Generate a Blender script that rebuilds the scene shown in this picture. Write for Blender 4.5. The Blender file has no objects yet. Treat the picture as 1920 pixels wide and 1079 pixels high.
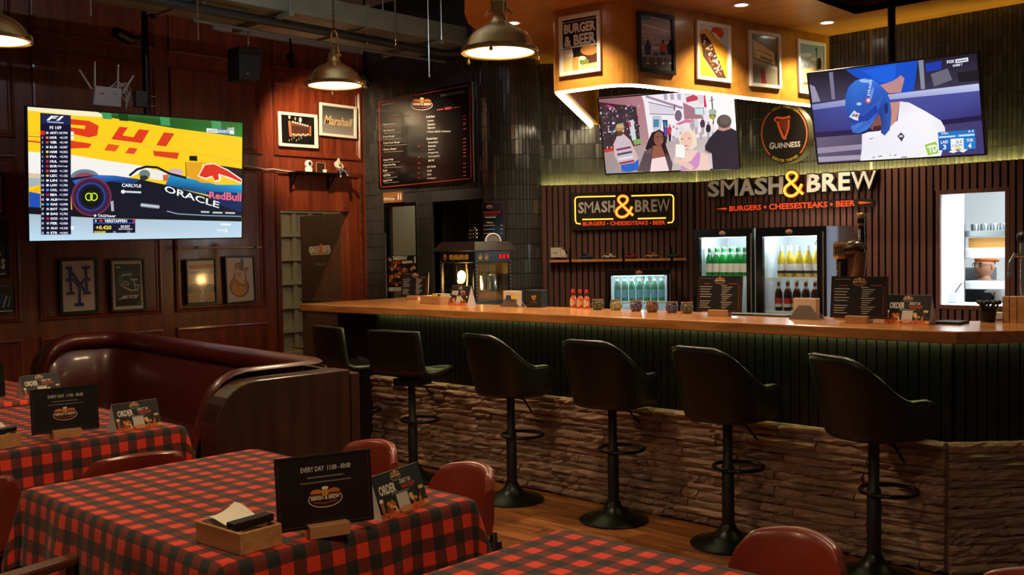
import bpy, bmesh, math, random
from mathutils import Vector, Matrix
random.seed(7)
V = Vector
SC = bpy.context.scene
COL = SC.collection
PI = math.pi

# ------------------------------------------------------------------ camera, world, exposure
FOC, CX, CY, EYE = 1867.0, 960.0, 539.5, 1.5
_az = math.radians(46.3)
_p = math.atan(68.5 / FOC)
_r = 0.0166
_f0 = V((-math.cos(_az), math.sin(_az), 0)); _r0 = V((math.sin(_az), math.cos(_az), 0)); _up = V((0, 0, 1))
FW = _f0 * math.cos(_p) - _up * math.sin(_p)
_u0 = _up * math.cos(_p) + _f0 * math.sin(_p)
RT = _r0 * math.cos(_r) - _u0 * math.sin(_r)
UP = _u0 * math.cos(_r) + _r0 * math.sin(_r)
CAM = V((0, 0, EYE))
cam = bpy.data.cameras.new('camera')
cam.sensor_width = 36.0
cam.lens = FOC / 1920 * 36
cam.clip_start = 0.05
cam_o = bpy.data.objects.new('camera', cam)
COL.objects.link(cam_o)
cam_o.matrix_world = Matrix(((RT.x, UP.x, -FW.x, CAM.x), (RT.y, UP.y, -FW.y, CAM.y), (RT.z, UP.z, -FW.z, CAM.z), (0, 0, 0, 1)))
SC.camera = cam_o
w = bpy.data.worlds.new('world'); SC.world = w; w.use_nodes = True
w.node_tree.nodes['Background'].inputs[0].default_value = (1.0, 0.80, 0.62, 1)
w.node_tree.nodes['Background'].inputs[1].default_value = 0.045
SC.view_settings.view_transform = 'Standard'
SC.view_settings.look = 'None'
SC.view_settings.exposure = 0.0
SC.view_settings.gamma = 1.0
SC.view_settings.use_curve_mapping = False
SC.cycles.use_denoising = True
SC.cycles.max_bounces = 8
SC.cycles.sample_clamp_indirect = 4.0
PENDANT_W = 75.0      # watts of each brass pendant
DOWN_W = 150.0         # watts of each recessed downlight
TV_E = 1.0            # screen emission
LED_GREEN = 26.0       # strip under the bar top
LED_FASCIA = 24.0     # strip under the wooden fascia
LED_WALL = 170.0       # strip on top of the slat wall

# ------------------------------------------------------------------ rays from photograph pixels to surfaces of the place
def ray(u, v): return FW + RT * ((u - CX) / FOC) - UP * ((v - CY) / FOC)
def Zp(u, v, z):
    d = ray(u, v); return CAM + d * ((z - EYE) / d.z)
def Yp(u, v, y):
    d = ray(u, v); return CAM + d * (y / d.y)
def Xp(u, v, x):
    d = ray(u, v); return CAM + d * (x / d.x)
def Dp(u, v, t): return CAM + ray(u, v) * t
def on(o, n):
    o = V(o); n = V(n).normalized(); k = (o - CAM).dot(n)
    def f(u, v):
        d = ray(u, v); return CAM + d * (k / d.dot(n))
    return f

# ------------------------------------------------------------------ materials
def lin(c):
    if isinstance(c, str):
        c = [int(c[i:i + 2], 16) for i in (0, 2, 4)]
    return tuple(((x / 255) / 12.92 if x / 255 <= 0.04045 else ((x / 255 + 0.055) / 1.055) ** 2.4) for x in c)
MATS = {}
def _nt(name):
    m = bpy.data.materials.new(name); m.use_nodes = True
    nt = m.node_tree
    return m, nt, nt.nodes['Principled BSDF']
def mat(name, col=(.5, .5, .5), rough=.5, metal=0, spec=.5, emit=None, es=0, coat=0, alpha=1, trans=0, var=0, nscale=8, bump=0, bscale=60, objvar=0, stretch=None, sheen=0):
    """principled material; var = noise colour variation, bump = fine relief, objvar = change from piece to piece"""
    if name in MATS: return MATS[name]
    m, nt, b = _nt(name); N = nt.nodes; L = nt.links
    c = tuple(col) + (1,)
    b.inputs['Base Color'].default_value = c
    b.inputs['Roughness'].default_value = rough
    b.inputs['Metallic'].default_value = metal
    b.inputs['Specular IOR Level'].default_value = spec
    if coat:
        b.inputs['Coat Weight'].default_value = coat; b.inputs['Coat Roughness'].default_value = .12
    if trans: b.inputs['Transmission Weight'].default_value = trans
    if alpha < 1: b.inputs['Alpha'].default_value = alpha
    if sheen: b.inputs['Sheen Weight'].default_value = sheen
    if emit is not None:
        b.inputs['Emission Color'].default_value = tuple(emit) + (1,); b.inputs['Emission Strength'].default_value = es
    tc = None
    if var or bump:
        tc = N.new('ShaderNodeTexCoord'); src = tc.outputs['Object']
        oi = N.new('ShaderNodeObjectInfo')
        ad = N.new('ShaderNodeVectorMath'); ad.operation = 'MULTIPLY_ADD'
        mp = N.new('ShaderNodeMapping'); mp.inputs['Scale'].default_value = stretch or (1, 1, 1)
        L.new(src, mp.inputs['Vector'])
        cmb = N.new('ShaderNodeVectorMath'); cmb.operation = 'ADD'
        mul = N.new('ShaderNodeMath'); mul.operation = 'MULTIPLY'; mul.inputs[1].default_value = 37.0
        L.new(oi.outputs['Random'], mul.inputs[0]); L.new(mp.outputs[0], cmb.inputs[0]); L.new(mul.outputs[0], cmb.inputs[1])
        vec = cmb.outputs[0]
    last = None
    if var:
        nz = N.new('ShaderNodeTexNoise'); nz.inputs['Scale'].default_value = nscale; nz.inputs['Detail'].default_value = 5
        L.new(vec, nz.inputs['Vector'])
        rp = N.new('ShaderNodeValToRGB'); rp.color_ramp.elements[0].position = .3; rp.color_ramp.elements[1].position = .72
        rp.color_ramp.elements[0].color = tuple(x * (1 - var) for x in col) + (1,)
        rp.color_ramp.elements[1].color = tuple(min(1, x * (1 + var)) for x in col) + (1,)
        L.new(nz.outputs['Fac'], rp.inputs['Fac']); last = rp.outputs['Color']
    if objvar:
        oi2 = N.new('ShaderNodeObjectInfo'); hs = N.new('ShaderNodeHueSaturation')
        mr = N.new('ShaderNodeMapRange'); mr.inputs['To Min'].default_value = 1 - objvar; mr.inputs['To Max'].default_value = 1 + objvar
        L.new(oi2.outputs['Random'], mr.inputs['Value']); L.new(mr.outputs[0], hs.inputs['Value'])
        if last: L.new(last, hs.inputs['Color'])
        else: hs.inputs['Color'].default_value = c
        last = hs.outputs['Color']
    if last: L.new(last, b.inputs['Base Color'])
    if bump:
        n2 = N.new('ShaderNodeTexNoise'); n2.inputs['Scale'].default_value = bscale; n2.inputs['Detail'].default_value = 4
        L.new(vec, n2.inputs['Vector'])
        bp = N.new('ShaderNodeBump'); bp.inputs['Strength'].default_value = bump; bp.inputs['Distance'].default_value = .004
        L.new(n2.outputs['Fac'], bp.inputs['Height']); L.new(bp.outputs[0], b.inputs['Normal'])
    MATS[name] = m
    return m
def emis(name, col, s):
    if name in MATS: return MATS[name]
    m = bpy.data.materials.new(name); m.use_nodes = True; nt = m.node_tree; nt.nodes.clear()
    e = nt.nodes.new('ShaderNodeEmission'); o = nt.nodes.new('ShaderNodeOutputMaterial')
    e.inputs[0].default_value = tuple(col) + (1,); e.inputs[1].default_value = s
    nt.links.new(e.outputs[0], o.inputs[0]); MATS[name] = m
    return m
def artmat(name, rough=.4, emit=0.0, coat=0.0):
    """colour comes from the flat print's own vertex colours"""
    if name in MATS: return MATS[name]
    m, nt, b = _nt(name)
    a = nt.nodes.new('ShaderNodeAttribute'); a.attribute_name = 'Col'
    if emit:
        b.inputs['Base Color'].default_value = (.01, .01, .01, 1)
        nt.links.new(a.outputs['Color'], b.inputs['Emission Color']); b.inputs['Emission Strength'].default_value = emit
    else:
        nt.links.new(a.outputs['Color'], b.inputs['Base Color'])
    b.inputs['Roughness'].default_value = rough
    b.inputs['Coat Weight'].default_value = coat; b.inputs['Coat Roughness'].default_value = .08
    MATS[name] = m
    return m
def pane(name, tint=(1, 1, 1), gl=.08, rough=.02):
    if name in MATS: return MATS[name]
    m = bpy.data.materials.new(name); m.use_nodes = True; nt = m.node_tree; nt.nodes.clear()
    t = nt.nodes.new('ShaderNodeBsdfTransparent'); g = nt.nodes.new('ShaderNodeBsdfGlossy'); x = nt.nodes.new('ShaderNodeMixShader'); o = nt.nodes.new('ShaderNodeOutputMaterial')
    t.inputs[0].default_value = tuple(tint) + (1,); g.inputs['Roughness'].default_value = rough; x.inputs[0].default_value = gl
    nt.links.new(t.outputs[0], x.inputs[1]); nt.links.new(g.outputs[0], x.inputs[2]); nt.links.new(x.outputs[0], o.inputs[0])
    MATS[name] = m
    return m
def wood(name, c1, c2, rough=.4, axis=0, scale=6, stretch=14, coat=0, objvar=0, bump=.05):
    """grain running along one object axis"""
    if name in MATS: return MATS[name]
    m, nt, b = _nt(name); N = nt.nodes; L = nt.links
    tc = N.new('ShaderNodeTexCoord'); mp = N.new('ShaderNodeMapping')
    s = [stretch] * 3; s[axis] = 1.0; mp.inputs['Scale'].default_value = s
    oi = N.new('ShaderNodeObjectInfo'); mul = N.new('ShaderNodeMath'); mul.operation = 'MULTIPLY'; mul.inputs[1].default_value = 53
    ad = N.new('ShaderNodeVectorMath'); L.new(oi.outputs['Random'], mul.inputs[0])
    L.new(tc.outputs['Object'], mp.inputs[0]); L.new(mp.outputs[0], ad.inputs[0]); L.new(mul.outputs[0], ad.inputs[1])
    nz = N.new('ShaderNodeTexNoise'); nz.inputs['Scale'].default_value = scale; nz.inputs['Detail'].default_value = 6; nz.inputs['Distortion'].default_value = .6
    L.new(ad.outputs[0], nz.inputs['Vector'])
    rp = N.new('ShaderNodeValToRGB'); rp.color_ramp.elements[0].position = .32; rp.color_ramp.elements[1].position = .7
    rp.color_ramp.elements[0].color = tuple(c1) + (1,); rp.color_ramp.elements[1].color = tuple(c2) + (1,)
    L.new(nz.outputs['Fac'], rp.inputs[0]); last = rp.outputs[0]
    if objvar:
        hs = N.new('ShaderNodeHueSaturation'); mr = N.new('ShaderNodeMapRange'); mr.inputs['To Min'].default_value = 1 - objvar; mr.inputs['To Max'].default_value = 1 + objvar
        L.new(oi.outputs['Random'], mr.inputs['Value']); L.new(mr.outputs[0], hs.inputs['Value']); L.new(last, hs.inputs['Color']); last = hs.outputs[0]
    L.new(last, b.inputs['Base Color'])
    b.inputs['Roughness'].default_value = rough
    b.inputs['Coat Weight'].default_value = coat; b.inputs['Coat Roughness'].default_value = .15
    if bump:
        bp = N.new('ShaderNodeBump'); bp.inputs['Strength'].default_value = bump; bp.inputs['Distance'].default_value = .002
        L.new(nz.outputs['Fac'], bp.inputs['Height']); L.new(bp.outputs[0], b.inputs['Normal'])
    MATS[name] = m
    return m

# ------------------------------------------------------------------ mesh building
class MB:
    def __init__(s): s.v = []; s.f = []; s.c = []; s.uv = {}
    def face(s, pts, col=None):
        k = len(s.v); s.v += [V(p) for p in pts]; s.f.append(tuple(range(k, k + len(pts)))); s.c.append(col)
    def raw(s, vs, fs, col=None):
        k = len(s.v); s.v += [V(p) for p in vs]
        for f in fs: s.f.append(tuple(i + k for i in f)); s.c.append(col)
    def box(s, a, b, col=None):
        x0, y0, z0 = (min(a[i], b[i]) for i in range(3)); x1, y1, z1 = (max(a[i], b[i]) for i in range(3))
        s.raw([(x0, y0, z0), (x1, y0, z0), (x1, y1, z0), (x0, y1, z0), (x0, y0, z1), (x1, y0, z1), (x1, y1, z1), (x0, y1, z1)],
              [(0, 3, 2, 1), (4, 5, 6, 7), (0, 1, 5, 4), (1, 2, 6, 5), (2, 3, 7, 6), (3, 0, 4, 7)], col); return s
    def obox(s, o, ax, ay, az, col=None):
        """box with corner o and edge vectors ax, ay, az (centred on o in none)"""
        o, ax, ay, az = V(o), V(ax), V(ay), V(az)
        s.raw([o, o + ax, o + ax + ay, o + ay, o + az, o + ax + az, o + ax + ay + az, o + ay + az],
              [(0, 3, 2, 1), (4, 5, 6, 7), (0, 1, 5, 4), (1, 2, 6, 5), (2, 3, 7, 6), (3, 0, 4, 7)], col); return s
    def prism(s, poly, vec, col=None):
        n = len(poly); vec = V(vec)
        s.raw([V(p) for p in poly] + [V(p) + vec for p in poly],
              [tuple(range(n - 1, -1, -1)), tuple(range(n, 2 * n))] + [(i, (i + 1) % n, (i + 1) % n + n, i + n) for i in range(n)], col); return s
    def lathe(s, prof, o=(0, 0, 0), n=24, ax=None, col=None, cap=True, arc=None):
        """prof: (radius, height) pairs; ax: (x, y, z) frame vectors"""
        o = V(o); X, Y, Z = ax if ax else (V((1, 0, 0)), V((0, 1, 0)), V((0, 0, 1)))
        k = len(s.v); m = len(prof)
        for i in range(n):
            a = 2 * PI * i / n; d = X * math.cos(a) + Y * math.sin(a)
            for r, h in prof: s.v.append(o + d * r + Z * h)
        for i in range(n):
            j = (i + 1) % n
            for q in range(m - 1):
                s.f.append((k + i * m + q, k + j * m + q, k + j * m + q + 1, k + i * m + q + 1)); s.c.append(col)
        if cap:
            if prof[0][0] > 1e-6: s.f.append(tuple(k + i * m for i in range(n - 1, -1, -1))); s.c.append(col)
            if prof[-1][0] > 1e-6: s.f.append(tuple(k + i * m + m - 1 for i in range(n))); s.c.append(col)
        return s
    def tube(s, path, r, n=8, col=None, closed=False, cap=True):
        path = [V(p) for p in path]; m = len(path); k = len(s.v)
        rr = r if isinstance(r, (list, tuple)) else [r] * m
        pn = None
        for i in range(m):
            a = path[(i - 1) % m] if (closed or i > 0) else path[0]
            b = path[(i + 1) % m] if (closed or i < m - 1) else path[-1]
            t = (b - a).normalized()
            if pn is None:
                pn = t.orthogonal().normalized()
            else:
                pn = (pn - t * pn.dot(t)); pn = pn.normalized() if pn.length > 1e-6 else t.orthogonal().normalized()
            bn = t.cross(pn)
            for q in range(n):
                an = 2 * PI * q / n; s.v.append(path[i] + (pn * math.cos(an) + bn * math.sin(an)) * rr[i])
        for i in range(m if closed else m - 1):
            j = (i + 1) % m
            for q in range(n):
                s.f.append((k + i * n + q, k + i * n + (q + 1) % n, k + j * n + (q + 1) % n, k + j * n + q)); s.c.append(col)
        if cap and not closed:
            s.f.append(tuple(k + q for q in range(n - 1, -1, -1))); s.c.append(col)
            s.f.append(tuple(k + (m - 1) * n + q for q in range(n))); s.c.append(col)
        return s
    def grid(s, fn, nu, nv, col=None, cu=False, cv=False):
        k = len(s.v)
        for i in range(nu):
            for j in range(nv): s.v.append(V(fn(i / (nu if cu else nu - 1), j / (nv if cv else nv - 1))))
        for i in range(nu if cu else nu - 1):
            for j in range(nv if cv else nv - 1):
                a, b = (i + 1) % nu, (j + 1) % nv
                s.f.append((k + i * nv + j, k + a * nv + j, k + a * nv + b, k + i * nv + b)); s.c.append(col)
        return s
    def ball(s, o, r, n=12, m=8, col=None):
        rx, ry, rz = r if isinstance(r, (list, tuple)) else (r, r, r); o = V(o); k = len(s.v)
        s.v.append(o + V((0, 0, rz)))
        for j in range(1, m):
            t = PI * j / m
            for i in range(n):
                a = 2 * PI * i / n; s.v.append(o + V((rx * math.sin(t) * math.cos(a), ry * math.sin(t) * math.sin(a), rz * math.cos(t))))
        s.v.append(o - V((0, 0, rz))); e = len(s.v) - 1
        for i in range(n):
            s.f.append((k, k + 1 + i, k + 1 + (i + 1) % n)); s.c.append(col)
            for j in range(m - 2):
                a = k + 1 + j * n
                s.f.append((a + i, a + n + i, a + n + (i + 1) % n, a + (i + 1) % n)); s.c.append(col)
            a = k + 1 + (m - 2) * n
            s.f.append((a + i, e, a + (i + 1) % n)); s.c.append(col)
        return s
WM = {}
def obj(name, mb, m, parent=None, smooth=None, bevel=0, seg=2, sub=0, local=False, solid=0, fix=True):
    me = bpy.data.meshes.new(name)
    vs = mb.v
    if parent is not None and not local:
        inv = WM[parent].inverted(); vs = [inv @ p for p in vs]
    me.from_pydata([tuple(p) for p in vs], [], mb.f)
    if fix:
        bm = bmesh.new(); bm.from_mesh(me); bmesh.ops.recalc_face_normals(bm, faces=bm.faces); bm.to_mesh(me); bm.free()
    if any(c is not None for c in mb.c):
        at = me.color_attributes.new('Col', 'FLOAT_COLOR', 'CORNER'); i = 0
        for fi, f in enumerate(mb.f):
            c = mb.c[fi] or (.5, .5, .5)
            for q in range(len(f)):
                cc = c[q] if isinstance(c[0], (tuple, list)) else c
                at.data[i].color = (cc[0], cc[1], cc[2], 1); i += 1
    me.materials.append(m)
    if smooth is not None:
        me.shade_smooth()
        me.set_sharp_from_angle(angle=math.radians(smooth))
    o = bpy.data.objects.new(name, me); COL.objects.link(o)
    if parent is not None: o.parent = parent
    if bevel:
        b = o.modifiers.new('bevel', 'BEVEL'); b.width = bevel; b.segments = seg; b.limit_method = 'ANGLE'; b.angle_limit = math.radians(40)
    if solid:
        b = o.modifiers.new('solid', 'SOLIDIFY'); b.thickness = solid
    if sub:
        b = o.modifiers.new('sub', 'SUBSURF'); b.levels = sub; b.render_levels = sub
    WM[o] = (WM[parent] if parent is not None and local else (WM[parent] if parent is not None else Matrix.Identity(4)))
    return o
def share(name, me_obj, parent, M):
    """another piece with the mesh of me_obj, placed by local matrix M"""
    o = bpy.data.objects.new(name, me_obj.data); COL.objects.link(o); o.parent = parent; o.matrix_local = M
    return o
def tag(o, label, cat, group=None):
    o['label'] = label; o['category'] = cat
    if group: o['group'] = group
    return o
def struct(o): o['kind'] = 'structure'; return o
def stuff(o): o['kind'] = 'stuff'; return o
def thing(name, label, cat, loc=(0, 0, 0), rotz=0, group=None):
    o = bpy.data.objects.new(name, None); COL.objects.link(o); o.empty_display_size = .1
    o.location = loc; o.rotation_euler = (0, 0, rotz)
    WM[o] = Matrix.Translation(V(loc)) @ Matrix.Rotation(rotz, 4, 'Z')
    return tag(o, label, cat, group)
def setting(name, loc=(0, 0, 0)):
    o = bpy.data.objects.new(name, None); COL.objects.link(o); o.location = loc
    WM[o] = Matrix.Translation(V(loc)); return struct(o)
def dup(root, loc, rotz, label, group=None, lights=True):
    r = root.copy(); COL.objects.link(r); r.location = loc; r.rotation_euler = (0, 0, rotz); r['label'] = label
    WM[r] = Matrix.Translation(V(loc)) @ Matrix.Rotation(rotz, 4, 'Z')
    if group: r['group'] = group
    for ch in [c for c in root.children]:
        c = ch.copy(); COL.objects.link(c); c.parent = r
        for g in [x for x in ch.children]:
            d = g.copy(); COL.objects.link(d); d.parent = c
    return r
def light(name, kind, loc, power, col=(1, .82, .6), size=.1, rot=None, spot=None, parent=None, blend=.6):
    l = bpy.data.lights.new(name, kind); l.energy = power; l.color = col
    if kind == 'AREA': l.shape = 'DISK'; l.size = size
    elif kind in ('POINT', 'SPOT'): l.shadow_soft_size = size
    if spot: l.spot_size = math.radians(spot); l.spot_blend = blend
    o = bpy.data.objects.new(name, l); COL.objects.link(o)
    if parent is not None: o.parent = parent; loc = WM[parent].inverted() @ V(loc)
    o.location = loc
    if rot: o.rotation_euler = rot
    return o

# ------------------------------------------------------------------ flat print: polygons and lettering on a plane
_TX = {}
def glyphs(s, bold=0.0, shear=0.0):
    k = (s, bold, shear)
    if k not in _TX:
        c = bpy.data.curves.new('t', 'FONT'); c.body = s; c.size = 1; c.resolution_u = 2; c.offset = bold; c.shear = shear; c.fill_mode = 'FRONT'
        o = bpy.data.objects.new('t', c)
        me = bpy.data.meshes.new_from_object(o)
        vs = [(p.co.x, p.co.y) for p in me.vertices]; fs = [tuple(f.vertices) for f in me.polygons]
        bpy.data.objects.remove(o); bpy.data.curves.remove(c); bpy.data.meshes.remove(me)
        xs = [p[0] for p in vs]; ys = [p[1] for p in vs]
        _TX[k] = (vs, fs, (min(xs), max(xs), min(ys), max(ys)))
    return _TX[k]
class Art:
    def __init__(s, fn, nrm, lay=7e-5, base=.0004):
        s.fn = fn; s.n = V(nrm).normalized(); s.lay = lay; s.h = base; s.mb = MB()
    def P(s, u, v): return s.fn(u, v) + s.n * s.h
    def up(s): s.h += s.lay
    def poly(s, pts, col):
        s.up(); col = [lin(c) for c in col] if isinstance(col, list) else lin(col)
        s.mb.face([s.P(*p) for p in pts], col); return s
    def rect(s, x0, y0, x1, y1, col): return s.poly([(x0, y0), (x1, y0), (x1, y1), (x0, y1)], col)
    def disc(s, x, y, rx, ry=None, col='ffffff', n=20, rot=0):
        ry = rx if ry is None else ry; c, q = math.cos(rot), math.sin(rot)
        return s.poly([(x + rx * math.cos(2 * PI * i / n) * c - ry * math.sin(2 * PI * i / n) * q, y + rx * math.cos(2 * PI * i / n) * q + ry * math.sin(2 * PI * i / n) * c) for i in range(n)], col)
    def line(s, pts, wd, col, closed=False):
        s.up(); c = lin(col); n = len(pts); L = []; R = []
        for i in range(n):
            a = pts[(i - 1) % n] if closed or i else pts[0]; b = pts[(i + 1) % n] if closed or i < n - 1 else pts[-1]
            dx, dy = b[0] - a[0], b[1] - a[1]; q = math.hypot(dx, dy) or 1; nx, ny = -dy / q * wd / 2, dx / q * wd / 2
            L.append((pts[i][0] + nx, pts[i][1] + ny)); R.append((pts[i][0] - nx, pts[i][1] - ny))
        for i in range(n if closed else n - 1):
            j = (i + 1) % n; s.mb.face([s.P(*L[i]), s.P(*L[j]), s.P(*R[j]), s.P(*R[i])], c)
        return s
    def text(s, t, q, col, bold=.0, shear=0.0):
        """q: x0,y0,x1,y1 (first corner = start of the top of the line) or four corners TL,TR,BR,BL"""
        s.up(); c = lin(col); vs, fs, (a, b, d, e) = glyphs(t, bold, shear)
        if len(q) == 4 and not isinstance(q[0], (tuple, list)): q = [(q[0], q[1]), (q[2], q[1]), (q[2], q[3]), (q[0], q[3])]
        out = []
        for x, y in vs:
            m = (x - a) / (b - a or 1); k = 1 - (y - d) / (e - d or 1)
            tx = q[0][0] + (q[1][0] - q[0][0]) * m; ty = q[0][1] + (q[1][1] - q[0][1]) * m
            bx = q[3][0] + (q[2][0] - q[3][0]) * m; by = q[3][1] + (q[2][1] - q[3][1]) * m
            out.append(s.P(tx + (bx - tx) * k, ty + (by - ty) * k))
        s.mb.raw(out, fs, c); return s
    def build(s, name, m, parent): return obj(name, s.mb, m, parent, fix=False)
def rim(mb, c, w, d, n):
    """rectangular frame: outer corners c (TL,TR,BR,BL), bar width w, standing d off the plane along n"""
    c = [V(p) for p in c]; n = V(n).normalized(); ctr = sum(c, V((0, 0, 0))) / 4
    ex = (c[1] - c[0]).normalized(); ey = (c[3] - c[0]).normalized()
    q = [c[0] + ex * w + ey * w, c[1] - ex * w + ey * w, c[2] - ex * w - ey * w, c[3] + ex * w - ey * w]
    k = len(mb.v)
    mb.v += c + q + [p + n * d for p in c] + [p + n * d for p in q]
    for i in range(4):
        j = (i + 1) % 4
        for f in ((i, j, j + 4, i + 4), (i + 8, i + 12, j + 12, j + 8), (i, i + 8, j + 8, j), (i + 4, j + 4, j + 12, i + 12)):
            mb.f.append(tuple(k + x for x in f)); mb.c.append(None)
    return q
def sb_logo(a, x, y, w, sy=-1, back='17100e'):
    """the bar's oval burger-and-beer badge; w = half width, sy = which way is up in the print's coordinates"""
    h = w * .62; u = sy
    a.disc(x, y - u * h * .12, w, h * .78, 'e7cdb0'); a.disc(x, y - u * h * .12, w * .95, h * .7, back)
    a.disc(x - w * .5, y + u * h * .45, w * .36, h * .34, 'd8822f'); a.disc(x + w * .5, y + u * h * .45, w * .36, h * .34, 'cf7426')
    a.rect(x - w * .84, y + u * h * .40, x + w * .84, y + u * h * .22, '5d2b14')
    a.rect(x - w * .17, y + u * h * .82, x + w * .17, y + u * h * .18, 'd9902f'); a.disc(x, y + u * h * .86, w * .2, h * .14, 'f2e6d2')
    a.text('SMASH & BREW', (x - w * .84, y + u * h * .2, x + w * .84, y - u * h * .18), 'f4ead8', .02)
    a.line([(x - w * .7, y - u * h * .36), (x, y - u * h * .5), (x + w * .7, y - u * h * .36)], h * .1, 'b3402a')
BLK = mat('black_plastic', lin((14, 14, 15)), .45)
BLKM = mat('black_metal', lin((16, 17, 16)), .32, .6)
PRINT = artmat('print_matte', .45)
PRINTG = artmat('print_gloss', .3, coat=.5)
SCREEN = artmat('screen_light', .25, emit=TV_E)
SIGN = artmat('sign_print', .4)
# ------------------------------------------------------------------ the setting
MAHOG = wood('mahogany', (.10, .016, .006), (.23, .042, .014), .33, axis=2, scale=2.2, stretch=9, coat=.25)
MAHOGD = wood('mahogany_rail', (.075, .012, .006), (.16, .032, .013), .35, axis=1, scale=2.2, stretch=9, coat=.25)
FLOORW = wood('floor_oak', (.12, .035, .010), (.34, .115, .030), .32, axis=0, scale=3.5, stretch=9, objvar=.28, coat=.15)
AMBER = wood('amber_veneer', (.40, .165, .022), (.60, .27, .042), .34, axis=0, scale=1.4, stretch=7, coat=.2, bump=.02)
SLATW = wood('slat_brown', (.085, .030, .022), (.145, .055, .040), .5, axis=2, scale=2.5, stretch=14, objvar=.12)
GROUT = mat('grout', lin((118, 116, 106)), .8); GROUT_SHADED = mat('grout_shaded', lin((52, 52, 50)), .8)  # second grout is a darkened copy: shade away from the LED strips, in its colour
TILE = mat('tile_charcoal', lin((58, 58, 58)), .2, objvar=0, spec=.6, var=.25, nscale=3)
TILE1 = mat('tile_charcoal_piece', lin((58, 58, 58)), .2, objvar=.3, spec=.6)
CONC = mat('concrete_grey', lin((168, 174, 184)), .85, var=.1, nscale=2)
CREAM = mat('cream_paint', lin((196, 176, 128)), .6)

fl = setting('floor')
obj('slab', MB().box((-11, -1.2, -.12), (1.0, 9.9, -.012)), wood('floor_under', (.10, .03, .010), (.26, .09, .025), .35, axis=0, scale=3, stretch=9), fl)
pl = obj('plank', MB().box((0, 0, -.012), (1.196, .1165, 0)), FLOORW, fl, bevel=.0015, seg=1, local=True)
pl.matrix_local = Matrix.Translation((-7.2, 4.44, 0)); r = 0
for iy in range(30):
    y = 4.44 - iy * .12
    if y < 1.2: break
    for ix in range(7):
        x = -7.2 + ix * 1.2 - (iy * .47 % 1.2) + (.0 if ix or iy else 0)
        if iy == 0 and ix == 0: continue
        if x > -.4: continue
        share('plank', pl, fl, Matrix.Translation((x, y, 0)))

# left wall: mahogany panelling with a doorway
XL = -8.05
D0, D1, DH = 5.29, 6.09, 1.92
wl = setting('wall_left')
mb = MB()
mb.box((XL - .15, -1.2, 0), (XL, D0, 3.95)); mb.box((XL - .15, D0, DH), (XL, D1, 3.95)); mb.box((XL - .15, D1, 0), (XL, 6.45, 3.95))
obj('boarding', mb, MAHOG, wl)
def panel(par, y0, y1, z0, z1):
    mb = MB(); n = (1, 0, 0); x = XL
    prof = [(0, 0), (.004, .024), (.020, .026), (.034, .010), (.046, .010), (.052, .002)]
    for k in range(len(prof) - 1):
        (a, h), (b, g) = prof[k], prof[k + 1]
        A = [(x + h, y0 + a, z0 + a), (x + h, y1 - a, z0 + a), (x + h, y1 - a, z1 - a), (x + h, y0 + a, z1 - a)]
        B = [(x + g, y0 + b, z0 + b), (x + g, y1 - b, z0 + b), (x + g, y1 - b, z1 - b), (x + g, y0 + b, z1 - b)]
        for i in range(4): mb.face([A[i], A[(i + 1) % 4], B[(i + 1) % 4], B[i]])
    b = .052; mb.face([(x + .002, y0 + b, z0 + b), (x + .002, y1 - b, z0 + b), (x + .002, y1 - b, z1 - b), (x + .002, y0 + b, z1 - b)])
    return obj('panel', mb, MAHOG, par, smooth=30)
for a, b in ((.6, 1.68), (1.8, 2.935), (3.065, 4.085), (4.205, 5.105), (5.228, 6.245)):
    panel(wl, a, b, 2.43, 3.125); panel(wl, a, b, 3.25, 3.93)
    if b < 6:
        panel(wl, a, b, 1.015, 2.305); panel(wl, a, b, .12, .885)
mb = MB(); mb.box((XL, 5.228, 2.26), (XL + .024, 6.245, 2.312)); mb.box((XL, 5.228, .1), (XL + .02, 5.262, 2.26)); mb.box((XL, 6.205, .1), (XL + .02, 6.245, 2.26))
obj('door_molding', mb, MAHOGD, wl, bevel=.006)
mb = MB(); mb.box((XL, -1.2, 0), (XL + .02, D0 - .03, .1)); obj('skirting', mb, MAHOGD, wl, bevel=.004)
bw = setting('wall_left_upper'); bw.name = 'wall_left.001'
obj('white_board', MB().box((XL + .002, 4.62, 3.5), (XL + .05, 6.3, 3.9)), mat('white_board_paint', lin((150, 150, 148)), .8), bw)

tag(obj('red_mat', MB().box((-7.95, 4.6, 0), (-6.9, 6.2, .008)), mat('mat_red', (.30, .012, .008), .9)), 'red floor mat in front of the brown door', 'mat')
# room seen through the doorway: cream ribbed wall
wc = setting('wall_store')
mb = MB(); mb.box((-9.72, 3.9, 0), (-9.6, 7.4, 2.6)); obj('board', mb, CREAM, wc)
rib = obj('rib', MB().box((0, 0, 0), (.035, .05, 2.4)), CREAM, wc, bevel=.006, seg=1, local=True); rib.matrix_local = Matrix.Translation((-9.6, 5.6, 0))
for k in range(1, 9): share('rib', rib, wc, Matrix.Translation((-9.6, 5.6 + k * .21, 0)))
rail = obj('rail', MB().box((0, 0, 0), (.05, 2.0, .055)), CREAM, wc, bevel=.006, seg=1, local=True); rail.matrix_local = Matrix.Translation((-9.6, 5.5, .35))
for k in range(1, 8): share('rail', rail, wc, Matrix.Translation((-9.6, 5.5, .35 + k * .27)))
light('store_room_lamp', 'POINT', (-8.9, 5.35, 2.35), 9, (1, .8, .5), .08)
struct(obj('wall_store_side', MB().box((-9.6, 7.3, 0), (-8.2, 7.4, 2.6)), CREAM))
struct(obj('ceiling_store', MB().box((-9.7, 4, 2.5), (-8.2, 7.4, 2.6)), CREAM))

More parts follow.
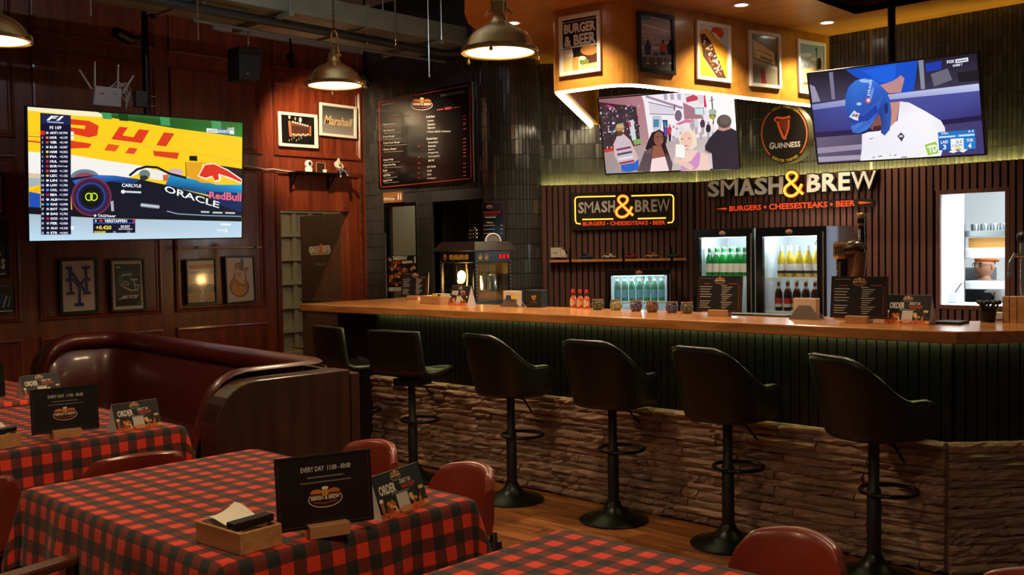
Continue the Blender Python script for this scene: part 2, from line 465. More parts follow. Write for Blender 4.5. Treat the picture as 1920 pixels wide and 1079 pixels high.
# door leaf, swung into the room behind
hz = V((XL - .02, D1, 0)); fr = Dp(562, 405, 10.75); fr.z = 0
dv = (fr - hz).normalized(); dn = V((dv.y, -dv.x, 0))
if dn.dot(CAM - hz) < 0: dn = -dn
DW = (fr - hz).length
dr = setting('door_1', tuple(hz))
DOORM = wood('door_brown', (.055, .020, .012), (.085, .032, .020), .45, axis=2, scale=1.5, stretch=8)
mb = MB(); mb.obox(hz - dn * .04, dv * DW, dn * .04, (0, 0, DH - .01)); obj('leaf', mb, DOORM, dr, bevel=.003)
for z in (1.0, .90, .12): obj('rail_molding', MB().obox(hz + V((0, 0, z)), dv * DW, dn * .018, (0, 0, .03)), DOORM, dr, bevel=.006)
lf = on(hz + dn * .001, dn)
a = Art(lf, dn)
a.poly([(580, 463), (617, 460), (621, 470), (618, 477), (583, 479), (579, 470)], 'cfc3b4'); a.poly([(582, 464), (616, 462), (618, 470), (615, 475), (584, 477)], '8a5a44')
a.text('SMASH', [(581, 463), (600, 462), (600, 475), (581, 476)], 'e9e0d4', .03); a.text('BREW', [(605, 461), (619, 460), (619, 473), (605, 474)], 'e9e0d4', .03)
a.text('&', [(598, 457), (607, 457), (607, 477), (598, 477)], 'e07a2c', .03)
a.text('Members Only', (592, 493, 611, 499), 'a9b0bb')
a.build('sticker', PRINT, dr)
mb = MB(); hp = lf(566, 652); mb.tube([hp, hp + dn * .05, hp + dn * .055 + dv * .02, hp + dn * .055 + dv * .13], .012, 10); mb.lathe([(.03, 0), (.03, .012)], hp, 16, (dv, V((0, 0, 1)), dn))
obj('lever_handle', mb, mat('brass', (.62, .38, .10), .22, 1.0), dr, smooth=50)

# rear wall with tile, restroom glazing and the slatted niche
YM = 6.30
TW, TH, TG = .033, .13, .003
def tiles(mb, P, L, z0, z1, holes=(), rows=None):
    """P(s, z, d) -> point at run s, height z, standing d off the wall"""
    n = int(L / TW); zr = z0
    while zr < z1 - .01:
        zt = min(zr + TH, z1)
        for i in range(n):
            s0, s1 = i * TW + TG, (i + 1) * TW
            if any(s1 > h[0] and s0 < h[1] and zt > h[2] and zr < h[3] for h in holes): continue
            d = .007 + random.uniform(-.0012, .0012); t = random.uniform(-.0012, .0012); q = random.uniform(-.0015, .0015); e = .0015
            a, b, c, g = P(s0 + e, zr + TG + e, d + t + q), P(s1 - e, zr + TG + e, d - t + q), P(s1 - e, zt - e, d - t - q), P(s0 + e, zt - e, d + t - q)
            A, B, C, G = P(s0, zr + TG, 0), P(s1, zr + TG, 0), P(s1, zt, 0), P(s0, zt, 0)
            mb.raw([a, b, c, g, A, B, C, G], [(0, 1, 2, 3), (4, 5, 1, 0), (5, 6, 2, 1), (6, 7, 3, 2), (7, 4, 0, 3)])
        zr += TH
wr = setting('wall_rear')
RX0, RX1, RZ = -7.776, -7.276, 1.985
NX0, NX1, NZ = -7.046, -6.366, 1.975
mb = MB()
for x0, x1, z0, z1 in ((XL, RX0, 0, 3.95), (RX0, RX1, RZ, 3.95), (RX1, NX0, 0, 3.95), (NX0, NX1, NZ, 3.95)):
    mb.box((x0, YM, z0), (x1, YM + .12, z1))
obj('backing', mb, GROUT_SHADED, wr)
mb = MB(); L = NX1 - XL
tiles(mb, lambda s, z, d: V((XL + s, YM - d, z)), L, 0, 3.9, ((RX0 - XL - .01, RX1 - XL + .01, -1, RZ + .01), (NX0 - XL - .01, NX1 - XL + .04, -1, NZ + .01)))
stuff(obj('tile', mb, TILE, wr, fix=False))
nb = MB(); nb.box((NX0, 6.78, 0), (NX1 + .25, 6.84, NZ + .1)); nb.box((NX0 - .03, YM + .02, 0), (NX0, 6.84, NZ + .05)); nb.box((NX0, YM + .02, NZ), (NX1 + .2, 6.84, NZ + .06))
obj('niche_back', nb, mat('niche_black', lin((10, 10, 10)), .6), wr)
sl = obj('niche_slat', MB().box((0, 0, 0), (.026, .022, NZ)), mat('niche_slat_black', lin((26, 25, 24)), .5), wr, bevel=.003, seg=1, local=True); sl.matrix_local = Matrix.Translation((NX0 + .01, 6.758, 0))
for k in range(1, 22): share('niche_slat', sl, wr, Matrix.Translation((NX0 + .01 + k * .038, 6.758, 0)))
# glazed opening to the restroom lobby
gw = setting('window_1')
mb = MB(); rim(mb, [(RX0, YM + .06, RZ), (RX1, YM + .06, RZ), (RX1, YM + .06, 0), (RX0, YM + .06, 0)], .03, .05, (0, -1, 0)); obj('frame', mb, BLKM, gw)
obj('pane', MB().box((RX0 + .03, YM + .03, .03), (RX1 - .03, YM + .036, RZ - .03)), pane('door_glass', (.9, .95, 1), .05), gw)
obj('pull_bar', MB().tube([(RX0 + .06, YM - .03, 1.0), (RX0 + .06, YM - .03, 1.7)], .010, 8), mat('chrome', (.7, .7, .7), .15, 1), gw, smooth=40)
lob = setting('wall_lobby')
mb = MB(); mb.box((-9.0, 8.2, 0), (-6.9, 8.3, 2.8)); obj('plaster', mb, mat('lobby_plaster', lin((150, 158, 165)), .85, var=.12, nscale=3), lob)
mb = MB(); mb.box((-9.0, 7.7, 0), (-8.42, 7.78, 2.6)); obj('blue_partition', mb, mat('lobby_blue', lin((56, 70, 104)), .6), lob)
obj('lobby_ceiling', MB().box((-9.2, 6.5, 2.7), (-6.9, 8.3, 2.78)), CONC, lob)
lp = thing('wall_lamp', 'small glowing glass wall lamp seen through the restroom glazing', 'lamp', tuple(Yp(777, 407, 8.05)))
c = Yp(777, 408, 8.05)
obj('shade', MB().lathe([(.035, -.06), (.07, .02), (.06, .08), (.02, .11)], c, 12), emis('lobby_lamp', lin((255, 214, 150)), 5), lp, smooth=50)
obj('arm', MB().tube([c + V((0, 0, .1)), c + V((0, .08, .13)), c + V((0, .16, .1))], .012, 6), MATS['brass'], lp)
light('lobby_light', 'POINT', (-8.0, 7.0, 2.4), 10, (.8, .9, 1), .1)
# rounded tile column
PC0, PC1 = V((-6.366, 6.30, 0)), V((-6.008, 6.684, 0))
pc = (PC0 + PC1) / 2; pr_ = (PC1 - PC0).length / 2; pa0 = math.atan2(PC0.y - pc.y, PC0.x - pc.x)
def colp(s, z, d):
    t = pa0 + s / pr_; return V((pc.x + (pr_ + d) * math.cos(t), pc.y + (pr_ + d) * math.sin(t), z))
wco = setting('wall_column')
mb = MB(); mb.lathe([(pr_ - .001, 0), (pr_ - .001, 3.3)], pc, 40); obj('backing', mb, GROUT_SHADED, wco, smooth=40)
mb = MB(); tiles(mb, colp, PI * pr_, 0, 3.3); stuff(obj('tile', mb, TILE, wco, fix=False))

# back wall: slats below, tile above, with a serving window to the kitchen
YB, ST, CH = 7.55, 2.09, 3.18
A0, A1 = V((-6.008, 6.684, 0)), V((-4.935, 7.55, 0))
LA = (A1 - A0).length; da = (A1 - A0) / LA; na = V((da.y, -da.x, 0))
BX1 = -1.25
KX0, KX1, KZ0, KZ1 = -2.803, -2.351, 1.048, 1.865
wb = setting('wall_back')
CK = ST - .06
mb = MB(); mb.obox(A0, da * LA, -na * .1, (0, 0, CK)); obj('carcass', mb, mat('slat_backing', lin((20, 13, 11)), .7), wb)
mb = MB()
for x0, x1, z0, z1 in ((A1.x, KX0 - .013, 0, CK), (KX0 - .013, KX1 + .013, 0, KZ0 - .013), (KX0 - .013, KX1 + .013, KZ1 + .013, CK), (KX1 + .013, BX1, 0, CK)): mb.box((x0, YB, z0), (x1, YB + .1, z1))
obj('carcass', mb, MATS['slat_backing'], wb)
mb = MB(); mb.obox(A0 + V((0, 0, CK)), da * LA, -na * .006, (0, 0, ST - .006 - CK)); mb.box((A1.x, YB, CK), (BX1, YB + .006, ST - .006)); obj('ledge_lip', mb, MATS['slat_backing'], wb)
sl = obj('slat', MB().box((-.0185, -.022, 0), (.0185, 0, 1)), SLATW, wb, bevel=.003, seg=1, local=True)
first = True
def slat(p, rz, z0, z1):
    global first
    M = Matrix.Translation((p.x, p.y, z0)) @ Matrix.Rotation(rz, 4, 'Z') @ Matrix.Diagonal((1, 1, z1 - z0, 1))
    if first: sl.matrix_local = M; first = False
    else: share('slat', sl, wb, M)
ra = math.atan2(da.y, da.x)
for k in range(int(LA / .052)): slat(A0 + da * (.026 + k * .052), ra, 0, ST - .005)
k = 0; x = A1.x + .03
while x < BX1:
    if KX0 - .035 < x < KX1 + .035:
        slat(V((x, YB, 0)), 0, 0, KZ0 - .03); slat(V((x, YB, 0)), 0, KZ1 + .03, ST - .005)
    else: slat(V((x, YB, 0)), 0, 0, ST - .005)
    x += .052
mb = MB(); mb.obox(A0 + V((0, 0, CH - CH)), (0, 0, 0.001), (0, 0, 0), (0, 0, 0)) if False else None
mb = MB(); mb.obox(A0 + na * -.10 + V((0, 0, CK)), da * (LA + .05), na * .045, (0, 0, CH - CK)); mb.box((A1.x - .05, YB + .055, CK), (BX1, YB + .10, CH))
obj('tile_backing', mb, GROUT, wb)
# tiles stand .055 behind the slats so the light strip lies on the ledge
mb = MB(); o_ = A0 - na * .055
tiles(mb, lambda s, z, d: o_ + da * s + na * d + V((0, 0, z)), LA + .03, ST - .03, CH)
XS = -3.35
tiles(mb, lambda s, z, d: V((A1.x - .02 + s, YB + .055 - d, z)), XS - A1.x + .02, ST - .03, CH)
stuff(obj('tile_run', mb, TILE, wb, fix=False))
tl = None; nT = 0; mb2 = MB()
zr = ST - .03
cells = []
while zr < CH - .02:
    for i in range(int((BX1 - XS) / TW)): cells.append((XS + i * TW + TG, zr + TG, min(TH - TG, CH - zr - TG)))
    zr += TH
cells.sort(key=lambda c: abs(c[0] + 2.55) - .2 * c[1])
tw, th = TW - TG, TH - TG
tb = MB(); e = .0015
tb.raw([(e, -.007, e), (tw - e, -.007, e), (tw - e, -.007, 1 - e * 8), (e, -.007, 1 - e * 8), (0, 0, 0), (tw, 0, 0), (tw, 0, 1), (0, 0, 1)], [(0, 1, 2, 3), (4, 5, 1, 0), (5, 6, 2, 1), (6, 7, 3, 2), (7, 4, 0, 3)])
for c in cells:
    M = Matrix.Translation((c[0], YB + .055, c[1])) @ Matrix.Rotation(random.uniform(-.03, .03), 4, 'Z') @ Matrix.Rotation(random.uniform(-.008, .008), 4, 'X') @ Matrix.Diagonal((1, 1, c[2], 1))
    if nT < 300:
        if tl is None: tl = obj('tile', tb, TILE1, wb, local=True, fix=False); tl.matrix_local = M
        else: share('tile', tl, wb, M)
    else: mb2.raw([M @ V(p) for p in tb.v], tb.f)
    nT += 1
stuff(obj('tile_rest', mb2, TILE, wb, fix=False))
# LED strips lying on the ledge above the slats
WARMG = emis('led_wall', lin((246, 232, 130)), LED_WALL)
ls = thing('led_strip', 'yellow light strip on the ledge above the left slats', 'light strip', tuple(A0 + V((0, 0, ST))), 0)
obj('tape', MB().obox(A0 - na * .022 + V((0, 0, CK + .012)), da * LA, na * .014, (0, 0, .008)), WARMG, ls)
ls = thing('led_strip', 'yellow light strip on the ledge above the right slats', 'light strip', (A1.x, YB, ST), 0)
obj('tape', MB().box((A1.x, YB + .008, CK + .012), (BX1, YB + .022, CK + .020)), WARMG, ls)

# serving window and kitchen behind
kw = setting('window_2')
mb = MB(); rim(mb, [(KX0 - .03, YB - .024, KZ1 + .03), (KX1 + .03, YB - .024, KZ1 + .03), (KX1 + .03, YB - .024, KZ0 - .03), (KX0 - .03, YB - .024, KZ0 - .03)], .03, .03, (0, 1, 0))
obj('frame', mb, SLATW, kw)
WHITE = mat('kitchen_white', lin((236, 240, 240)), .45)
for a_, b_ in (((KX0 - .012, YB + .004, KZ0), (KX0, YB + .12, KZ1)), ((KX1, YB + .004, KZ0), (KX1 + .012, YB + .12, KZ1)), ((KX0, YB + .004, KZ1), (KX1, YB + .12, KZ1 + .012)), ((KX0, YB + .004, KZ0 - .012), (KX1, YB + .12, KZ0))): obj('reveal', MB().box(a_, b_), WHITE, kw)
kt = setting('wall_kitchen')
obj('lining', MB().box((-4.3, 10.0, 0), (-.9, 10.1, 2.6)), WHITE, kt)
for nm_, a_, b_ in (('wall_kitchen_left', (-3.0, YB + .11, 0), (-2.95, 8.44, 2.6)), ('wall_kitchen_far', (-4.3, YB + .11, 0), (-4.2, 10, 2.6)), ('wall_kitchen_right', (-.95, YB + .11, 0), (-.9, 10, 2.6)), ('ceiling_kitchen', (-4.3, YB + .11, 2.5), (-.9, 10, 2.6))): struct(obj(nm_, MB().box(a_, b_), WHITE))
ko = light('kitchen_ceiling_lamp', 'AREA', (-2.0, 8.25, 2.45), 55, (.93, .98, 1), .8)

# wooden ceiling over the bar with a coffer, and the raw ceiling of the room
ce = setting('ceiling')
HX0, HX1, HY0, HY1 = -3.22, -1.6, 5.3, 7.03
e1 = [(-6.45, 6.45), (-6.17, 6.13), (-5.80, 5.75), (-5.49, 5.44), (-5.33, 5.16), (-5.11, 4.91), (-4.84, 4.66), (-4.5, 4.42), (HX0, 4.3)]
mb = MB(); z = CH; T = .05
mb.prism([(x, y, z) for x, y in e1 + [(HX0, 7.7), (-6.2, 7.7)]], (0, 0, T))
mb.prism([(HX0, HY1, z), (HX1, HY1, z), (HX1, 7.7, z), (HX0, 7.7, z)], (0, 0, T)); mb.prism([(HX0, 4.3, z), (HX1, 4.3, z), (HX1, HY0, z), (HX0, HY0, z)], (0, 0, T))
mb.prism([(HX1, 4.3, z), (-.9, 4.3, z), (-.9, 7.7, z), (HX1, 7.7, z)], (0, 0, T))
obj('veneer', mb, AMBER, ce)
mb = MB(); mb.box((HX0 - .01, HY0, z + .001), (HX0, HY1, z + .3)); mb.box((HX1, HY0, z + .001), (HX1 + .01, HY1, z + .3)); mb.box((HX0, HY1, z + .001), (HX1, HY1 + .01, z + .3)); mb.box((HX0, HY0 - .01, z + .001), (HX1, HY0, z + .3)); mb.box((HX0 - .02, HY0 - .02, z + .3), (HX1 + .02, HY1 + .02, z + .33))
obj('coffer', mb, wood('coffer_brown', (.07, .025, .012), (.11, .042, .02), .5, axis=0), ce)
mb = MB(); q = [V((x, y, 0)) for x, y in e1]
for i in range(len(q) - 1): mb.face([q[i] + V((0, 0, z + T)), q[i + 1] + V((0, 0, z + T)), q[i + 1] + V((0, 0, 3.9)), q[i] + V((0, 0, 3.9))])
obj('soffit_edge', mb, mat('tan_paint', lin((176, 150, 112)), .8), ce, smooth=60)
c2 = setting('ceiling_slab'); c2.name = 'ceiling.001'
obj('slab', MB().box((-8.2, -1.2, 3.95), (-.4, 7.7, 4.05)), CONC, c2)
obj('beam', MB().box((-5.75, -1.2, 3.72), (-5.2, 5.3, 3.95)), mat('tan_paint', lin((176, 150, 112)), .8), c2)

# wooden fascia hanging over the back bar, light strip under its edge
FZ = 2.62
def rounded(pts, rad, n=8):
    out = []
    for i, p in enumerate(pts):
        p = V((p[0], p[1], 0))
        if i in (0, len(pts) - 1) or not rad[i]: out.append(p); continue
        a, b = V((pts[i - 1][0], pts[i - 1][1], 0)), V((pts[i + 1][0], pts[i + 1][1], 0))
        u, v = (a - p).normalized(), (b - p).normalized(); t = rad[i]
        s, e = p + u * t, p + v * t
        for k in range(n + 1):
            f = k / n; out.append(s * (1 - f) ** 2 + p * 2 * f * (1 - f) + e * f * f)
    return out
FP = [(-5.566, 6.769 + .25), (-4.665, 5.335), (-4.085, 5.395), (-3.695, 7.62)]
FP[0] = tuple((V((-5.566, 6.769)) + (V((-5.566, 6.769)) - V((-4.665, 5.335))).normalized() * .35))
fpth = rounded(FP, [0, .05, .22, 0], 10)
def offs(path, d):
    out = []
    for i, p in enumerate(path):
        a = path[max(i - 1, 0)]; b = path[min(i + 1, len(path) - 1)]; t = (b - a).normalized(); out.append(p + V((-t.y, t.x, 0)) * d)
    return out
inn = offs(fpth, .10)
tr = setting('trim_1')
mb = MB()
for i in range(len(fpth) - 1):
    a, b, c, d = fpth[i], fpth[i + 1], inn[i + 1], inn[i]; z0, z1 = V((0, 0, FZ)), V((0, 0, CH))
    mb.face([a + z0, b + z0, b + z1, a + z1]); mb.face([d + z0, c + z0, c + z1, d + z1]); mb.face([a + z0, b + z0, c + z0, d + z0])
obj('fascia_board', mb, AMBER, tr, smooth=40, fix=False)
l0, l1 = offs(fpth, .012), offs(fpth, .045)
ls = thing('led_strip', 'bright warm light strip under the edge of the amber fascia', 'light strip', tuple(fpth[0] + V((0, 0, FZ))))
mb = MB()
for i in range(len(fpth) - 1):
    mb.obox(l0[i] + V((0, 0, FZ - .014)), l0[i + 1] - l0[i], l1[i] - l0[i], (0, 0, .012))
obj('diffuser', mb, emis('led_fascia', lin((255, 236, 190)), LED_FASCIA), ls)
# recessed downlights
def downlight(p, label, power=DOWN_W, spot=115):
    t = thing('downlight', label, 'downlight', tuple(p), 0, 'recessed downlights in the amber ceiling')
    obj('trim_ring', MB().lathe([(.045, -.004), (.062, -.004), (.062, .0), (.045, 0)], p, 24, cap=False), mat('downlight_ring', lin((226, 222, 214)), .4), t)
    obj('lens', MB().lathe([(.046, -.002), (.046, .0)], p, 24), emis('downlight_lens', lin((255, 244, 225)), 14), t)
    light('downlight_bulb', 'SPOT', p - V((0, 0, .012)), power, (1, .80, .52), .04, None, spot, t, .7)
downlight(Zp(962, 43, CH), 'recessed downlight in the amber ceiling beside the front pendant')
downlight(Zp(1390, 9, CH), 'recessed downlight above the print of a red-doored shop')
downlight(Zp(1551, 42, CH), 'recessed downlight in the ceiling corner above the baseball screen')
downlight(V((-4.25, 5.0, CH)), 'recessed downlight out of view over the bar front')
downlight(V((-2.3, 4.75, CH)), 'recessed downlight out of view over the bar corner')
# ------------------------------------------------------------------ bar base and counter
YS = 4.576
BX0, BXC = -5.82, -1.684
cdir = V((1, 1, 0)).normalized(); CL = .95
bar = thing('bar_counter', 'long bar front of black slats above stacked brown ledgestone', 'bar', (BX0, YS, 0))
mb = MB(); mb.prism([(BX0, YS + .07, 0), (BXC, YS + .07, 0), (BXC + cdir.x * CL, YS + .07 + cdir.y * CL, 0), (BXC + cdir.x * CL - .35, YS + .07 + cdir.y * CL + .35, 0), (BXC - .25, YS + .45, 0), (BX0, YS + .45, 0)], (0, 0, 1.055))
obj('carcass', mb, BLK, bar)
BSL = mat('bar_slat_black', lin((11, 12, 11)), .4, objvar=.15)
sl = obj('slat', MB().box((-.0215, -.02, 0), (.0215, 0, .52)), BSL, bar, bevel=.005, seg=2, local=True); ok = False
def bslat(p, rz):
    global ok
    M = WM[bar].inverted() @ Matrix.Translation((p.x, p.y, .552)) @ Matrix.Rotation(rz, 4, 'Z')
    if not ok: sl.matrix_local = M; ok = True
    else: share('slat', sl, bar, M)
x = BX0 + .025
while x < BXC - .01: bslat(V((x, YS + .07, 0)), 0); x += .05
s = .035
while s < CL: bslat(V((BXC, YS + .07, 0)) + cdir * s, PI / 4); s += .05
# ledgestone: a few rough strip shapes, each strip its own piece
STONE = mat('ledgestone', lin((158, 126, 108)), .8, var=.35, nscale=9, bump=.6, bscale=38, objvar=.22)
def strip_mesh(sd):
    rnd = random.Random(sd); mb = MB(); nu, nv = 6, 4
    g = [[rnd.uniform(-.009, .009) + (.006 if j in (1, 2) else -.002) for j in range(nv)] for i in range(nu)]
    k = len(mb.v)
    for i in range(nu):
        for j in range(nv):
            jz = rnd.uniform(-.05, .05) if j in (0, nv - 1) else 0
            mb.v.append(V((i / (nu - 1), -(.025 + g[i][j]), min(1, max(0, j / (nv - 1) + jz)))))
    for i in range(nu - 1):
        for j in range(nv - 1):
            a = k + i * nv + j
            mb.f.append((a, a + nv, a + nv + 1, a + 1)); mb.c.append(None)
    def side(idx):
        b = len(mb.v)
        for q in idx: p = mb.v[q]; mb.v.append(V((p.x, .01, p.z)))
        for n in range(len(idx) - 1): mb.f.append((idx[n], idx[n + 1], b + n + 1, b + n)); mb.c.append(None)
    side([k + i * nv for i in range(nu)]); side([k + i * nv + nv - 1 for i in range(nu)]); side([k + j for j in range(nv)]); side([k + (nu - 1) * nv + j for j in range(nv)])
    return mb
protos = []
for q in range(7):
    o = obj('ledge_stone', strip_mesh(q), STONE, bar, local=True); protos.append([o, False])
def stone_run(o, d, rz, L, zt=.60):
    z = 0.0; row = 0
    while z < zt - .015:
        h = random.choice((.036, .042, .047, .052)); h = min(h, zt - z)
        if zt - z - h < .02: h = zt - z
        s = -random.uniform(0, .1) if row else 0; s = 0
        while s < L - .001:
            l = random.uniform(.16, .40) if random.random() < .8 else random.uniform(.08, .16)
            if s + l > L - .09: l = L - s
            p = random.choice(protos); f = random.choice((1, 1)); dep = random.uniform(.75, 1.45)
            M = WM[bar].inverted() @ Matrix.Translation(o + d * s + V((0, 0, z))) @ Matrix.Rotation(rz, 4, 'Z') @ Matrix.Diagonal((l - .002, dep, h - .0015, 1))
            if not p[1]: p[0].matrix_local = M; p[1] = True
            else: share('ledge_stone', p[0], bar, M)
            s += l
        z += h; row += 1
stone_run(V((BX0, YS + .028, 0)), V((1, 0, 0)), 0, BXC - BX0)
stone_run(V((BXC, YS + .028, 0)), cdir, PI / 4, .8)
# counter top with its light strip underneath
CZ = 1.12; CT = .055; CF = 4.42
OAK = wood('counter_oak', (.33, .11, .025), (.62, .26, .075), .24, axis=0, scale=2.2, stretch=10, coat=.35, bump=.02)
top = [(-6.50, CF), (-1.575, CF), (-.98, CF + .595), (-.98, 6.4), (-1.55, 6.4), (-1.55, 5.22), (-1.8, 5.03), (-5.85, 5.03), (-5.85, 5.42), (-6.28, 5.42), (-6.28, 6.18), (-6.50, 6.18)]
ct = thing('countertop', 'orange oak plank countertop running along the whole bar', 'countertop', (-6.5, CF, CZ - CT))
obj('slab', MB().prism([(x, y, CZ - CT) for x, y in top], (0, 0, CT)), OAK, ct, bevel=.006)
mb = MB()
for y in (4.58, 4.74, 4.90): mb.box((-5.84, y - .001, CZ), (-1.75, y + .001, CZ + .0003))
obj('plank_joint', mb, mat('joint_dark', (.10, .03, .01), .5), ct)
mb = MB(); mb.box((-6.46, 4.75, 0), (-6.29, 6.15, CZ - CT)); mb.box((-6.29, 4.75, 0), (-5.86, 5.40, CZ - CT))
tag(obj('return_cabinet', mb, BLK), 'black side cabinet under the far left end of the countertop', 'cabinet')
ls = thing('led_strip', 'pale green light strip tucked under the front of the countertop', 'light strip', (BX0, YS, CZ - CT))
mb = MB(); mb.box((BX0 + .03, YS + .020, CZ - CT - .008), (BXC - .01, YS + .032, CZ - CT - .001)); o = V((BXC, YS + .020, CZ - CT - .008)); mb.obox(o, cdir * .8, V((-cdir.y, cdir.x, 0)) * .012, (0, 0, .007))
obj('tape', mb, emis('led_bar', lin((226, 236, 150)), LED_GREEN), ls)

# ------------------------------------------------------------------ bar stools
STLEA = mat('stool_leather', lin((18, 19, 17)), .36, bump=.15, bscale=220)
def stool_base(t, L):
    obj('base', MB().lathe([(0, 0), (.19, 0), (.193, .008), (.18, .016), (.12, .032), (.075, .055), (.045, .085), (.034, .11)], L((0, 0, 0)), 40), BLKM, t, smooth=40)
    mb = MB(); mb.lathe([(.031, .10), (.031, .40), (.024, .41), (.024, .63)], L((0, 0, 0)), 20); obj('column', mb, BLK, t, smooth=40)
    # D-shaped foot ring
    pts = [(0.03, .02)] + [(.125 * math.sin(a) * 1.05, .06 + .12 - .12 * math.cos(a) * 1.0) for a in [PI * k / 14 for k in range(15)]]
    ring = []
    for k in range(25):
        a = 2 * PI * k / 25; ring.append(L((.125 * math.sin(a), .085 - .125 * math.cos(a), .385)))
    obj('foot_ring', MB().tube(ring, .010, 8, closed=True), BLKM, t, smooth=40)
    obj('height_lever', MB().tube([L((.02, .02, .62)), L((.09, .03, .615)), L((.16, .03, .55))], .006, 6), BLKM, t, smooth=40)
def make_shell_stool(label):
    t = thing('bar_stool', label, 'bar stool', (0, 0, 0), 0, 'black bar stools along the bar')
    L = lambda p: V(p)
    stool_base(t, L)
    # bucket: runs round the back from one arm to the other, U-shaped in plan
    def plan(t, r):
        k = .56; sg = 1 if t > 0 else -1; ab = abs(t)
        if ab < k: a = ab / k * PI / 2; return V((sg * r * math.sin(a) ** .86, -r * .95 * max(0, math.cos(a)) ** .86, 0))
        f = (ab - k) / (1 - k); return V((sg * (r - .012 * f * f), f * .165, 0))
    def pt(u, v):
        t = (u - .5) * 2; ab = abs(t)
        s = max(0.0, min(1.0, (ab - .10) / .52)); s = s * s * (3 - 2 * s)
        e = max(0.0, (ab - .84) / .16); fr = 1 - math.sqrt(max(0, 1 - e * e))
        hgt = (.365 - .195 * s) * (1 - fr * .75)
        lean = .062 * (1 - s) + .012; zb = .640 + .03 * fr; zt = zb + hgt
        if v < .12: f = v / .12; z = zb + .035 * (1 - math.cos(f * PI / 2)); rr = .175 + .035 * math.sin(f * PI / 2)
        elif v < .5: f = (v - .12) / .38; z = zb + .035 + (zt - zb - .035) * f; rr = .21 + lean * f
        elif v < .62: f = (v - .5) / .12; th = PI * f; z = zt + .018 * math.sin(th); rr = .21 + lean - .040 * (1 - math.cos(th)) / 2
        else: f = (v - .62) / .38; z = zt - (zt - .70) * f; rr = .17 + lean * (1 - f)
        q = plan(t, rr); return V((q.x, q.y, z))
    mb = MB(); mb.grid(pt, 61, 30)
    for u in (0, 1): mb.face([pt(u, k / 29) for k in range(30)])
    obj('bucket', mb, STLEA, t, smooth=60)
    mb = MB(); pth = [pt(k / 60, .515) + V((0, 0, .003)) for k in range(61)]; mb.tube(pth, .0045, 6); obj('piping', mb, STLEA, t, smooth=60)
    def se(u, v):
        a = 2 * PI * u; e = 3.2; ca, sa = math.cos(a), math.sin(a); k2 = (abs(ca) ** e + abs(sa) ** e) ** (-1 / e)
        pr = [(0, .645), (.80, .645), (.97, .665), (1, .69), (.985, .715), (.93, .735), (.7, .748), (.35, .752), (0, .753)]
        f = v * (len(pr) - 1); i = min(int(f), len(pr) - 2); f -= i
        r = pr[i][0] * (1 - f) + pr[i + 1][0] * f; z = pr[i][1] * (1 - f) + pr[i + 1][1] * f
        return V((.178 * r * ca * k2, .035 + .215 * r * sa * k2, z))
    obj('seat', MB().grid(se, 33, 17, cu=True), STLEA, t, smooth=60)
    obj('swivel_plate', MB().box((-.09, -.08, .63), (.09, .10, .648)), BLK, t)
    return t
def make_quilt_stool(label):
    t = thing('bar_stool', label, 'bar stool', (0, 0, 0), 0, 'black bar stools along the bar')
    stool_base(t, lambda p: V(p))
    # continuous seat-and-back panel, slightly dished
    path = [(.20, .700), (.12, .690), (.0, .683), (-.10, .69), (-.155, .72), (-.18, .78), (-.20, .87), (-.225, .97), (-.235, 1.0)]
    def at(f):
        f *= len(path) - 1; i = min(int(f), len(path) - 2); f -= i
        return path[i][0] * (1 - f) + path[i + 1][0] * f, path[i][1] * (1 - f) + path[i + 1][1] * f
    def shell(u, v):
        y, z = at(u); x = (v - .5) * 2
        wd = .205 + .012 * math.sin(PI * u)
        return V((x * wd, y + .045 * x * x * max(0, (u - .5) * 2), z + .02 * x * x * (1 - u)))
    obj('back_shell', MB().grid(shell, 28, 9), STLEA, t, smooth=60, solid=.03)
    def pad(u, v):
        y, z = at(.02 + u * .94); x = (v - .5) * 1.9; q = .016 + .010 * abs(math.sin(u * PI * 11)) * abs(math.cos(v * PI * 1)) * 1.2
        n = V((0, z - .8, .0)); up = max(0, 1 - u * 1.9); bk = 1 - up
        return V((x * .2, y + q * bk * 1.6 + .04 * x * x * max(0, (u - .5) * 2), z + q * up * 2.2))
    obj('quilted_pad', MB().grid(pad, 70, 15), STLEA, t, smooth=60, solid=.012)
    obj('swivel_plate', MB().box((-.09, -.08, .63), (.09, .10, .675)), BLK, t)
    return t
st = make_shell_stool('black bucket bar stool third from the left end of the bar')
st.location = (-4.126, 4.29, 0); st.rotation_euler = (0, 0, math.radians(-8))
dup(st, (-3.383, 4.325, 0), math.radians(3), 'black bucket bar stool in front of the small mosaic candle pots')
dup(st, (-2.662, 4.336, 0), math.radians(-7), 'black bucket bar stool second from the right, by the left fridge')
dup(st, (-1.905, 4.33, 0), math.radians(-26), 'black bucket bar stool nearest the right corner of the bar')
sq = make_quilt_stool('black quilted bar stool at the very left, beside the booth end')
sq.location = (-5.66, 4.27, 0); sq.rotation_euler = (0, 0, math.radians(-8))
dup(sq, (-5.0, 4.26, 0), math.radians(12), 'black quilted bar stool second from the left end of the bar')

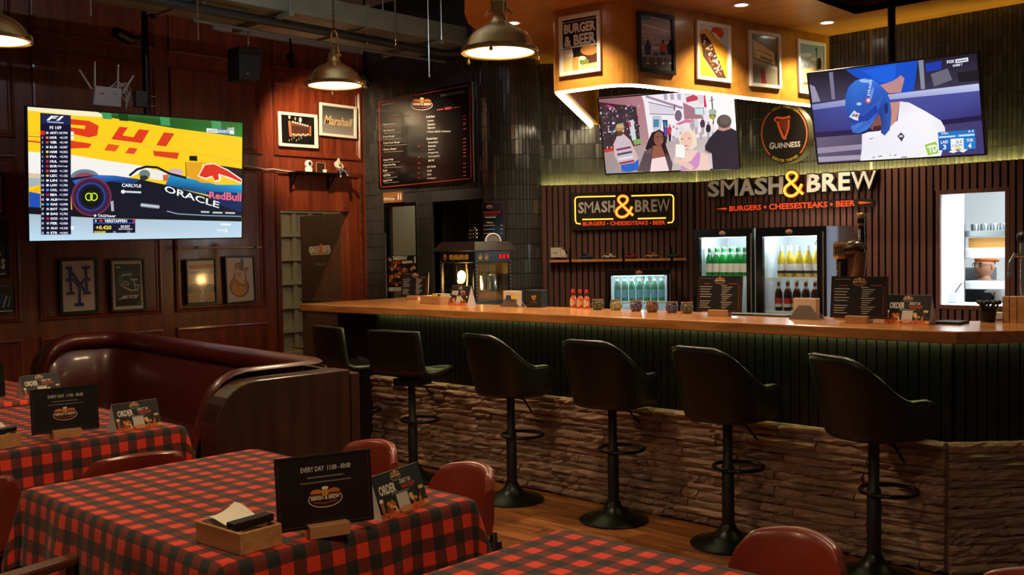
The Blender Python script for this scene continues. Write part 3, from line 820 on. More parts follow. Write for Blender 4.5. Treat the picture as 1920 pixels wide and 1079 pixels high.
# ------------------------------------------------------------------ tables under chequered cloths
def clothmat():
    m, nt, b = _nt('check_cloth'); N = nt.nodes; L = nt.links
    uv = N.new('ShaderNodeUVMap'); sp = N.new('ShaderNodeSeparateXYZ'); L.new(uv.outputs[0], sp.inputs[0])
    fs = []
    for ax in ('X', 'Y'):
        mu = N.new('ShaderNodeMath'); mu.operation = 'MULTIPLY'; mu.inputs[1].default_value = 1 / .078; L.new(sp.outputs[ax], mu.inputs[0])
        fr = N.new('ShaderNodeMath'); fr.operation = 'FRACT'; L.new(mu.outputs[0], fr.inputs[0])
        gt = N.new('ShaderNodeMath'); gt.operation = 'GREATER_THAN'; gt.inputs[1].default_value = .5; L.new(fr.outputs[0], gt.inputs[0]); fs.append(gt)
    ad = N.new('ShaderNodeMath'); ad.operation = 'ADD'; L.new(fs[0].outputs[0], ad.inputs[0]); L.new(fs[1].outputs[0], ad.inputs[1])
    dv = N.new('ShaderNodeMath'); dv.operation = 'MULTIPLY'; dv.inputs[1].default_value = .5; L.new(ad.outputs[0], dv.inputs[0])
    rp = N.new('ShaderNodeValToRGB'); rp.color_ramp.interpolation = 'CONSTANT'
    el = rp.color_ramp.elements; el[0].position = 0; el[0].color = (.80, .045, .014, 1); el[1].position = .25; el[1].color = (.155, .018, .011, 1)
    x = el.new(.75); x.color = (.018, .019, .020, 1)
    L.new(dv.outputs[0], rp.inputs[0]); L.new(rp.outputs[0], b.inputs['Base Color']); b.inputs['Roughness'].default_value = .85
    b.inputs['Sheen Weight'].default_value = .1
    wv = N.new('ShaderNodeTexNoise'); wv.inputs['Scale'].default_value = 900; L.new(uv.outputs[0], wv.inputs['Vector'])
    bp = N.new('ShaderNodeBump'); bp.inputs['Strength'].default_value = .1; bp.inputs['Distance'].default_value = .001; L.new(wv.outputs['Fac'], bp.inputs['Height']); L.new(bp.outputs[0], b.inputs['Normal'])
    return m
CLOTH = clothmat()
DKWOOD = wood('dark_walnut', (.020, .009, .006), (.05, .022, .013), .35, axis=2, scale=3, stretch=9, coat=.2)
def cloth(x0, x1, y0, y1, drop, label, seed=0):
    """cloth laid over a table top, hanging with folds and pointed corners"""
    z = .757; rnd = random.Random(seed); ph = [rnd.uniform(0, 6) for _ in range(8)]
    cs = .026; lx, ly = x1 - x0, y1 - y0
    nx = int((lx + 2 * drop) / cs); ny = int((ly + 2 * drop) / cs)
    me = bpy.data.meshes.new('tablecloth'); vs = []; uv = []
    for i in range(nx + 1):
        for j in range(ny + 1):
            u = -drop + (lx + 2 * drop) * i / nx; v = -drop + (ly + 2 * drop) * j / ny
            ox = max(-u, 0, u - lx); oy = max(-v, 0, v - ly); sx = -1 if u < 0 else 1; sy = -1 if v < 0 else 1
            bx = min(max(u, 0), lx); by = min(max(v, 0), ly)
            R = .02
            if ox == 0 and oy == 0: p = [u, v, 0]
            elif ox > 0 and oy > 0:
                r = math.hypot(ox, oy); a = math.atan2(oy, ox)
                # corner: cloth falls and folds back on itself
                out = .02 + .10 * math.sin(2 * a) * min(1, r / drop) * .75
                hang = min(r, drop * 1.28)
                p = [bx + sx * out * math.cos(a), by + sy * out * math.sin(a), -max(0, hang - .01)]
            else:
                o = ox + oy; fold = .011 * math.sin((u if oy else v) * 17 + ph[0] + (2 if oy else 0)) + .008 * math.sin((u if oy else v) * 31 + ph[1])
                t = min(1, o / drop); flare = min(o, R) * .8 + fold * t + .03 * t
                h = max(0, o - R * .6)
                p = [bx, by, -h]
                if ox: p[0] += sx * flare
                else: p[1] += sy * flare
            vs.append((x0 + p[0], y0 + p[1], z + p[2])); uv.append((u + seed * .013, v))
    fs = []
    for i in range(nx):
        for j in range(ny):
            a = i * (ny + 1) + j; fs.append((a, a + ny + 1, a + ny + 2, a + 1))
    me.from_pydata(vs, [], fs)
    ul = me.uv_layers.new(name='UVMap')
    for lp in me.loops: ul.data[lp.index].uv = uv[lp.vertex_index]
    me.materials.append(CLOTH); me.shade_smooth()
    o = bpy.data.objects.new('tablecloth', me); COL.objects.link(o)
    return tag(o, label, 'tablecloth', 'red and black chequered tablecloths')
def table(x0, x1, y0, y1, drop, lt, lc, seed):
    t = thing('dining_table', lt, 'table', ((x0 + x1) / 2, (y0 + y1) / 2, 0), 0, 'tables under chequered cloths')
    obj('tabletop', MB().box((x0 + .008, y0 + .008, .715), (x1 - .008, y1 - .008, .752)), DKWOOD, t, bevel=.008)
    for a in (x0 + .1, x1 - .1):
        for b in (y0 + .1, y1 - .1): obj('leg', MB().box((a - .03, b - .03, 0), (a + .03, b + .03, .715)), DKWOOD, t, bevel=.004)
    cloth(x0, x1, y0, y1, drop, lc, seed)
table(-3.345, -2.16, 1.225, 2.05, .25, 'dining table in the middle foreground under a chequered cloth', 'red and black chequered cloth on the table with the open napkin box in front', 1)
table(-5.25, -4.07, 1.3, 2.13, .25, 'dining table at the left in front of the curved booth', 'red and black chequered cloth on the left table before the booth', 2)
table(-1.715, -.5, 1.15, 1.985, .25, 'dining table cut off by the bottom edge of the picture', 'red and black chequered cloth on the empty table at the bottom edge', 3)
table(-6.75, -5.47, 1.42, 2.25, .22, 'dining table at the far left inside the booth', 'red and black chequered cloth on the farthest left table, half hidden', 4)

# ------------------------------------------------------------------ low leather chairs
OX = mat('oxblood_leather', lin((128, 46, 30)), .30, var=.18, nscale=5, bump=.12, bscale=240, coat=.15)
def make_chair(label, arms=False):
    t = thing('leather_chair', label, 'chair', (0, 0, 0), 0, 'low oxblood leather chairs')
    # back shell; +y is where the sitter looks
    def bk(u, v):
        a = (u - .5) * 2; x = a * .215
        y = -.205 + .085 * a * a
        top = .695 - .030 * abs(a) ** 2 - (.05 * max(0, (abs(a) - .84) / .16) ** 1.3); bot = .44
        n = 12; th = .026
        if v < .42: f = v / .42; z = bot + (top - bot) * f; off = -th; 
        elif v < .56: f = (v - .42) / .14; z = top + .014 * math.sin(PI * f); off = -th * math.cos(PI * f)
        else: f = (v - .56) / .44; z = top - (top - bot) * f; off = th + .012 * math.sin(PI * f)
        lean = -.05 * ((z - bot) / .26)
        w = 1.03 - .16 * max(0, (z - .50) / .19)
        return V((x * w, y + off + lean, z))
    mb = MB(); mb.grid(bk, 29, 26)
    for u in (0, 1): mb.face([bk(u, k / 25) for k in range(26)])
    obj('backrest', mb, OX, t, smooth=55)
    def se(u, v):
        a = 2 * PI * u; e = 4; ca, sa = math.cos(a), math.sin(a); k2 = (abs(ca) ** e + abs(sa) ** e) ** (-1 / e)
        pr = [(0, .405), (.93, .405), (1, .42), (1, .44), (.95, .456), (.6, .466), (0, .468)]
        f = v * (len(pr) - 1); i = min(int(f), len(pr) - 2); f -= i
        r = pr[i][0] * (1 - f) + pr[i + 1][0] * f; z = pr[i][1] * (1 - f) + pr[i + 1][1] * f
        return V((.215 * r * ca * k2, .02 + .215 * r * sa * k2, z))
    obj('seat', MB().grid(se, 29, 13, cu=True), OX, t, smooth=55)
    mb = MB(); mb.box((-.225, -.20, .365), (-.19, .22, .405)); mb.box((.19, -.20, .365), (.225, .22, .405)); mb.box((-.19, -.20, .365), (.19, -.165, .405)); mb.box((-.19, .185, .365), (.19, .22, .405))
    obj('seat_rail', mb, DKWOOD, t, bevel=.006)
    for sx in (-1, 1):
        for sy in (-1, 1):
            x, y = sx * .205, .2 * sy; x2, y2 = x + sx * .025, y + sy * .045
            k = [(x - .022, y - .022, .37), (x + .022, y - .022, .37), (x + .022, y + .022, .37), (x - .022, y + .022, .37)]
            b = [(x2 - .013, y2 - .013, 0), (x2 + .013, y2 - .013, 0), (x2 + .013, y2 + .013, 0), (x2 - .013, y2 + .013, 0)]
            mb = MB(); mb.raw(k + b, [(0, 1, 2, 3), (7, 6, 5, 4)] + [(i, (i + 1) % 4, (i + 1) % 4 + 4, i + 4) for i in range(4)])
            obj('leg', mb, DKWOOD, t, bevel=.004)
        mb = MB(); mb.tube([(sx * .20, -.17, .44), (sx * .215, -.16, .40), (sx * .22, -.15, .37)], .016, 8); obj('back_post', mb, DKWOOD, t, smooth=50)
    if arms:
        for sx in (-1, 1):
            mb = MB(); mb.prism([(sx * x_, y_, .605) for x_, y_ in ((.195, -.2), (.245, -.2), (.275, .0), (.275, .16), (.25, .25), (.22, .25), (.22, .1), (.215, 0))], (0, 0, .028)); obj('armrest', mb, mat('arm_walnut', (.10, .035, .018), .28, coat=.3), t, bevel=.008)
            mb = MB(); mb.tube([(sx * .235, .17, .40), (sx * .245, .17, .615)], .016, 8); obj('arm_post', mb, DKWOOD, t, smooth=50)
    return t
R = math.radians
ch = make_chair('oxblood leather chair right of the table beside the order card')
ch.scale = (.9, .9, .9); ch.location = (-2.93, 2.60, 0); ch.rotation_euler = (0, 0, R(180 - 6))
dup(ch, (-3.60, 2.66, 0), R(180 + 4), 'oxblood leather chair half hidden behind the opening hours sign')
dup(ch, (-1.46, 2.56, 0), R(180 - 4), 'oxblood leather chair at the bottom edge below the right stools')
dup(ch, (-.76, 2.62, 0), R(180 + 4), 'oxblood leather chair cut off in the bottom right corner')
c4 = dup(ch, (-3.90, 1.80, 0), R(90 - 10), 'oxblood leather chair between the two left chequered tables'); c4.scale = (1, 1, 1.06)
c4 = dup(ch, (-3.93, 1.14, 0), R(90 + 4), 'oxblood leather chair back cut off at the left edge'); c4.scale = (1, 1, 1.06)
ca = make_chair('chair with dark wooden arms tucked under the middle table, bottom left', True)
ca.location = (-3.13, .96, 0); ca.rotation_euler = (0, 0, R(14))

# ------------------------------------------------------------------ curved booth
SH = .965
LEA = mat('booth_leather', lin((82, 25, 17)), .38, var=.15, nscale=3, bump=.06, bscale=160, coat=.25)
PANW = wood('booth_panel', (.030, .010, .007), (.060, .021, .013), .35, axis=2, scale=2, stretch=8, coat=.2)
bo = thing('booth_sofa', 'curved oxblood leather booth with dark wooden end panel', 'booth', (-5.6, 3.0, 0))
BXL, BXR, BYB, BYF = -7.13, -4.20, 3.28, 2.34
# upholstered back: a U in plan, rounded at the back corners
BYL = Xp(72, 700, BXL).y
up = rounded([(BXL, BYL), (BXL, BYB), (BXR, BYB - .27), (BXR, BYF - .06)], [0, .28, .18, 0], 8)
dense = []
for i in range(len(up) - 1):
    n = max(1, int((up[i + 1] - up[i]).length / .06))
    for k in range(n): dense.append(up[i].lerp(up[i + 1], k / n))
dense.append(up[-1])
N_ = len(dense)
def nrm(i):
    a, b = dense[max(i - 1, 0)], dense[min(i + 1, N_ - 1)]; t = (b - a).normalized(); return V((-t.y, t.x, 0))  # outwards
def top_h(i):
    d = min((dense[i] - dense[0]).length, (dense[i] - dense[-1]).length); R_ = .26
    return SH - (R_ - math.sqrt(max(0, R_ * R_ - max(0, R_ - d) ** 2)))
mb = MB(); sec = []
for i in range(N_):
    n = nrm(i); h = top_h(i); p = dense[i]; r = .055; ring = []
    for q in range(12):
        a = -PI * .5 + PI * 1.25 * q / 11
        ring.append(p + n * (-.02 - r * math.cos(a) * 1.0 + .02) + V((0, 0, h - r + r * math.sin(a))))
    low = [p - n * .06 + V((0, 0, h - .20)), p - n * .075 + V((0, 0, max(.46, h - .35))), p - n * .10 + V((0, 0, .40))]
    sec.append(list(reversed(low)) + ring)
k0 = len(mb.v); m_ = len(sec[0])
for s_ in sec: mb.v += s_
for i in range(N_ - 1):
    for q in range(m_ - 1): mb.f.append((k0 + i * m_ + q, k0 + (i + 1) * m_ + q, k0 + (i + 1) * m_ + q + 1, k0 + i * m_ + q + 1)); mb.c.append(None)
for e_ in (0, N_ - 1): mb.f.append(tuple(k0 + e_ * m_ + q for q in range(m_))); mb.c.append(None)
obj('leather_back', mb, LEA, bo, smooth=60)
mb = MB(); pl_ = [dense[i] + nrm(i) * .055 + V((0, 0, top_h(i) - .05)) for i in range(N_)]; obj('piping', MB().tube(pl_, .007, 6), LEA, bo, smooth=60)
# outer wooden panels
mb = MB()
prof = [(BYF - .06, 0), (BYF - .06, .70)] + [(BYF - .06 + .22 - .22 * math.cos(t), .70 + .22 * math.sin(t)) for t in [PI / 2 * k / 8 for k in range(1, 9)]] + [(3.03, .92), (3.03, 0)]
mb.prism([(BXR + .03, y, z) for y, z in prof], (.14, 0, 0)); obj('end_panel', mb, PANW, bo, bevel=.006)
mb = MB(); mb.prism([(BXL - .03, 3.3 if y > 3 else y + BYL - BYF + .06, z) for y, z in prof], (-.12, 0, 0)); obj('end_panel', mb, PANW, bo, bevel=.006)
mb = MB(); mb.prism([(BXL - .1, BYB + .05, 0), (BXR + .17, 3.035, 0), (BXR + .17, 3.09, 0), (BXL - .1, BYB + .12, 0)], (0, 0, .90)); obj('back_panel', mb, PANW, bo, bevel=.006)
mb = MB(); mb.prism([(BXL + .06, 2.5, .33), (BXR - .05, 2.5, .33), (BXR - .05, 2.97, .33), (BXL + .06, 3.22, .33)], (0, 0, .13)); obj('seat', mb, LEA, bo, bevel=.03, seg=3)
obj('seat_base', MB().prism([(BXL + .06, 2.56, 0), (BXR - .05, 2.56, 0), (BXR - .05, 2.97, 0), (BXL + .06, 3.22, 0)], (0, 0, .33)), PANW, bo)

# ------------------------------------------------------------------ brass pendants
BRASSP = mat('pendant_brass', (.72, .49, .19), .26, .86, var=.1, nscale=4)
def make_pendant(label, p):
    t = thing('pendant_lamp', label, 'pendant lamp', tuple(p), 0, 'brass dome pendants')
    S = .18 / .175
    dome = [(.175, 0), (.176, .012), (.170, .022), (.165, .03), (.150, .062), (.125, .092), (.095, .113), (.065, .128), (.045, .142), (.034, .16), (.030, .18), (.030, .24), (.022, .245), (.0, .246)]
    obj('dome', MB().lathe([(r * S, h) for r, h in dome], p, 40, cap=False), BRASSP, t, smooth=45)
    obj('rim', MB().lathe([(.168, -.006), (.186, -.006), (.188, .004), (.186, .014), (.170, .014)], p, 40, cap=False), BRASSP, t, smooth=45)
    obj('diffuser', MB().lathe([(.0, -.012), (.06, -.010), (.12, -.006), (.168, .002)], p, 36, cap=False), emis('pendant_glass', lin((255, 222, 150)), 5.0), t, smooth=60)
    mb = MB(); mb.tube([p + V((-.036, 0, .2)), p + V((-.036, 0, .30)), p + V((-.02, 0, .335)), p + V((0, 0, .345)), p + V((.02, 0, .335)), p + V((.036, 0, .30)), p + V((.036, 0, .2))], .005, 8); obj('yoke', mb, BRASSP, t, smooth=45)
    for k in range(3):
        a = 2 * PI * k / 3 + .5; d = V((math.cos(a), math.sin(a), 0)); mb = MB(); mb.tube([p + d * .187 + V((0, 0, .018)), p + d * .205 + V((0, 0, .012)), p + d * .207 + V((0, 0, -.02))], .006, 6); mb.ball(p + d * .207 + V((0, 0, -.022)), .010, 8, 6); obj('wing_clamp', mb, BRASSP, t, smooth=50)
    for sx in (-1, 1):
        mb = MB(); mb.tube([p + V((sx * .032, 0, .20)), p + V((sx * .05, 0, .195)), p + V((sx * .07, 0, .175))], .005, 6); mb.ball(p + V((sx * .044, 0, .2)), .010, 8, 6); obj('thumb_screw', mb, BRASSP, t, smooth=50)
    mb = MB(); z = .345; k = 0
    while z + p.z < 3.9:
        c = p + V((0, 0, z)); d = V((1, 0, 0)) if k % 2 else V((0, 1, 0))
        mb.tube([c + d * (.009 * math.cos(a)) + V((0, 0, .017 * math.sin(a))) for a in [2 * PI * q / 8 for q in range(8)]], .0024, 4, closed=True); z += .027; k += 1
    obj('chain', mb, mat('old_bronze', (.10, .07, .035), .4, 1), t)
    light('pendant_bulb', 'SPOT', p + V((0, 0, -.02)), PENDANT_W, (1, .72, .40), .10, None, 142, t, .5)
    return t
L1, L2, L3 = Dp(628, 160, 6.28), Dp(937, 98, 4.8), Dp(-12, 75, 5.2)
pd = make_pendant('brass dome pendant hanging in front of the guitar pictures', L1)
dup(pd, L2, .6, 'large brass dome pendant hanging at the top centre of the picture')
dup(pd, L3, .2, 'brass dome pendant cut off at the top left edge')
dup(pd, (-1.15, 1.35, 2.55), .2, 'brass dome pendant out of view over the front table')
dup(pd, (-3.0, .9, 2.62), 0, 'brass dome pendant out of view over the middle table')
# ------------------------------------------------------------------ screens
def tv(label, c, yaw, tilt, roll, W, crop, zoom, draw, mount):
    H_ = W * 9 / 16; c = V(c); yaw, tilt, roll = map(math.radians, (yaw, tilt, roll))
    n = V((math.cos(yaw) * math.cos(tilt), math.sin(yaw) * math.cos(tilt), -math.sin(tilt))); rx = V((-math.sin(yaw), math.cos(yaw), 0)); ux = n.cross(rx)
    a, b = rx * math.cos(roll) + ux * math.sin(roll), ux * math.cos(roll) - rx * math.sin(roll)
    t = thing('television', label, 'television', tuple(c))
    mb = MB(); mb.obox(c - a * W / 2 - b * H_ / 2 - n * .035, a * W, b * H_, n * .033); obj('housing', mb, BLK, t, bevel=.004)
    mb = MB(); rim(mb, [c - a * W / 2 + b * H_ / 2 - n * .01, c + a * W / 2 + b * H_ / 2 - n * .01, c + a * W / 2 - b * H_ / 2 - n * .01, c - a * W / 2 - b * H_ / 2 - n * .01], .010, .016, n); obj('bezel', mb, BLK, t)
    f = on(c, n); ar = Art(lambda x, y: f(crop[0] + x / zoom, crop[1] + y / zoom), n, 5e-5, .0005)
    draw(ar); ar.build('picture', SCREEN, t)
    bk = c - n * .05
    mb = MB(); mb.obox(c - a * .2 - b * .2 - n * .07, a * .4, b * .4, n * .036); obj('back_cover', mb, BLK, t, bevel=.01)
    if mount:
        mb = MB(); top = V(mount); mid = V((mount[0], mount[1], c.z)); mb.tube([mid - V((0, 0, .1)), top], .027, 12); obj('ceiling_pole', mb, BLKM, t, smooth=40)
        mb = MB(); mb.tube([mid, c - n * .07], .03, 8); obj('bracket', mb, BLKM, t)
    return t
def race(a):
    q = a.poly
    q([(198, 72), (1745, 192), (1738, 1025), (207, 1045)], 'fdd01c')
    q([(198, 72), (700, 112), (980, 170), (520, 140), (200, 104)], 'fdf0c4')
    q([(690, 112), (1745, 192), (1745, 298), (1250, 232), (800, 158)], ['3d6b34', '1f6a22', '2a8a2c', '1c5a20', '20481e'])
    for x in (730, 850, 1150, 1520): q([(x, 116 + (x - 690) * .076), (x + 70, 122 + (x - 690) * .076), (x + 75, 165 + (x - 690) * .11), (x + 10, 160 + (x - 690) * .11)], '3f9a5a' if x != 850 else '173f17')
    q([(200, 400), (520, 425), (760, 465), (1000, 500), (1100, 520), (900, 600), (500, 600), (205, 560)], 'f6f3ee')
    q([(203, 555), (520, 575), (520, 640), (205, 640)], 'd8c8a8'); q([(204, 590), (300, 596), (300, 640), (205, 660)], 'a8b4bb'); q([(204, 690), (300, 640), (300, 680), (205, 735)], 'f6b81e')
    q([(206, 845), (1740, 900), (1738, 1025), (207, 1045)], ['a9bccb', 'b4d4ea', 'c6def0', 'bfe0f4'])
    # lettering on the barrier
    q([(500, 165), (640, 180), (710, 215), (700, 285), (640, 300), (500, 268), (500, 225), (610, 240), (615, 215), (500, 205)], 'e23a1c'); q([(500, 320), (660, 345), (640, 375), (500, 380)], 'e0401e')
    q([(860, 222), (920, 228), (880, 285), (960, 298), (1000, 240), (1075, 248), (1020, 340), (800, 312)], 'e23a1c'); q([(780, 345), (860, 358), (830, 400), (750, 392)], 'e8581e'); q([(930, 372), (990, 380), (965, 420), (900, 412)], 'e8482e')
    q([(1180, 262), (1255, 272), (1195, 365), (1125, 355)], 'dd3d1a'); q([(1100, 395), (1290, 410), (1275, 455), (1110, 432)], 'dd3f1c')
    a.line([(200, 262), (300, 272), (700, 310), (1300, 400), (1745, 470)], 9, 'f7c32a'); a.line([(200, 325), (300, 335)], 12, 'd84a3a'); a.line([(200, 290), (290, 296)], 7, 'e07a3a')
    # car
    q([(208, 690), (290, 705), (290, 840), (210, 820)], '1d52b4'); q([(208, 800), (700, 830), (1738, 860), (1738, 905), (700, 880), (208, 850)], '0e1218')
    a.disc(610, 590, 105, 62, '6b8296'); a.disc(610, 600, 80, 50, '8e4a5e')
    q([(500, 590), (700, 570), (830, 575), (1000, 600), (1190, 640), (1740, 790), (1740, 870), (800, 860), (520, 830)], '0f1526')
    q([(520, 610), (700, 572), (860, 580), (1010, 605), (960, 640), (800, 615), (560, 660)], ['2c66c8', '2f78d8', '1e54a8', '173a78', '152c5c', '1a4488', '2a5ab8'])
    q([(1190, 640), (1220, 565), (1350, 590), (1560, 640), (1742, 640), (1742, 700), (1500, 715), (1300, 670)], ['1c6aa8', '1f9ad2', '24a8de', '1f86c2', '28b0d8', '1a7ab8', '145c96', '12406e'])
    q([(1560, 780), (1742, 840), (1742, 700), (1480, 690)], '12295a')
    q([(1345, 475), (1455, 480), (1440, 600), (1560, 630), (1450, 625), (1340, 575)], 'e9a41c'); q([(1440, 480), (1742, 525), (1742, 600), (1600, 520)], '2c1a1e')
    q([(1420, 580), (1470, 490), (1540, 485), (1640, 530), (1742, 600), (1738, 632), (1660, 600), (1590, 575), (1590, 610), (1550, 622), (1530, 585), (1480, 600)], 'f4ece6')
    q([(1432, 575), (1475, 498), (1540, 492), (1640, 540), (1735, 606), (1735, 622), (1650, 585), (1570, 560), (1575, 600), (1548, 610), (1525, 575), (1480, 590)], 'e0351c')
    q([(1362, 432), (1418, 432), (1420, 470), (1362, 466)], '14120f'); a.line([(1336, 475), (1340, 580)], 5, '18120e')
    a.disc(1260, 550, 60, 26, 'd8b0b8'); q([(1060, 525), (1190, 545), (1215, 580), (1200, 610), (1080, 600)], 'f2ece6')
    a.line([(930, 575), (985, 530), (1050, 510), (1130, 515), (1220, 560), (1340, 590)], 17, '15181f'); a.disc(1040, 565, 40, 34, '6e8078'); a.disc(1035, 590, 30, 18, '2a3430'); q([(1170, 570), (1215, 565), (1205, 612), (1175, 612)], 'd8663c')
    a.line([(1200, 830), (1280, 850), (1500, 862), (1735, 868)], 7, '8ea8bc')
    # near wheel
    a.disc(657, 725, 145, 140, '7a2c48', 36); a.disc(657, 727, 132, 128, '3c1e3c', 36); a.disc(655, 727, 106, 104, '2b3f9a', 36); a.disc(655, 727, 92, 92, '141a30', 36); a.disc(655, 727, 70, 72, '0c0f10', 32); a.disc(655, 727, 48, 48, '16220e')
    for dx in (-16, 20):
        a.line([(655 + dx + 24 * math.cos(t), 727 + 26 * math.sin(t)) for t in [2 * PI * k / 18 for k in range(18)]], 8, 'cde63c', True)
    q([(795, 760), (815, 755), (820, 830), (800, 830)], 'aeb6be')
    a.text('CARLYLE', [(875, 630), (1015, 638), (1015, 660), (875, 655)], 'eef2f4', .03); a.disc(885, 690, 15, 14, 'eef2f4'); a.line([(900, 690), (1015, 695)], 13, 'd8dee4'); a.line([(1012, 785), (1145, 800)], 26, '9aa6ac'); a.line([(1010, 785), (1148, 800)], 5, 'f0f4f4')
    a.text('ORACLE', [(1185, 642), (1580, 765), (1575, 810), (1182, 690)], 'f6fafa', .015)
    a.text('RedBull', [(1505, 690), (1738, 700), (1735, 762), (1505, 738)], 'ee6c84', .03)
    for x0, x1, y in ((1445, 1505, 835), (1530, 1600, 840), (1620, 1690, 842)): a.line([(x0, y), (x1, y + 2)], 12, 'c6ced4')
    # timing tower
    q([(288, 122), (508, 140), (510, 998), (294, 1000)], '0c1030'); q([(290, 125), (506, 142), (506, 208), (291, 200)], '1c2250')
    a.text('F1', [(340, 142), (458, 146), (450, 180), (332, 176)], 'f4f6fa', .04, .3); a.line([(338, 186), (456, 194)], 9, 'aab0cc'); a.text('P3 1:09', (356, 217, 440, 240), 'f4f6fa', .03)
    q([(290, 250), (320, 251), (320, 282), (290, 281)], 'e2231a')
    nm = 'ANT NOR VER RUS HAM PIA HUL BOR HAD LEC LIN LAW COL BEA ALB GAS BOT SAI OCO PER ALO STR'.split()
    gp = ['1:45.990', '+0.139', '+0.149', '+0.507', '+0.552', '+0.765', '+0.934', 'Out Lap', '+1.105', '+1.152', '+1.186', '+1.700', '+1.924', '+1.939', 'Out Lap', '+2.098', '+2.084', '+2.702', '+2.740', '+3.000', '+4.105', '+4.041']
    bc = 'c8d0d8 f08c28 e04830 c8d0d8 e8d838 f08c28 c8242c c8242c e04830 e8d838 e8e8f0 e8e8f0 38a8e8 d82430 e8e8f0 38a8e8 b8c0c8 e8e8f0 d82430 b8c0c8 b8c0c8 b8c0c8'.split()
    for i in range(22):
        y = 266 + i * 34.3; xs = i * .25
        a.h -= a.lay * 4
        a.text(str(i + 1), (298 if i > 8 else 301, y - 8, 314 if i > 8 else 308, y + 8), 'f2f4f8', .02); a.disc(338 + xs, y, 11, 9, bc[i], 8)
        a.text(nm[i], (357 + xs, y - 9, 408 + xs, y + 9), 'f6f8fb', .04); a.text(gp[i], (413 if i in (0, 7, 14) else 427, y - 8, 485 + xs * .3, y + 9), 'f0f2f6', .02)
    for y in (270, 303, 950): q([(508, y - 13), (530, y - 12), (530, y + 13), (508, y + 12)], 'f2f2f4'); 
    q([(668, 850), (838, 852), (838, 878), (668, 876)], '0d1024'); a.text('TAGHeuer', (702, 854, 832, 874), 'f4f6fa', .02); a.disc(683, 862, 10, 9, 'f0f0f2', 8)
    q([(668, 884), (972, 888), (972, 986), (668, 988)], '0c1030'); a.line([(670, 916), (970, 916)], 5, '2c6ad8'); a.text('3', (680, 892, 694, 908), 'f4f6fa', .03); a.disc(724, 900, 14, 8, 'd8422c', 8); a.text('VERSTAPPEN', (750, 890, 912, 912), 'f6f8fb', .03); q([(954, 890), (968, 890), (968, 912), (954, 912)], 'd8242c')
    a.text('+0.420', (688, 934, 800, 962), 'f4e03a', .03); a.text('20.527', (866, 932, 934, 948), 'f4f6fa', .03); a.text('ANTONELLI', (850, 952, 950, 965), 'f4f6fa', .01); q([(676, 974), (758, 974), (758, 987), (676, 988)], 'e4cc30'); a.text('SECTOR 1', (682, 976, 752, 985), '20202a', .02); a.text('S2', (812, 975, 832, 985), 'c8ccd8', .02); a.text('S3', (914, 975, 934, 985), 'c8ccd8', .02)
    a.text('LIVE', (1636, 228, 1684, 246), 'f4f6f4', .03); q([(1485, 232), (1565, 240), (1565, 268), (1485, 262)], 'eef2f0'); q([(1565, 240), (1650, 246), (1650, 274), (1565, 268)], '7482d0'); q([(1650, 246), (1684, 249), (1684, 277), (1650, 274)], 'eef2f0'); a.text('SPORTS', (1570, 248, 1645, 266), 'f4f6fa', .02); a.text('beIN', (1496, 241, 1556, 260), '9aa0b0', .02)
    a.text('TURN', (1556, 962, 1610, 976), 'f4fafe', .02); a.text('6', (1616, 952, 1636, 984), 'f4fafe', .03); a.line([(1585, 925), (1660, 928)], 14, 'f0f8fc')
tv('television on the left wall showing a race car passing a yellow barrier', (-7.104, 3.489, 2.091), -.707, 5.095, .754, 1.66, (0, 180), 3.84, race, (-7.28, 3.62, 3.6))

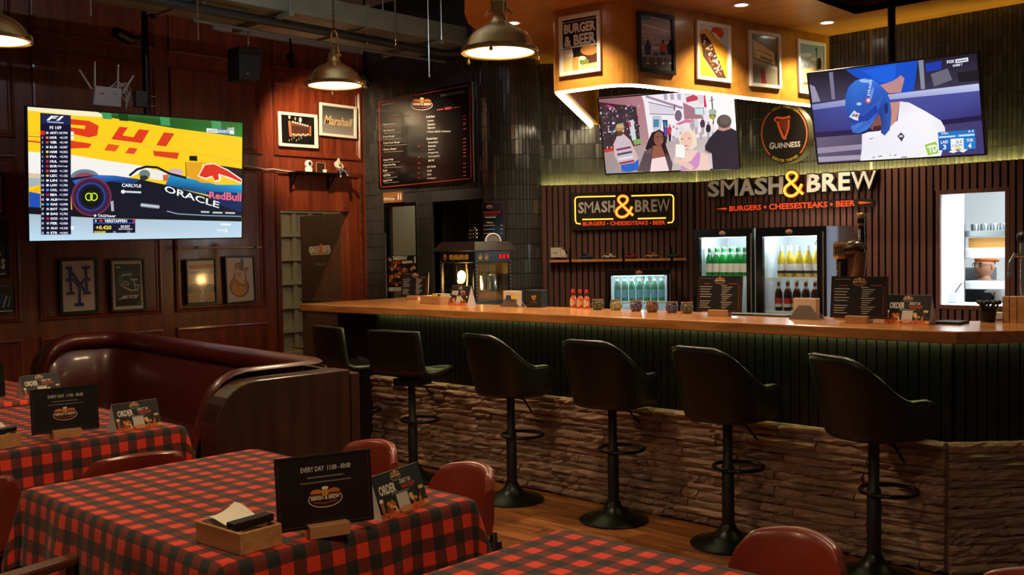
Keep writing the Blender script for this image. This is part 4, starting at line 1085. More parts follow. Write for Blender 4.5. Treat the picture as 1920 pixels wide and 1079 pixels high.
def street(a):
    q = a.poly
    q([(55, 190), (940, 122), (1520, 90), (1572, 950), (148, 1006)], 'efe6ec')
    q([(55, 190), (520, 150), (560, 250), (600, 560), (640, 960), (148, 1006)], ['8e5f68', 'b47884', 'ba7f8a', 'b68a90', 'a89a9a', '9a8e8c'])
    q([(62, 235), (470, 285), (520, 690), (115, 770)], '4a1f26'); q([(70, 262), (460, 300), (510, 680), (120, 745)], '3a3038')
    rr = random.Random(3)
    for k in range(150):
        x, y = rr.uniform(75, 500), rr.uniform(275, 735)
        if y > 745 - (x - 70) * .12: continue
        a.h -= a.lay * .9
        a.disc(x, y, rr.uniform(4, 16), rr.uniform(4, 18), rr.choice(['7a4a52', 'c8b8c0', '2a2028', '58606e', 'e0d8e0', '8a2a38', '46506a', 'a898a0', '6a5a60']), 6)
    q([(115, 745), (230, 715), (240, 755), (120, 775)], 'c83a30'); a.line([(160, 270), (235, 300)], 18, 'd0408c')
    for x in (140, 345): a.line([(x, 262), (x + 40, 745)], 14, '5a2830')
    q([(385, 440), (440, 420), (475, 640), (430, 650)], 'cfd6dc'); q([(385, 450), (405, 440), (420, 500), (395, 500)], 'c83850'); q([(438, 640), (520, 625), (530, 680), (450, 690)], '88a85a')
    # pavement
    q([(118, 780), (620, 680), (1240, 600), (1290, 960), (148, 1006)], ['a8908e', 'b49a98', 'c8bcbc', 'd8d0d0', '9c9494'])
    # white shop front
    q([(520, 160), (980, 140), (960, 460), (600, 560), (545, 190)], 'f4eef4'); q([(600, 235), (880, 290), (870, 360), (615, 350)], 'dcd4e2'); a.line([(575, 175), (965, 300)], 26, 'a888a4'); a.line([(600, 235), (880, 300)], 7, '584a5c'); a.line([(615, 360), (880, 370)], 9, '70627a')
    for x in (760, 830, 905): q([(x, 150), (x + 40, 148), (x + 45, 210), (x + 10, 215)], 'b8aac0')
    q([(640, 380), (740, 380), (740, 520), (650, 540)], 'c4c8d8'); q([(655, 420), (715, 420), (712, 500), (655, 505)], '4a86a8'); q([(750, 425), (805, 428), (805, 640), (775, 640)], '221c28'); q([(755, 440), (795, 442), (795, 495), (758, 495)], '2a7ab8')
    a.disc(920, 380, 38, 60, '7a6478'); a.line([(880, 260), (880, 330)], 12, '5c4456')
    q([(970, 240), (1160, 330), (1190, 410), (985, 420)], 'a87886'); q([(1000, 190), (1080, 155), (1130, 180), (1125, 215), (1010, 240)], 'c8445a'); q([(985, 140), (1190, 130), (1200, 240), (1140, 260), (1120, 150), (1000, 170)], 'e4d4dc'); q([(1190, 150), (1210, 150), (1225, 290), (1195, 290)], 'e0305a')
    q([(1095, 300), (1190, 295), (1195, 375), (1100, 365)], 'cfe8e4'); a.line([(1100, 300), (1190, 297), (1194, 375)], 6, '4a4048')
    q([(885, 470), (1000, 420), (1130, 430), (1100, 455), (1000, 455), (930, 480)], 'e07098')
    q([(1200, 130), (1520, 90), (1545, 520), (1330, 520), (1270, 480), (1230, 330)], 'fdfbfa'); a.line([(1275, 170), (1300, 520)], 12, '4c4a4c'); a.line([(1250, 225), (1300, 205)], 8, '5c5658'); a.disc(1285, 380, 38, 30, '7a7038'); a.disc(1285, 340, 44, 32, 'a8b8a8'); a.disc(1285, 400, 34, 20, 'b8a048')
    # passers-by far off
    for x, y, c in ((785, 560, '6048a0'), (828, 545, 'c83850'), (870, 560, 'f0e8ee'), (905, 580, 'e8e0e8'), (1160, 520, 'f2ecec'), (1240, 520, '2c2a34'), (1290, 520, 'ece2e0'), (1180, 470, '4a3a48'), (1110, 470, 'd8d0d8'), (1070, 480, 'b8a8b0'), (950, 520, 'e4dce4')):
        a.disc(x, y, 26, 52, c, 12); q([(x - 16, y + 35), (x + 18, y + 35), (x + 14, y + 110), (x - 10, y + 110)], '38303c' if x < 850 else 'b8a8b0'); a.disc(x, y - 62, 11, 14, 'b08878', 10)
    # woman in patterned top, seen from behind
    q([(300, 560), (345, 580), (410, 640), (480, 790), (500, 860), (480, 960), (330, 980), (240, 800), (232, 680), (265, 610)], 'd8b8b0'); q([(262, 605), (345, 595), (420, 700), (455, 860), (290, 905), (245, 720)], 'cdbcc8')
    for y, c in ((735, '8a3a50'), (785, '4a4860'), (880, 'a03a4a'), (835, 'e8e0e8')): a.line([(262 + (y - 735) * .2, y + 10), (415 + (y - 735) * .25, y - 20)], 22, c)
    q([(305, 905), (450, 880), (500, 840), (495, 955), (400, 980), (320, 975)], '2a64c4'); q([(262, 520), (330, 530), (325, 590), (280, 600)], '6a3a2c'); a.disc(300, 505, 48, 42, 'b08a5a'); a.disc(300, 490, 40, 25, 'c8a878')
    # woman with long dark hair
    q([(640, 560), (720, 525), (770, 560), (790, 700), (860, 900), (850, 960), (780, 940), (600, 760), (570, 730), (600, 650)], '231a1e'); q([(480, 975), (560, 760), (640, 720), (650, 980)], '66565c'); q([(790, 770), (860, 880), (845, 970), (800, 970)], '5a4a52')
    for k in range(5): a.line([(520 + k * 24, 960), (570 + k * 18, 780)], 7, '3c3036')
    q([(650, 700), (740, 700), (790, 830), (640, 850)], '9a5c48'); q([(640, 840), (780, 815), (825, 970), (620, 978)], 'f6dadc'); a.disc(712, 625, 52, 78, '8a5444', 24); a.disc(738, 660, 22, 9, 'b05a60', 12); a.disc(700, 607, 12, 5, '20181a', 10); a.disc(750, 603, 10, 5, '20181a', 10)
    # fair woman holding up a white phone
    q([(930, 600), (980, 530), (1060, 525), (1110, 580), (1120, 700), (1060, 740), (940, 720)], 'f3e2c8'); a.disc(1010, 640, 64, 92, 'efc8b4', 24); q([(960, 760), (1080, 740), (1240, 800), (1260, 960), (950, 970)], 'f2cfc0'); q([(1060, 860), (1130, 760), (1160, 780), (1145, 900), (1110, 950), (950, 970), (950, 910)], 'd092c8'); q([(895, 685), (1000, 690), (985, 830), (890, 820)], 'faf6f2'); q([(880, 820), (960, 850), (1060, 900), (1090, 930), (1050, 960), (940, 900), (870, 880)], 'f0c8b8'); a.disc(1000, 700, 22, 9, 'd8788a', 12); a.disc(960, 628, 14, 5, '5a4a48', 10); a.disc(1035, 622, 14, 5, '5a4a48', 10)
    # man in a dark shirt, seen from behind
    q([(1345, 520), (1480, 510), (1545, 545), (1570, 950), (1290, 955), (1275, 780), (1210, 760), (1205, 700), (1250, 620)], '2a2834'); q([(1200, 740), (1270, 780), (1250, 790), (1205, 765)], 'c08a80'); q([(1350, 480), (1475, 480), (1480, 520), (1400, 545), (1345, 530)], 'c89484'); a.disc(1410, 440, 78, 72, '5a4c48', 28); a.disc(1420, 425, 60, 50, '6c5e58', 24)
tv('television under the amber fascia showing people on a shopping street', (-4.65, 6.707, 2.433), -73.45, 15.16, -.436, 1.14, (1110, 150), 5.68, street, None)

def ball(a):
    q = a.poly
    q([(65, 228), (1560, 28), (1632, 935), (165, 1025)], '3c3a66')
    q([(65, 228), (1560, 28), (1580, 330), (100, 480)], ['1a1626', '1c1a2c', '3a3850', '46425a'])
    q([(400, 190), (870, 125), (1040, 100), (1000, 380), (850, 400), (480, 250)], '1450c8'); q([(540, 200), (850, 140), (830, 300), (700, 300)], '1a62e0'); q([(1040, 100), (1085, 95), (1100, 360), (1065, 365)], '8a8ca0'); q([(1100, 140), (1250, 110), (1240, 190), (1110, 210)], '1c3cb0')
    q([(1150, 230), (1300, 180), (1340, 280), (1180, 340)], '6a6a78'); q([(1380, 220), (1560, 190), (1570, 290), (1400, 300)], '1c1c24'); q([(85, 320), (130, 340), (180, 470), (110, 480)], '9a94b0'); q([(255, 215), (290, 210), (310, 450), (280, 455)], '7c7894')
    q([(820, 290), (890, 240), (920, 270), (890, 390), (780, 400), (690, 330), (760, 310)], 'c08a8c')
    q([(105, 500), (400, 455), (770, 410), (1578, 312), (1585, 375), (800, 455), (390, 510), (112, 545)], ['8a90c4', 'a2a8d8', '98a0d4', 'c6ccf0', 'b8bee8', '98a0d0', '8a92c8', '8088bc'])
    q([(112, 545), (390, 510), (800, 455), (1585, 375), (1612, 580), (1240, 660), (700, 700), (140, 760)], ['3a4288', '4850a0', '3e4490', '4a509c', '2e3272', '363a80', '3a4090', '2e3070'])
    q([(138, 745), (700, 700), (1612, 590), (1618, 640), (700, 750), (145, 800)], '1c1b48'); q([(145, 790), (700, 745), (1618, 635), (1632, 935), (165, 1025)], ['6a607c', '4c4664', '3a3a70', '3c3870', '5a5070'])
    q([(152, 880), (560, 845), (560, 890), (156, 930)], '9a8ea8'); q([(158, 960), (540, 940), (540, 980), (162, 1005)], 'a89cb4')
    # batter: jersey, neck, helmet
    q([(545, 760), (600, 740), (700, 730), (860, 640), (880, 470), (960, 480), (1110, 560), (1240, 640), (1275, 700), (1285, 800), (1240, 950), (530, 998), (545, 880)], ['e6e4f0', 'f4f2fa', 'f8f6fc', 'f6f4fc', 'e8e4f4', 'f4f4fc', 'faf8fe', 'fcfafe', 'e8e6f2', 'dcdcee', 'f6f6fc', 'f2f2f8', 'eceaf4'])
    q([(790, 480), (880, 470), (850, 640), (790, 700), (760, 700)], 'c89080'); q([(620, 700), (690, 590), (720, 620), (715, 690), (640, 725)], '8a5248'); q([(650, 690), (715, 680), (700, 725), (640, 725)], '3a2428')
    hel = [(400, 500), (402, 420), (430, 340), (490, 285), (570, 264), (650, 280), (710, 330), (760, 380), (790, 450), (805, 560), (800, 660), (790, 720), (745, 772), (712, 745), (718, 660), (700, 570), (640, 640), (590, 720), (520, 750), (465, 745), (448, 680), (470, 650), (415, 580)]
    q(hel, ['2858b8', '2a60c8', '3068d0', '3a78dc', '4a86e4', '3a78dc', '2c66cc', '2a5cc0', '2450b0', '2a58b8', '3468c4', '2c58b0', '28509c', '244a94', '1c3c84', '1a3880', '2656b4', '3a74d4', '3e7cdc', '2a5cc0', '2452b0', '2048a4', '204ca8'])
    q([(448, 690), (540, 660), (640, 590), (690, 560), (650, 650), (590, 720), (520, 750), (465, 745)], ['3a74d0', '4a86dc', '3a74d0', '2a5cb8', '3a70c8', '3f7cd8', '3a78d8', '2e66c8']); q([(420, 590), (560, 600), (670, 500), (690, 560), (600, 640), (470, 665)], '1c3fa8')
    a.disc(570, 290, 50, 16, '9ac0f4', rot=.1); a.disc(520, 492, 22, 14, 'a8c8f4'); a.disc(630, 410, 10, 70, '6a9cec', rot=.25); a.disc(760, 530, 18, 50, '16306c')
    for k, ch_ in enumerate('STRAUSS'): a.text(ch_, [(592 + k * 3.4, 420 - k * 21), (596 + k * 3.4, 402 - k * 21), (618 + k * 3.4, 405 - k * 21), (614 + k * 3.4, 423 - k * 21)], 'e8eef8', .03)
    a.disc(600, 462, 24, 26, 'e0453c'); a.disc(603, 460, 14, 16, 'f4e4e4')
    q([(432, 605), (480, 548), (500, 570), (528, 575), (512, 610), (515, 640), (480, 632)], 'dfe6ee'); q([(485, 585), (515, 580), (505, 608), (488, 605)], 'd83a30'); q([(450, 600), (480, 570), (486, 605)], '5a86c8')
    q([(598, 795), (622, 800), (660, 776), (625, 806)], '1c2040'); q([(858, 775), (890, 742), (922, 775), (895, 825)], '3a3848'); a.disc(890, 776, 18, 10, 'd8d4e0')
    q([(1098, 852), (1200, 822), (1220, 925), (1128, 945)], '9ccc4a'); a.text('TD', [(1118, 866), (1205, 842), (1212, 912), (1135, 930)], 'f4f8ec', .05)
    for x0, x1, y in ((640, 660, 965), (690, 725, 955), (790, 800, 945), (830, 850, 945), (890, 945, 962)): a.line([(x0, y), (x1, y - 4)], 9, '7a7890')
    # score bug
    q([(1215, 742), (1540, 716), (1548, 885), (1225, 902)], '1560b8'); q([(1215, 742), (1540, 716), (1541, 745), (1217, 770)], '0f74c4'); q([(1217, 772), (1541, 747), (1543, 776), (1220, 798)], '2a92d8'); a.text('SNELL', [(1245, 745), (1310, 740), (1310, 756), (1245, 761)], 'f4f8fc', .02); a.text('P: 9', [(1485, 725), (1530, 722), (1530, 742), (1485, 745)], 'f4f8fc', .03); a.line([(1225, 786), (1365, 776)], 12, 'd8ecf8'); a.line([(1400, 772), (1535, 762)], 13, 'd8ecf8')
    q([(1325, 800), (1440, 792), (1443, 890), (1330, 897)], 'eef4f4'); q([(1440, 792), (1543, 784), (1548, 885), (1443, 890)], '2080d0')
    a.text('LAD', [(1240, 815), (1305, 810), (1305, 838), (1240, 843)], 'f4f8fc', .03); a.text('3', [(1260, 852), (1288, 850), (1288, 892), (1260, 894)], 'f4f8fc', .03); a.text('TOR', [(1465, 800), (1525, 795), (1525, 822), (1465, 827)], 'f4f8fc', .03); a.text('4', [(1480, 838), (1510, 836), (1510, 880), (1480, 882)], 'f4f8fc', .03); a.text('2-2', [(1375, 815), (1425, 811), (1425, 835), (1375, 839)], '384858', .02); a.text('2 OUTS', [(1340, 852), (1430, 846), (1430, 862), (1340, 868)], '384858', .02); q([(1360, 880), (1395, 868), (1420, 880), (1390, 895)], 'e8d860')
    q([(1310, 915), (1350, 893), (1395, 908), (1350, 925)], 'f0f4f0'); q([(1395, 905), (1440, 888), (1478, 893), (1440, 920)], 'f0f4f0')
    a.text('FOX', [(1292, 110), (1360, 100), (1362, 130), (1296, 138)], 'f2f4fa', .04); q([(1368, 100), (1480, 82), (1483, 118), (1370, 134)], 'e4e8f0'); a.line([(1380, 116), (1470, 103)], 9, '5a6078'); a.text('GAME 7', [(1345, 146), (1430, 134), (1430, 154), (1345, 166)], 'f2f4fa', .03)
tv('television on a ceiling pole showing a baseball batter in a blue helmet', (-2.91, 6.933, 2.431), -92.04, 15.62, -1.37, 1.22, (1500, 90), 4.692, ball, (-2.94, 7.0, 3.47))

# ------------------------------------------------------------------ framed pictures
FWHITE = mat('frame_white', lin((226, 222, 214)), .5); FBLACK = mat('frame_black', lin((13, 12, 12)), .4)
def framed(label, f, n, px, fm, w, draw, crop=(0, 0), zoom=1, group=None, dep=.022, gloss=True, matte=None):
    c = [f(*p) for p in px]; n = V(n)
    t = thing('framed_picture', label, 'picture', tuple(sum(c, V((0, 0, 0))) / 4), 0, group)
    mb = MB(); q = rim(mb, c, w, dep, n); obj('frame', mb, fm, t, bevel=.002, seg=1)
    obj('backing', MB().prism([p + n * .002 for p in q], n * .006), mat('mount_board', lin((205, 198, 186)), .8), t)
    g = lambda u, v: f(crop[0] + u / zoom, crop[1] + v / zoom) + n * .009
    a = Art(g, n, 6e-5, .0002); draw(a); a.build('print', PRINTG if gloss else PRINT, t)
    return t
lwf = on((XL + .026, 0, 0), (1, 0, 0)); NX = V((1, 0, 0)); G1 = 'framed prints on the mahogany wall'
Z4 = 4.8
def d_ny(a):
    a.poly([(62, 100), (370, 97), (384, 540), (76, 552)], 'cfc0b4')
    strokes = [[(105, 160), (165, 158)], [(140, 158), (155, 385)], [(112, 390), (190, 385)], [(135, 165), (290, 380)], [(250, 155), (325, 152)], [(285, 155), (295, 380)], [(262, 385), (335, 380)],
               [(110, 275), (140, 250), (175, 262), (228, 330)], [(325, 270), (300, 245), (265, 270), (232, 330)], [(230, 320), (232, 485)], [(190, 490), (272, 486)]]
    for c, wd in (('b87a70', 62), ('d6cac0', 52), ('232f78', 30)):
        for s_ in strokes: a.line(s_, wd, c); a.h -= a.lay * .6
        a.h += a.lay * 4
framed('black framed blue interlocked NY letters under the race screen', lwf, NX, [(109, 486), (181, 483), (184, 586), (112, 591)], FBLACK, .022, d_ny, (100, 470), Z4, G1)
def d_jets(a):
    a.poly([(515, 92), (802, 90), (816, 512), (536, 528)], 'c2b6a4'); a.poly([(542, 124), (778, 121), (787, 492), (558, 505)], '10160f'); a.poly([(555, 132), (768, 130), (777, 485), (568, 496)], '18241a')
    a.disc(655, 255, 78, 78, '22402a'); a.disc(600, 260, 26, 60, '2f6a3c', rot=.1); a.text('JETS', [(605, 212), (705, 207), (695, 232), (598, 236)], 'e0ddd2', .04, .3); a.line([(600, 300), (640, 335), (700, 360), (755, 355), (765, 312), (720, 305)], 12, 'c8c6ba'); a.line([(690, 262), (750, 262)], 12, 'd4d0c4'); a.line([(720, 270), (735, 350)], 9, 'b8b6aa'); a.disc(650, 295, 26, 18, 'd0cec2', rot=.5); a.disc(650, 295, 18, 11, '1a2418', rot=.5)
    a.text('JETS', [(592, 408), (770, 398), (752, 438), (580, 445)], 'dedbd0', .05, .3); a.disc(580, 152, 24, 9, '9aa898'); a.disc(765, 472, 12, 10, '2a7a3a')
framed('black framed green football helmet poster beside the NY letters', lwf, NX, [(204, 486), (269, 485), (273, 582), (207, 586)], FBLACK, .018, d_jets, (100, 470), Z4, G1)
def d_film(a):
    a.poly([(1198, 92), (1450, 84), (1462, 465), (1210, 475)], ['c2aeac', 'c4b0ae', 'b89a98', 'b69a98'])
    # plain stand-in for a film poster: title bars and two half-seen heads
    a.line([(1215, 150), (1435, 142)], 34, 'a8322a'); a.line([(1215, 205), (1435, 195)], 30, '6f86a0'); a.line([(1250, 178), (1400, 172)], 10, 'd8d4d0')
    for x, y in ((1268, 400), (1408, 400)): a.disc(x, y - 40, 60, 60, '2a1d18', 24); a.poly([(x - 48, y - 20), (x + 46, y - 22), (x + 48, y + 68), (x - 46, y + 70)], 'b07a5c')
    a.disc(1340, 330, 34, 18, 'b88468', rot=-.6)
framed('black framed pale film poster with two dark haired heads at its foot', lwf, NX, [(346, 487), (403, 485), (406, 569), (349, 572)], FBLACK, .016, d_film, (100, 470), Z4, G1)
def d_guitar(a):
    a.poly([(1550, 70), (1790, 66), (1798, 452), (1560, 465)], 'bfaca2')
    body = [(1668, 108), (1705, 160), (1745, 152), (1755, 165), (1725, 205), (1735, 270), (1758, 310), (1750, 370), (1710, 415), (1665, 420), (1610, 395), (1580, 345), (1585, 290), (1612, 250), (1628, 200), (1625, 140), (1640, 112)]
    a.poly(body, '4a2410'); cx, cy = 1665, 300
    a.poly([(cx + (x - cx) * .9, cy + (y - cy) * .93) for x, y in body], 'a8622a'); a.disc(1665, 345, 62, 60, 'c8822e', 24); a.poly([(1630, 165), (1715, 170), (1720, 270), (1640, 262)], 'c2a48c'); a.poly([(1655, 195), (1690, 197), (1688, 238), (1653, 236)], 'b06a48')
    a.poly([(1680, 66), (1708, 66), (1708, 190), (1665, 170)], '3c2418'); a.line([(1660, 265), (1718, 290)], 14, 'd0b890'); a.line([(1645, 300), (1712, 320)], 10, '5a3418')
framed('black framed print of a sunburst electric guitar on white', lwf, NX, [(419, 481), (475, 480), (479, 566), (423, 571)], FBLACK, .016, d_guitar, (100, 470), Z4, G1)
Z5 = 1079 / 220
def d_amp(a):
    a.poly([(225, 172), (530, 204), (532, 452), (236, 436)], '100e0e'); a.poly([(290, 225), (330, 240), (500, 280), (498, 368), (320, 378), (300, 370)], '6e4638'); a.poly([(318, 265), (490, 292), (488, 350), (322, 342)], '4a2c26'); a.line([(300, 230), (315, 375)], 22, 'a86a4c'); a.line([(495, 278), (495, 370)], 14, 'a8744c')
    for k in range(7): a.disc(335 + k * 22, 240 + k * 6, 9, 9, 'd8cfc6', 10); a.disc(340 + k * 22, 355 + (k % 2) * 8, 10, 9, 'd0b8a0', 10)
    a.disc(402, 222, 14, 24, 'd6d0cc', 12); a.disc(302, 195, 10, 18, 'c8c2be', 12); a.disc(355, 210, 8, 16, '9a928c', 10)
    for k in range(6): a.disc(300 + k * 22, 410 - (k % 3) * 12, 5, 12, '8a8078', 8)
framed('white framed photo of amplifier knobs on the lit mahogany wall', lwf, NX, [(520, 209), (593, 216), (595, 279), (522, 274)], FWHITE, .028, d_amp, (480, 180), Z5, G1)
def d_mar(a):
    a.poly([(608, 90), (892, 125), (892, 368), (608, 342)], ['38383c', '38383c', '8e8a8a', '8e8a8a']); a.text('Marshall', [(622, 180), (885, 222), (885, 290), (618, 268)], '5a4a30', .02, .3); a.text('Marshall', [(622, 174), (885, 216), (885, 286), (618, 264)], 'd0b682', .02, .3)
framed('white framed grey print with a gold script name', lwf, NX, [(598, 192), (667, 201), (667, 261), (598, 254)], FWHITE, .026, d_mar, (480, 180), Z5, G1)
# pictures cut by the left edge
def d_p1(a): a.poly([(-20, 380), (1, 380), (2, 470), (-18, 478)], 'b8405a')
framed('black framed pink print cut off at the left edge', lwf, NX, [(-50, 330), (6, 327), (8, 402), (-48, 412)], FBLACK, .02, lambda a: a.poly([(-46, 338), (1, 336), (3, 394), (-44, 402)], 'c0486c'), (0, 0), 1, G1)
def d_p2(a): a.poly([(-60, 424), (10, 422), (13, 512), (-58, 518)], '23282a'); a.text('S', (1, 485, 9, 505), 'e0dcd0', .05); a.disc(-2, 477, 4, 4, 'c8b02a')
framed('black framed dark poster with white lettering at the left edge', lwf, NX, [(-62, 418), (14, 416), (17, 520), (-60, 526)], FBLACK, .022, d_p2, (0, 0), 1, G1)
def d_p3(a):
    a.poly([(-60, 538), (23, 536), (24, 582), (-58, 586)], '1c2233')
    for k in range(7): a.line([(-40 + k * 9, 582 - k), (-30 + k * 8, 560), (-18 + k * 6, 545 + k * 2)], 3, ['7a8298', '3a4a70', '9aa0b0'][k % 3])
framed('small dark blue swirling print low at the left edge', lwf, NX, [(-62, 534), (25, 533), (26, 585), (-60, 590)], FBLACK, .006, d_p3, (0, 0), 1, G1)
# fascia pictures
fa, fb = V((-4.665, 5.335, 0)), V((-4.085, 5.395, 0)); t_ = (fb - fa).normalized(); N1 = V((t_.y, -t_.x, 0)); f1 = on(fa + N1 * .002, N1)
fc = V((-3.695, 7.62, 0)); t_ = (fc - fb).normalized(); N2 = V((t_.y, -t_.x, 0)); f2 = on(fb + N2 * .002, N2)
Z6 = 1920 / 340; G2 = 'framed prints on the amber fascia'
def d_bb(a):
    a.poly([(92, 165), (450, 95), (460, 665), (98, 715)], 'ece6da'); a.poly([(92, 165), (450, 95), (455, 400), (95, 460)], '15120f'); a.line([(92, 195), (452, 128)], 5, 'd8d2c6'); a.line([(96, 455), (455, 400)], 5, 'd8d2c6')
    a.text('BURGER', [(106, 210), (438, 155), (440, 262), (108, 312)], 'efe8dc', .04); a.text('& BEER', [(108, 335), (440, 275), (442, 395), (110, 448)], 'efe8dc', .04)
    a.poly([(96, 470), (455, 415), (458, 540), (97, 600)], '2a201c'); a.poly([(98, 480), (190, 465), (205, 540), (185, 700), (98, 710)], 'e0c890'); a.poly([(98, 478), (195, 462), (205, 540), (98, 555)], 'f2ece0'); a.disc(375, 475, 95, 55, 'c88a4c', 24, rot=-.1)
    a.poly([(275, 545), (455, 520), (458, 600), (290, 640)], '4a2c20'); a.disc(320, 600, 50, 40, '6a7a3a'); a.disc(300, 560, 40, 22, 'e6dcc8'); a.poly([(270, 640), (458, 600), (460, 660), (280, 690)], 'd8a878'); a.poly([(195, 560), (260, 545), (270, 690), (195, 700)], 'd8a860')
    for k in range(5): a.line([(205 + k * 12, 560), (202 + k * 14, 690)], 5, 'b07a38')
framed('white framed BURGER & BEER poster on the amber fascia', f1, N1, [(1050, 33), (1127, 20), (1129, 134), (1052, 145)], FWHITE, .027, d_bb, (1040, 10), Z6, G2)
def d_diner(a):
    a.poly([(903, 95), (1228, 148), (1235, 712), (910, 665)], '9aa0a8'); a.poly([(903, 95), (1228, 148), (1230, 330), (905, 290)], ['7c8892', '8a949c', 'c8cacb', 'b8babc']); a.disc(955, 130, 48, 32, '3a7a9a'); a.line([(920, 205), (1220, 290)], 16, 'e4e4e0'); a.line([(1000, 120), (1225, 190)], 9, 'd8d8d4')
    a.poly([(905, 290), (1230, 330), (1232, 430), (906, 400)], 'b4b0aa'); rr = random.Random(9)
    for k in range(40): a.h -= a.lay * .9; a.disc(rr.uniform(912, 1222), rr.uniform(330, 420), rr.uniform(4, 10), rr.uniform(4, 14), rr.choice(['3c3a40', 'e0dcd4', '6a5a58', '8a96b0', 'a89a60']), 6)
    a.poly([(906, 430), (1232, 445), (1232, 480), (907, 465)], 'd4d0c8'); a.poly([(906, 545), (1234, 570), (1235, 712), (910, 665)], '5c5c5e')
    for x, c in ((975, '2c3a74'), (1135, 'c8503a'), (1212, '1c2030')): a.disc(x, 450, 38, 56, c, 16); a.disc(x, 385, 14, 18, '2a2220', 10); a.disc(x, 512, 34, 18, '38404c', 12); a.line([(x, 525), (x + 2, 612)], 8, 'a8acb0'); a.disc(x + 2, 618, 16, 9, 'e0e0de', 10)
    a.disc(1060, 520, 24, 20, '3a5aa0', 12); a.line([(1060, 535), (1060, 612)], 7, 'a8acb0'); a.disc(1060, 618, 16, 10, 'e0e0de', 10)
framed('black framed print of diners at a counter on the amber fascia', f2, N2, [(1193, 20), (1261, 31), (1264, 142), (1195, 134)], FBLACK, .026, d_diner, (1040, 10), Z6, G2)
def d_dog(a):
    a.poly([(1525, 205), (1815, 248), (1820, 775), (1530, 745)], 'c9c6c2'); a.poly([(1525, 270), (1600, 245), (1815, 470), (1820, 775), (1680, 765), (1530, 745)], 'dc9a30'); a.poly([(1535, 290), (1590, 255), (1650, 320), (1810, 780), (1680, 770), (1560, 560)], 'e0a048'); a.poly([(1532, 310), (1580, 300), (1650, 400), (1805, 775), (1715, 770), (1560, 540)], '4a3028'); rr = random.Random(5)
    for k in range(70):
        u = rr.random(); w_ = rr.uniform(-1, 1); x = 1555 + u * 200 + w_ * 38; y = 330 + u * 415 - w_ * 14; a.h -= a.lay * .9
        a.disc(x, y, rr.uniform(7, 18), rr.uniform(6, 12), rr.choice(['e8dcc8', '6a4638', 'c8a070', '2c1c18', 'f0e8dc', '8a5c40']), 7, rr.uniform(0, 3))
    a.disc(1712, 292, 70, 58, 'c83a20', 24, .5); a.disc(1700, 330, 60, 16, 'e8c890', 16, .8)
framed('white framed print of a loaded cheesesteak roll', f2, N2, [(1303, 38), (1367, 49), (1368, 157), (1304, 149)], FWHITE, .026, d_dog, (1040, 10), Z6, G2)
Z7 = 971 / 180
def d_shop(a):
    a.poly([(152, 348), (405, 385), (412, 862), (165, 838)], '4a4236'); a.poly([(160, 400), (380, 540), (385, 660), (165, 585)], 'd8b878'); a.poly([(190, 470), (372, 565), (370, 640), (195, 590)], 'e4d4a8'); a.line([(205, 500), (360, 575)], 14, 'c07a50'); a.text('HAMBURGERS', [(235, 560), (360, 608), (360, 640), (235, 592)], '2a2018', .03); a.poly([(160, 590), (405, 680), (408, 712), (162, 645)], 'b8b0a0'); a.poly([(162, 645), (408, 712), (412, 862), (165, 838)], '8f8872'); a.poly([(235, 700), (285, 708), (298, 850), (250, 845)], '8a2a30'); a.disc(365, 385, 30, 14, 'e8e0c8')
framed('white framed print of a hamburger shop with a red door', f2, N2, [(1401, 56), (1460, 65), (1462, 168), (1404, 162)], FWHITE, .026, d_shop, (1380, 0), Z7, G2)
def d_beach(a):
    a.poly([(640, 435), (865, 470), (875, 900), (650, 900)], ['7f9cc0', '8aa8cc', 'd8d4c4', 'd0cdbc']); a.poly([(645, 690), (870, 690), (876, 935), (655, 920)], 'd4bc84'); a.disc(700, 560, 60, 22, 'd8dce4'); a.disc(800, 600, 60, 20, 'cdd6e2')
    for k in range(9): a.line([(655 + k * 10, 695), (655 + k * 10, 672 - (k * 37 % 30))], 6, '6a6e70')
    a.line([(802, 505), (812, 740)], 7, '2a2622'); a.disc(800, 505, 11, 14, '24201c', 8); a.poly([(815, 600), (845, 585), (855, 640), (850, 700), (815, 705)], '2c2622'); a.disc(830, 605, 16, 18, '3a2a22', 10); a.poly([(660, 840), (730, 825), (740, 850), (690, 862)], '6a5a4a')
framed('white framed print of a lamp post and figure on a beach', f2, N2, [(1492, 73), (1545, 82), (1546, 182), (1496, 175)], FWHITE, .026, d_beach, (1380, 0), Z7, G2)

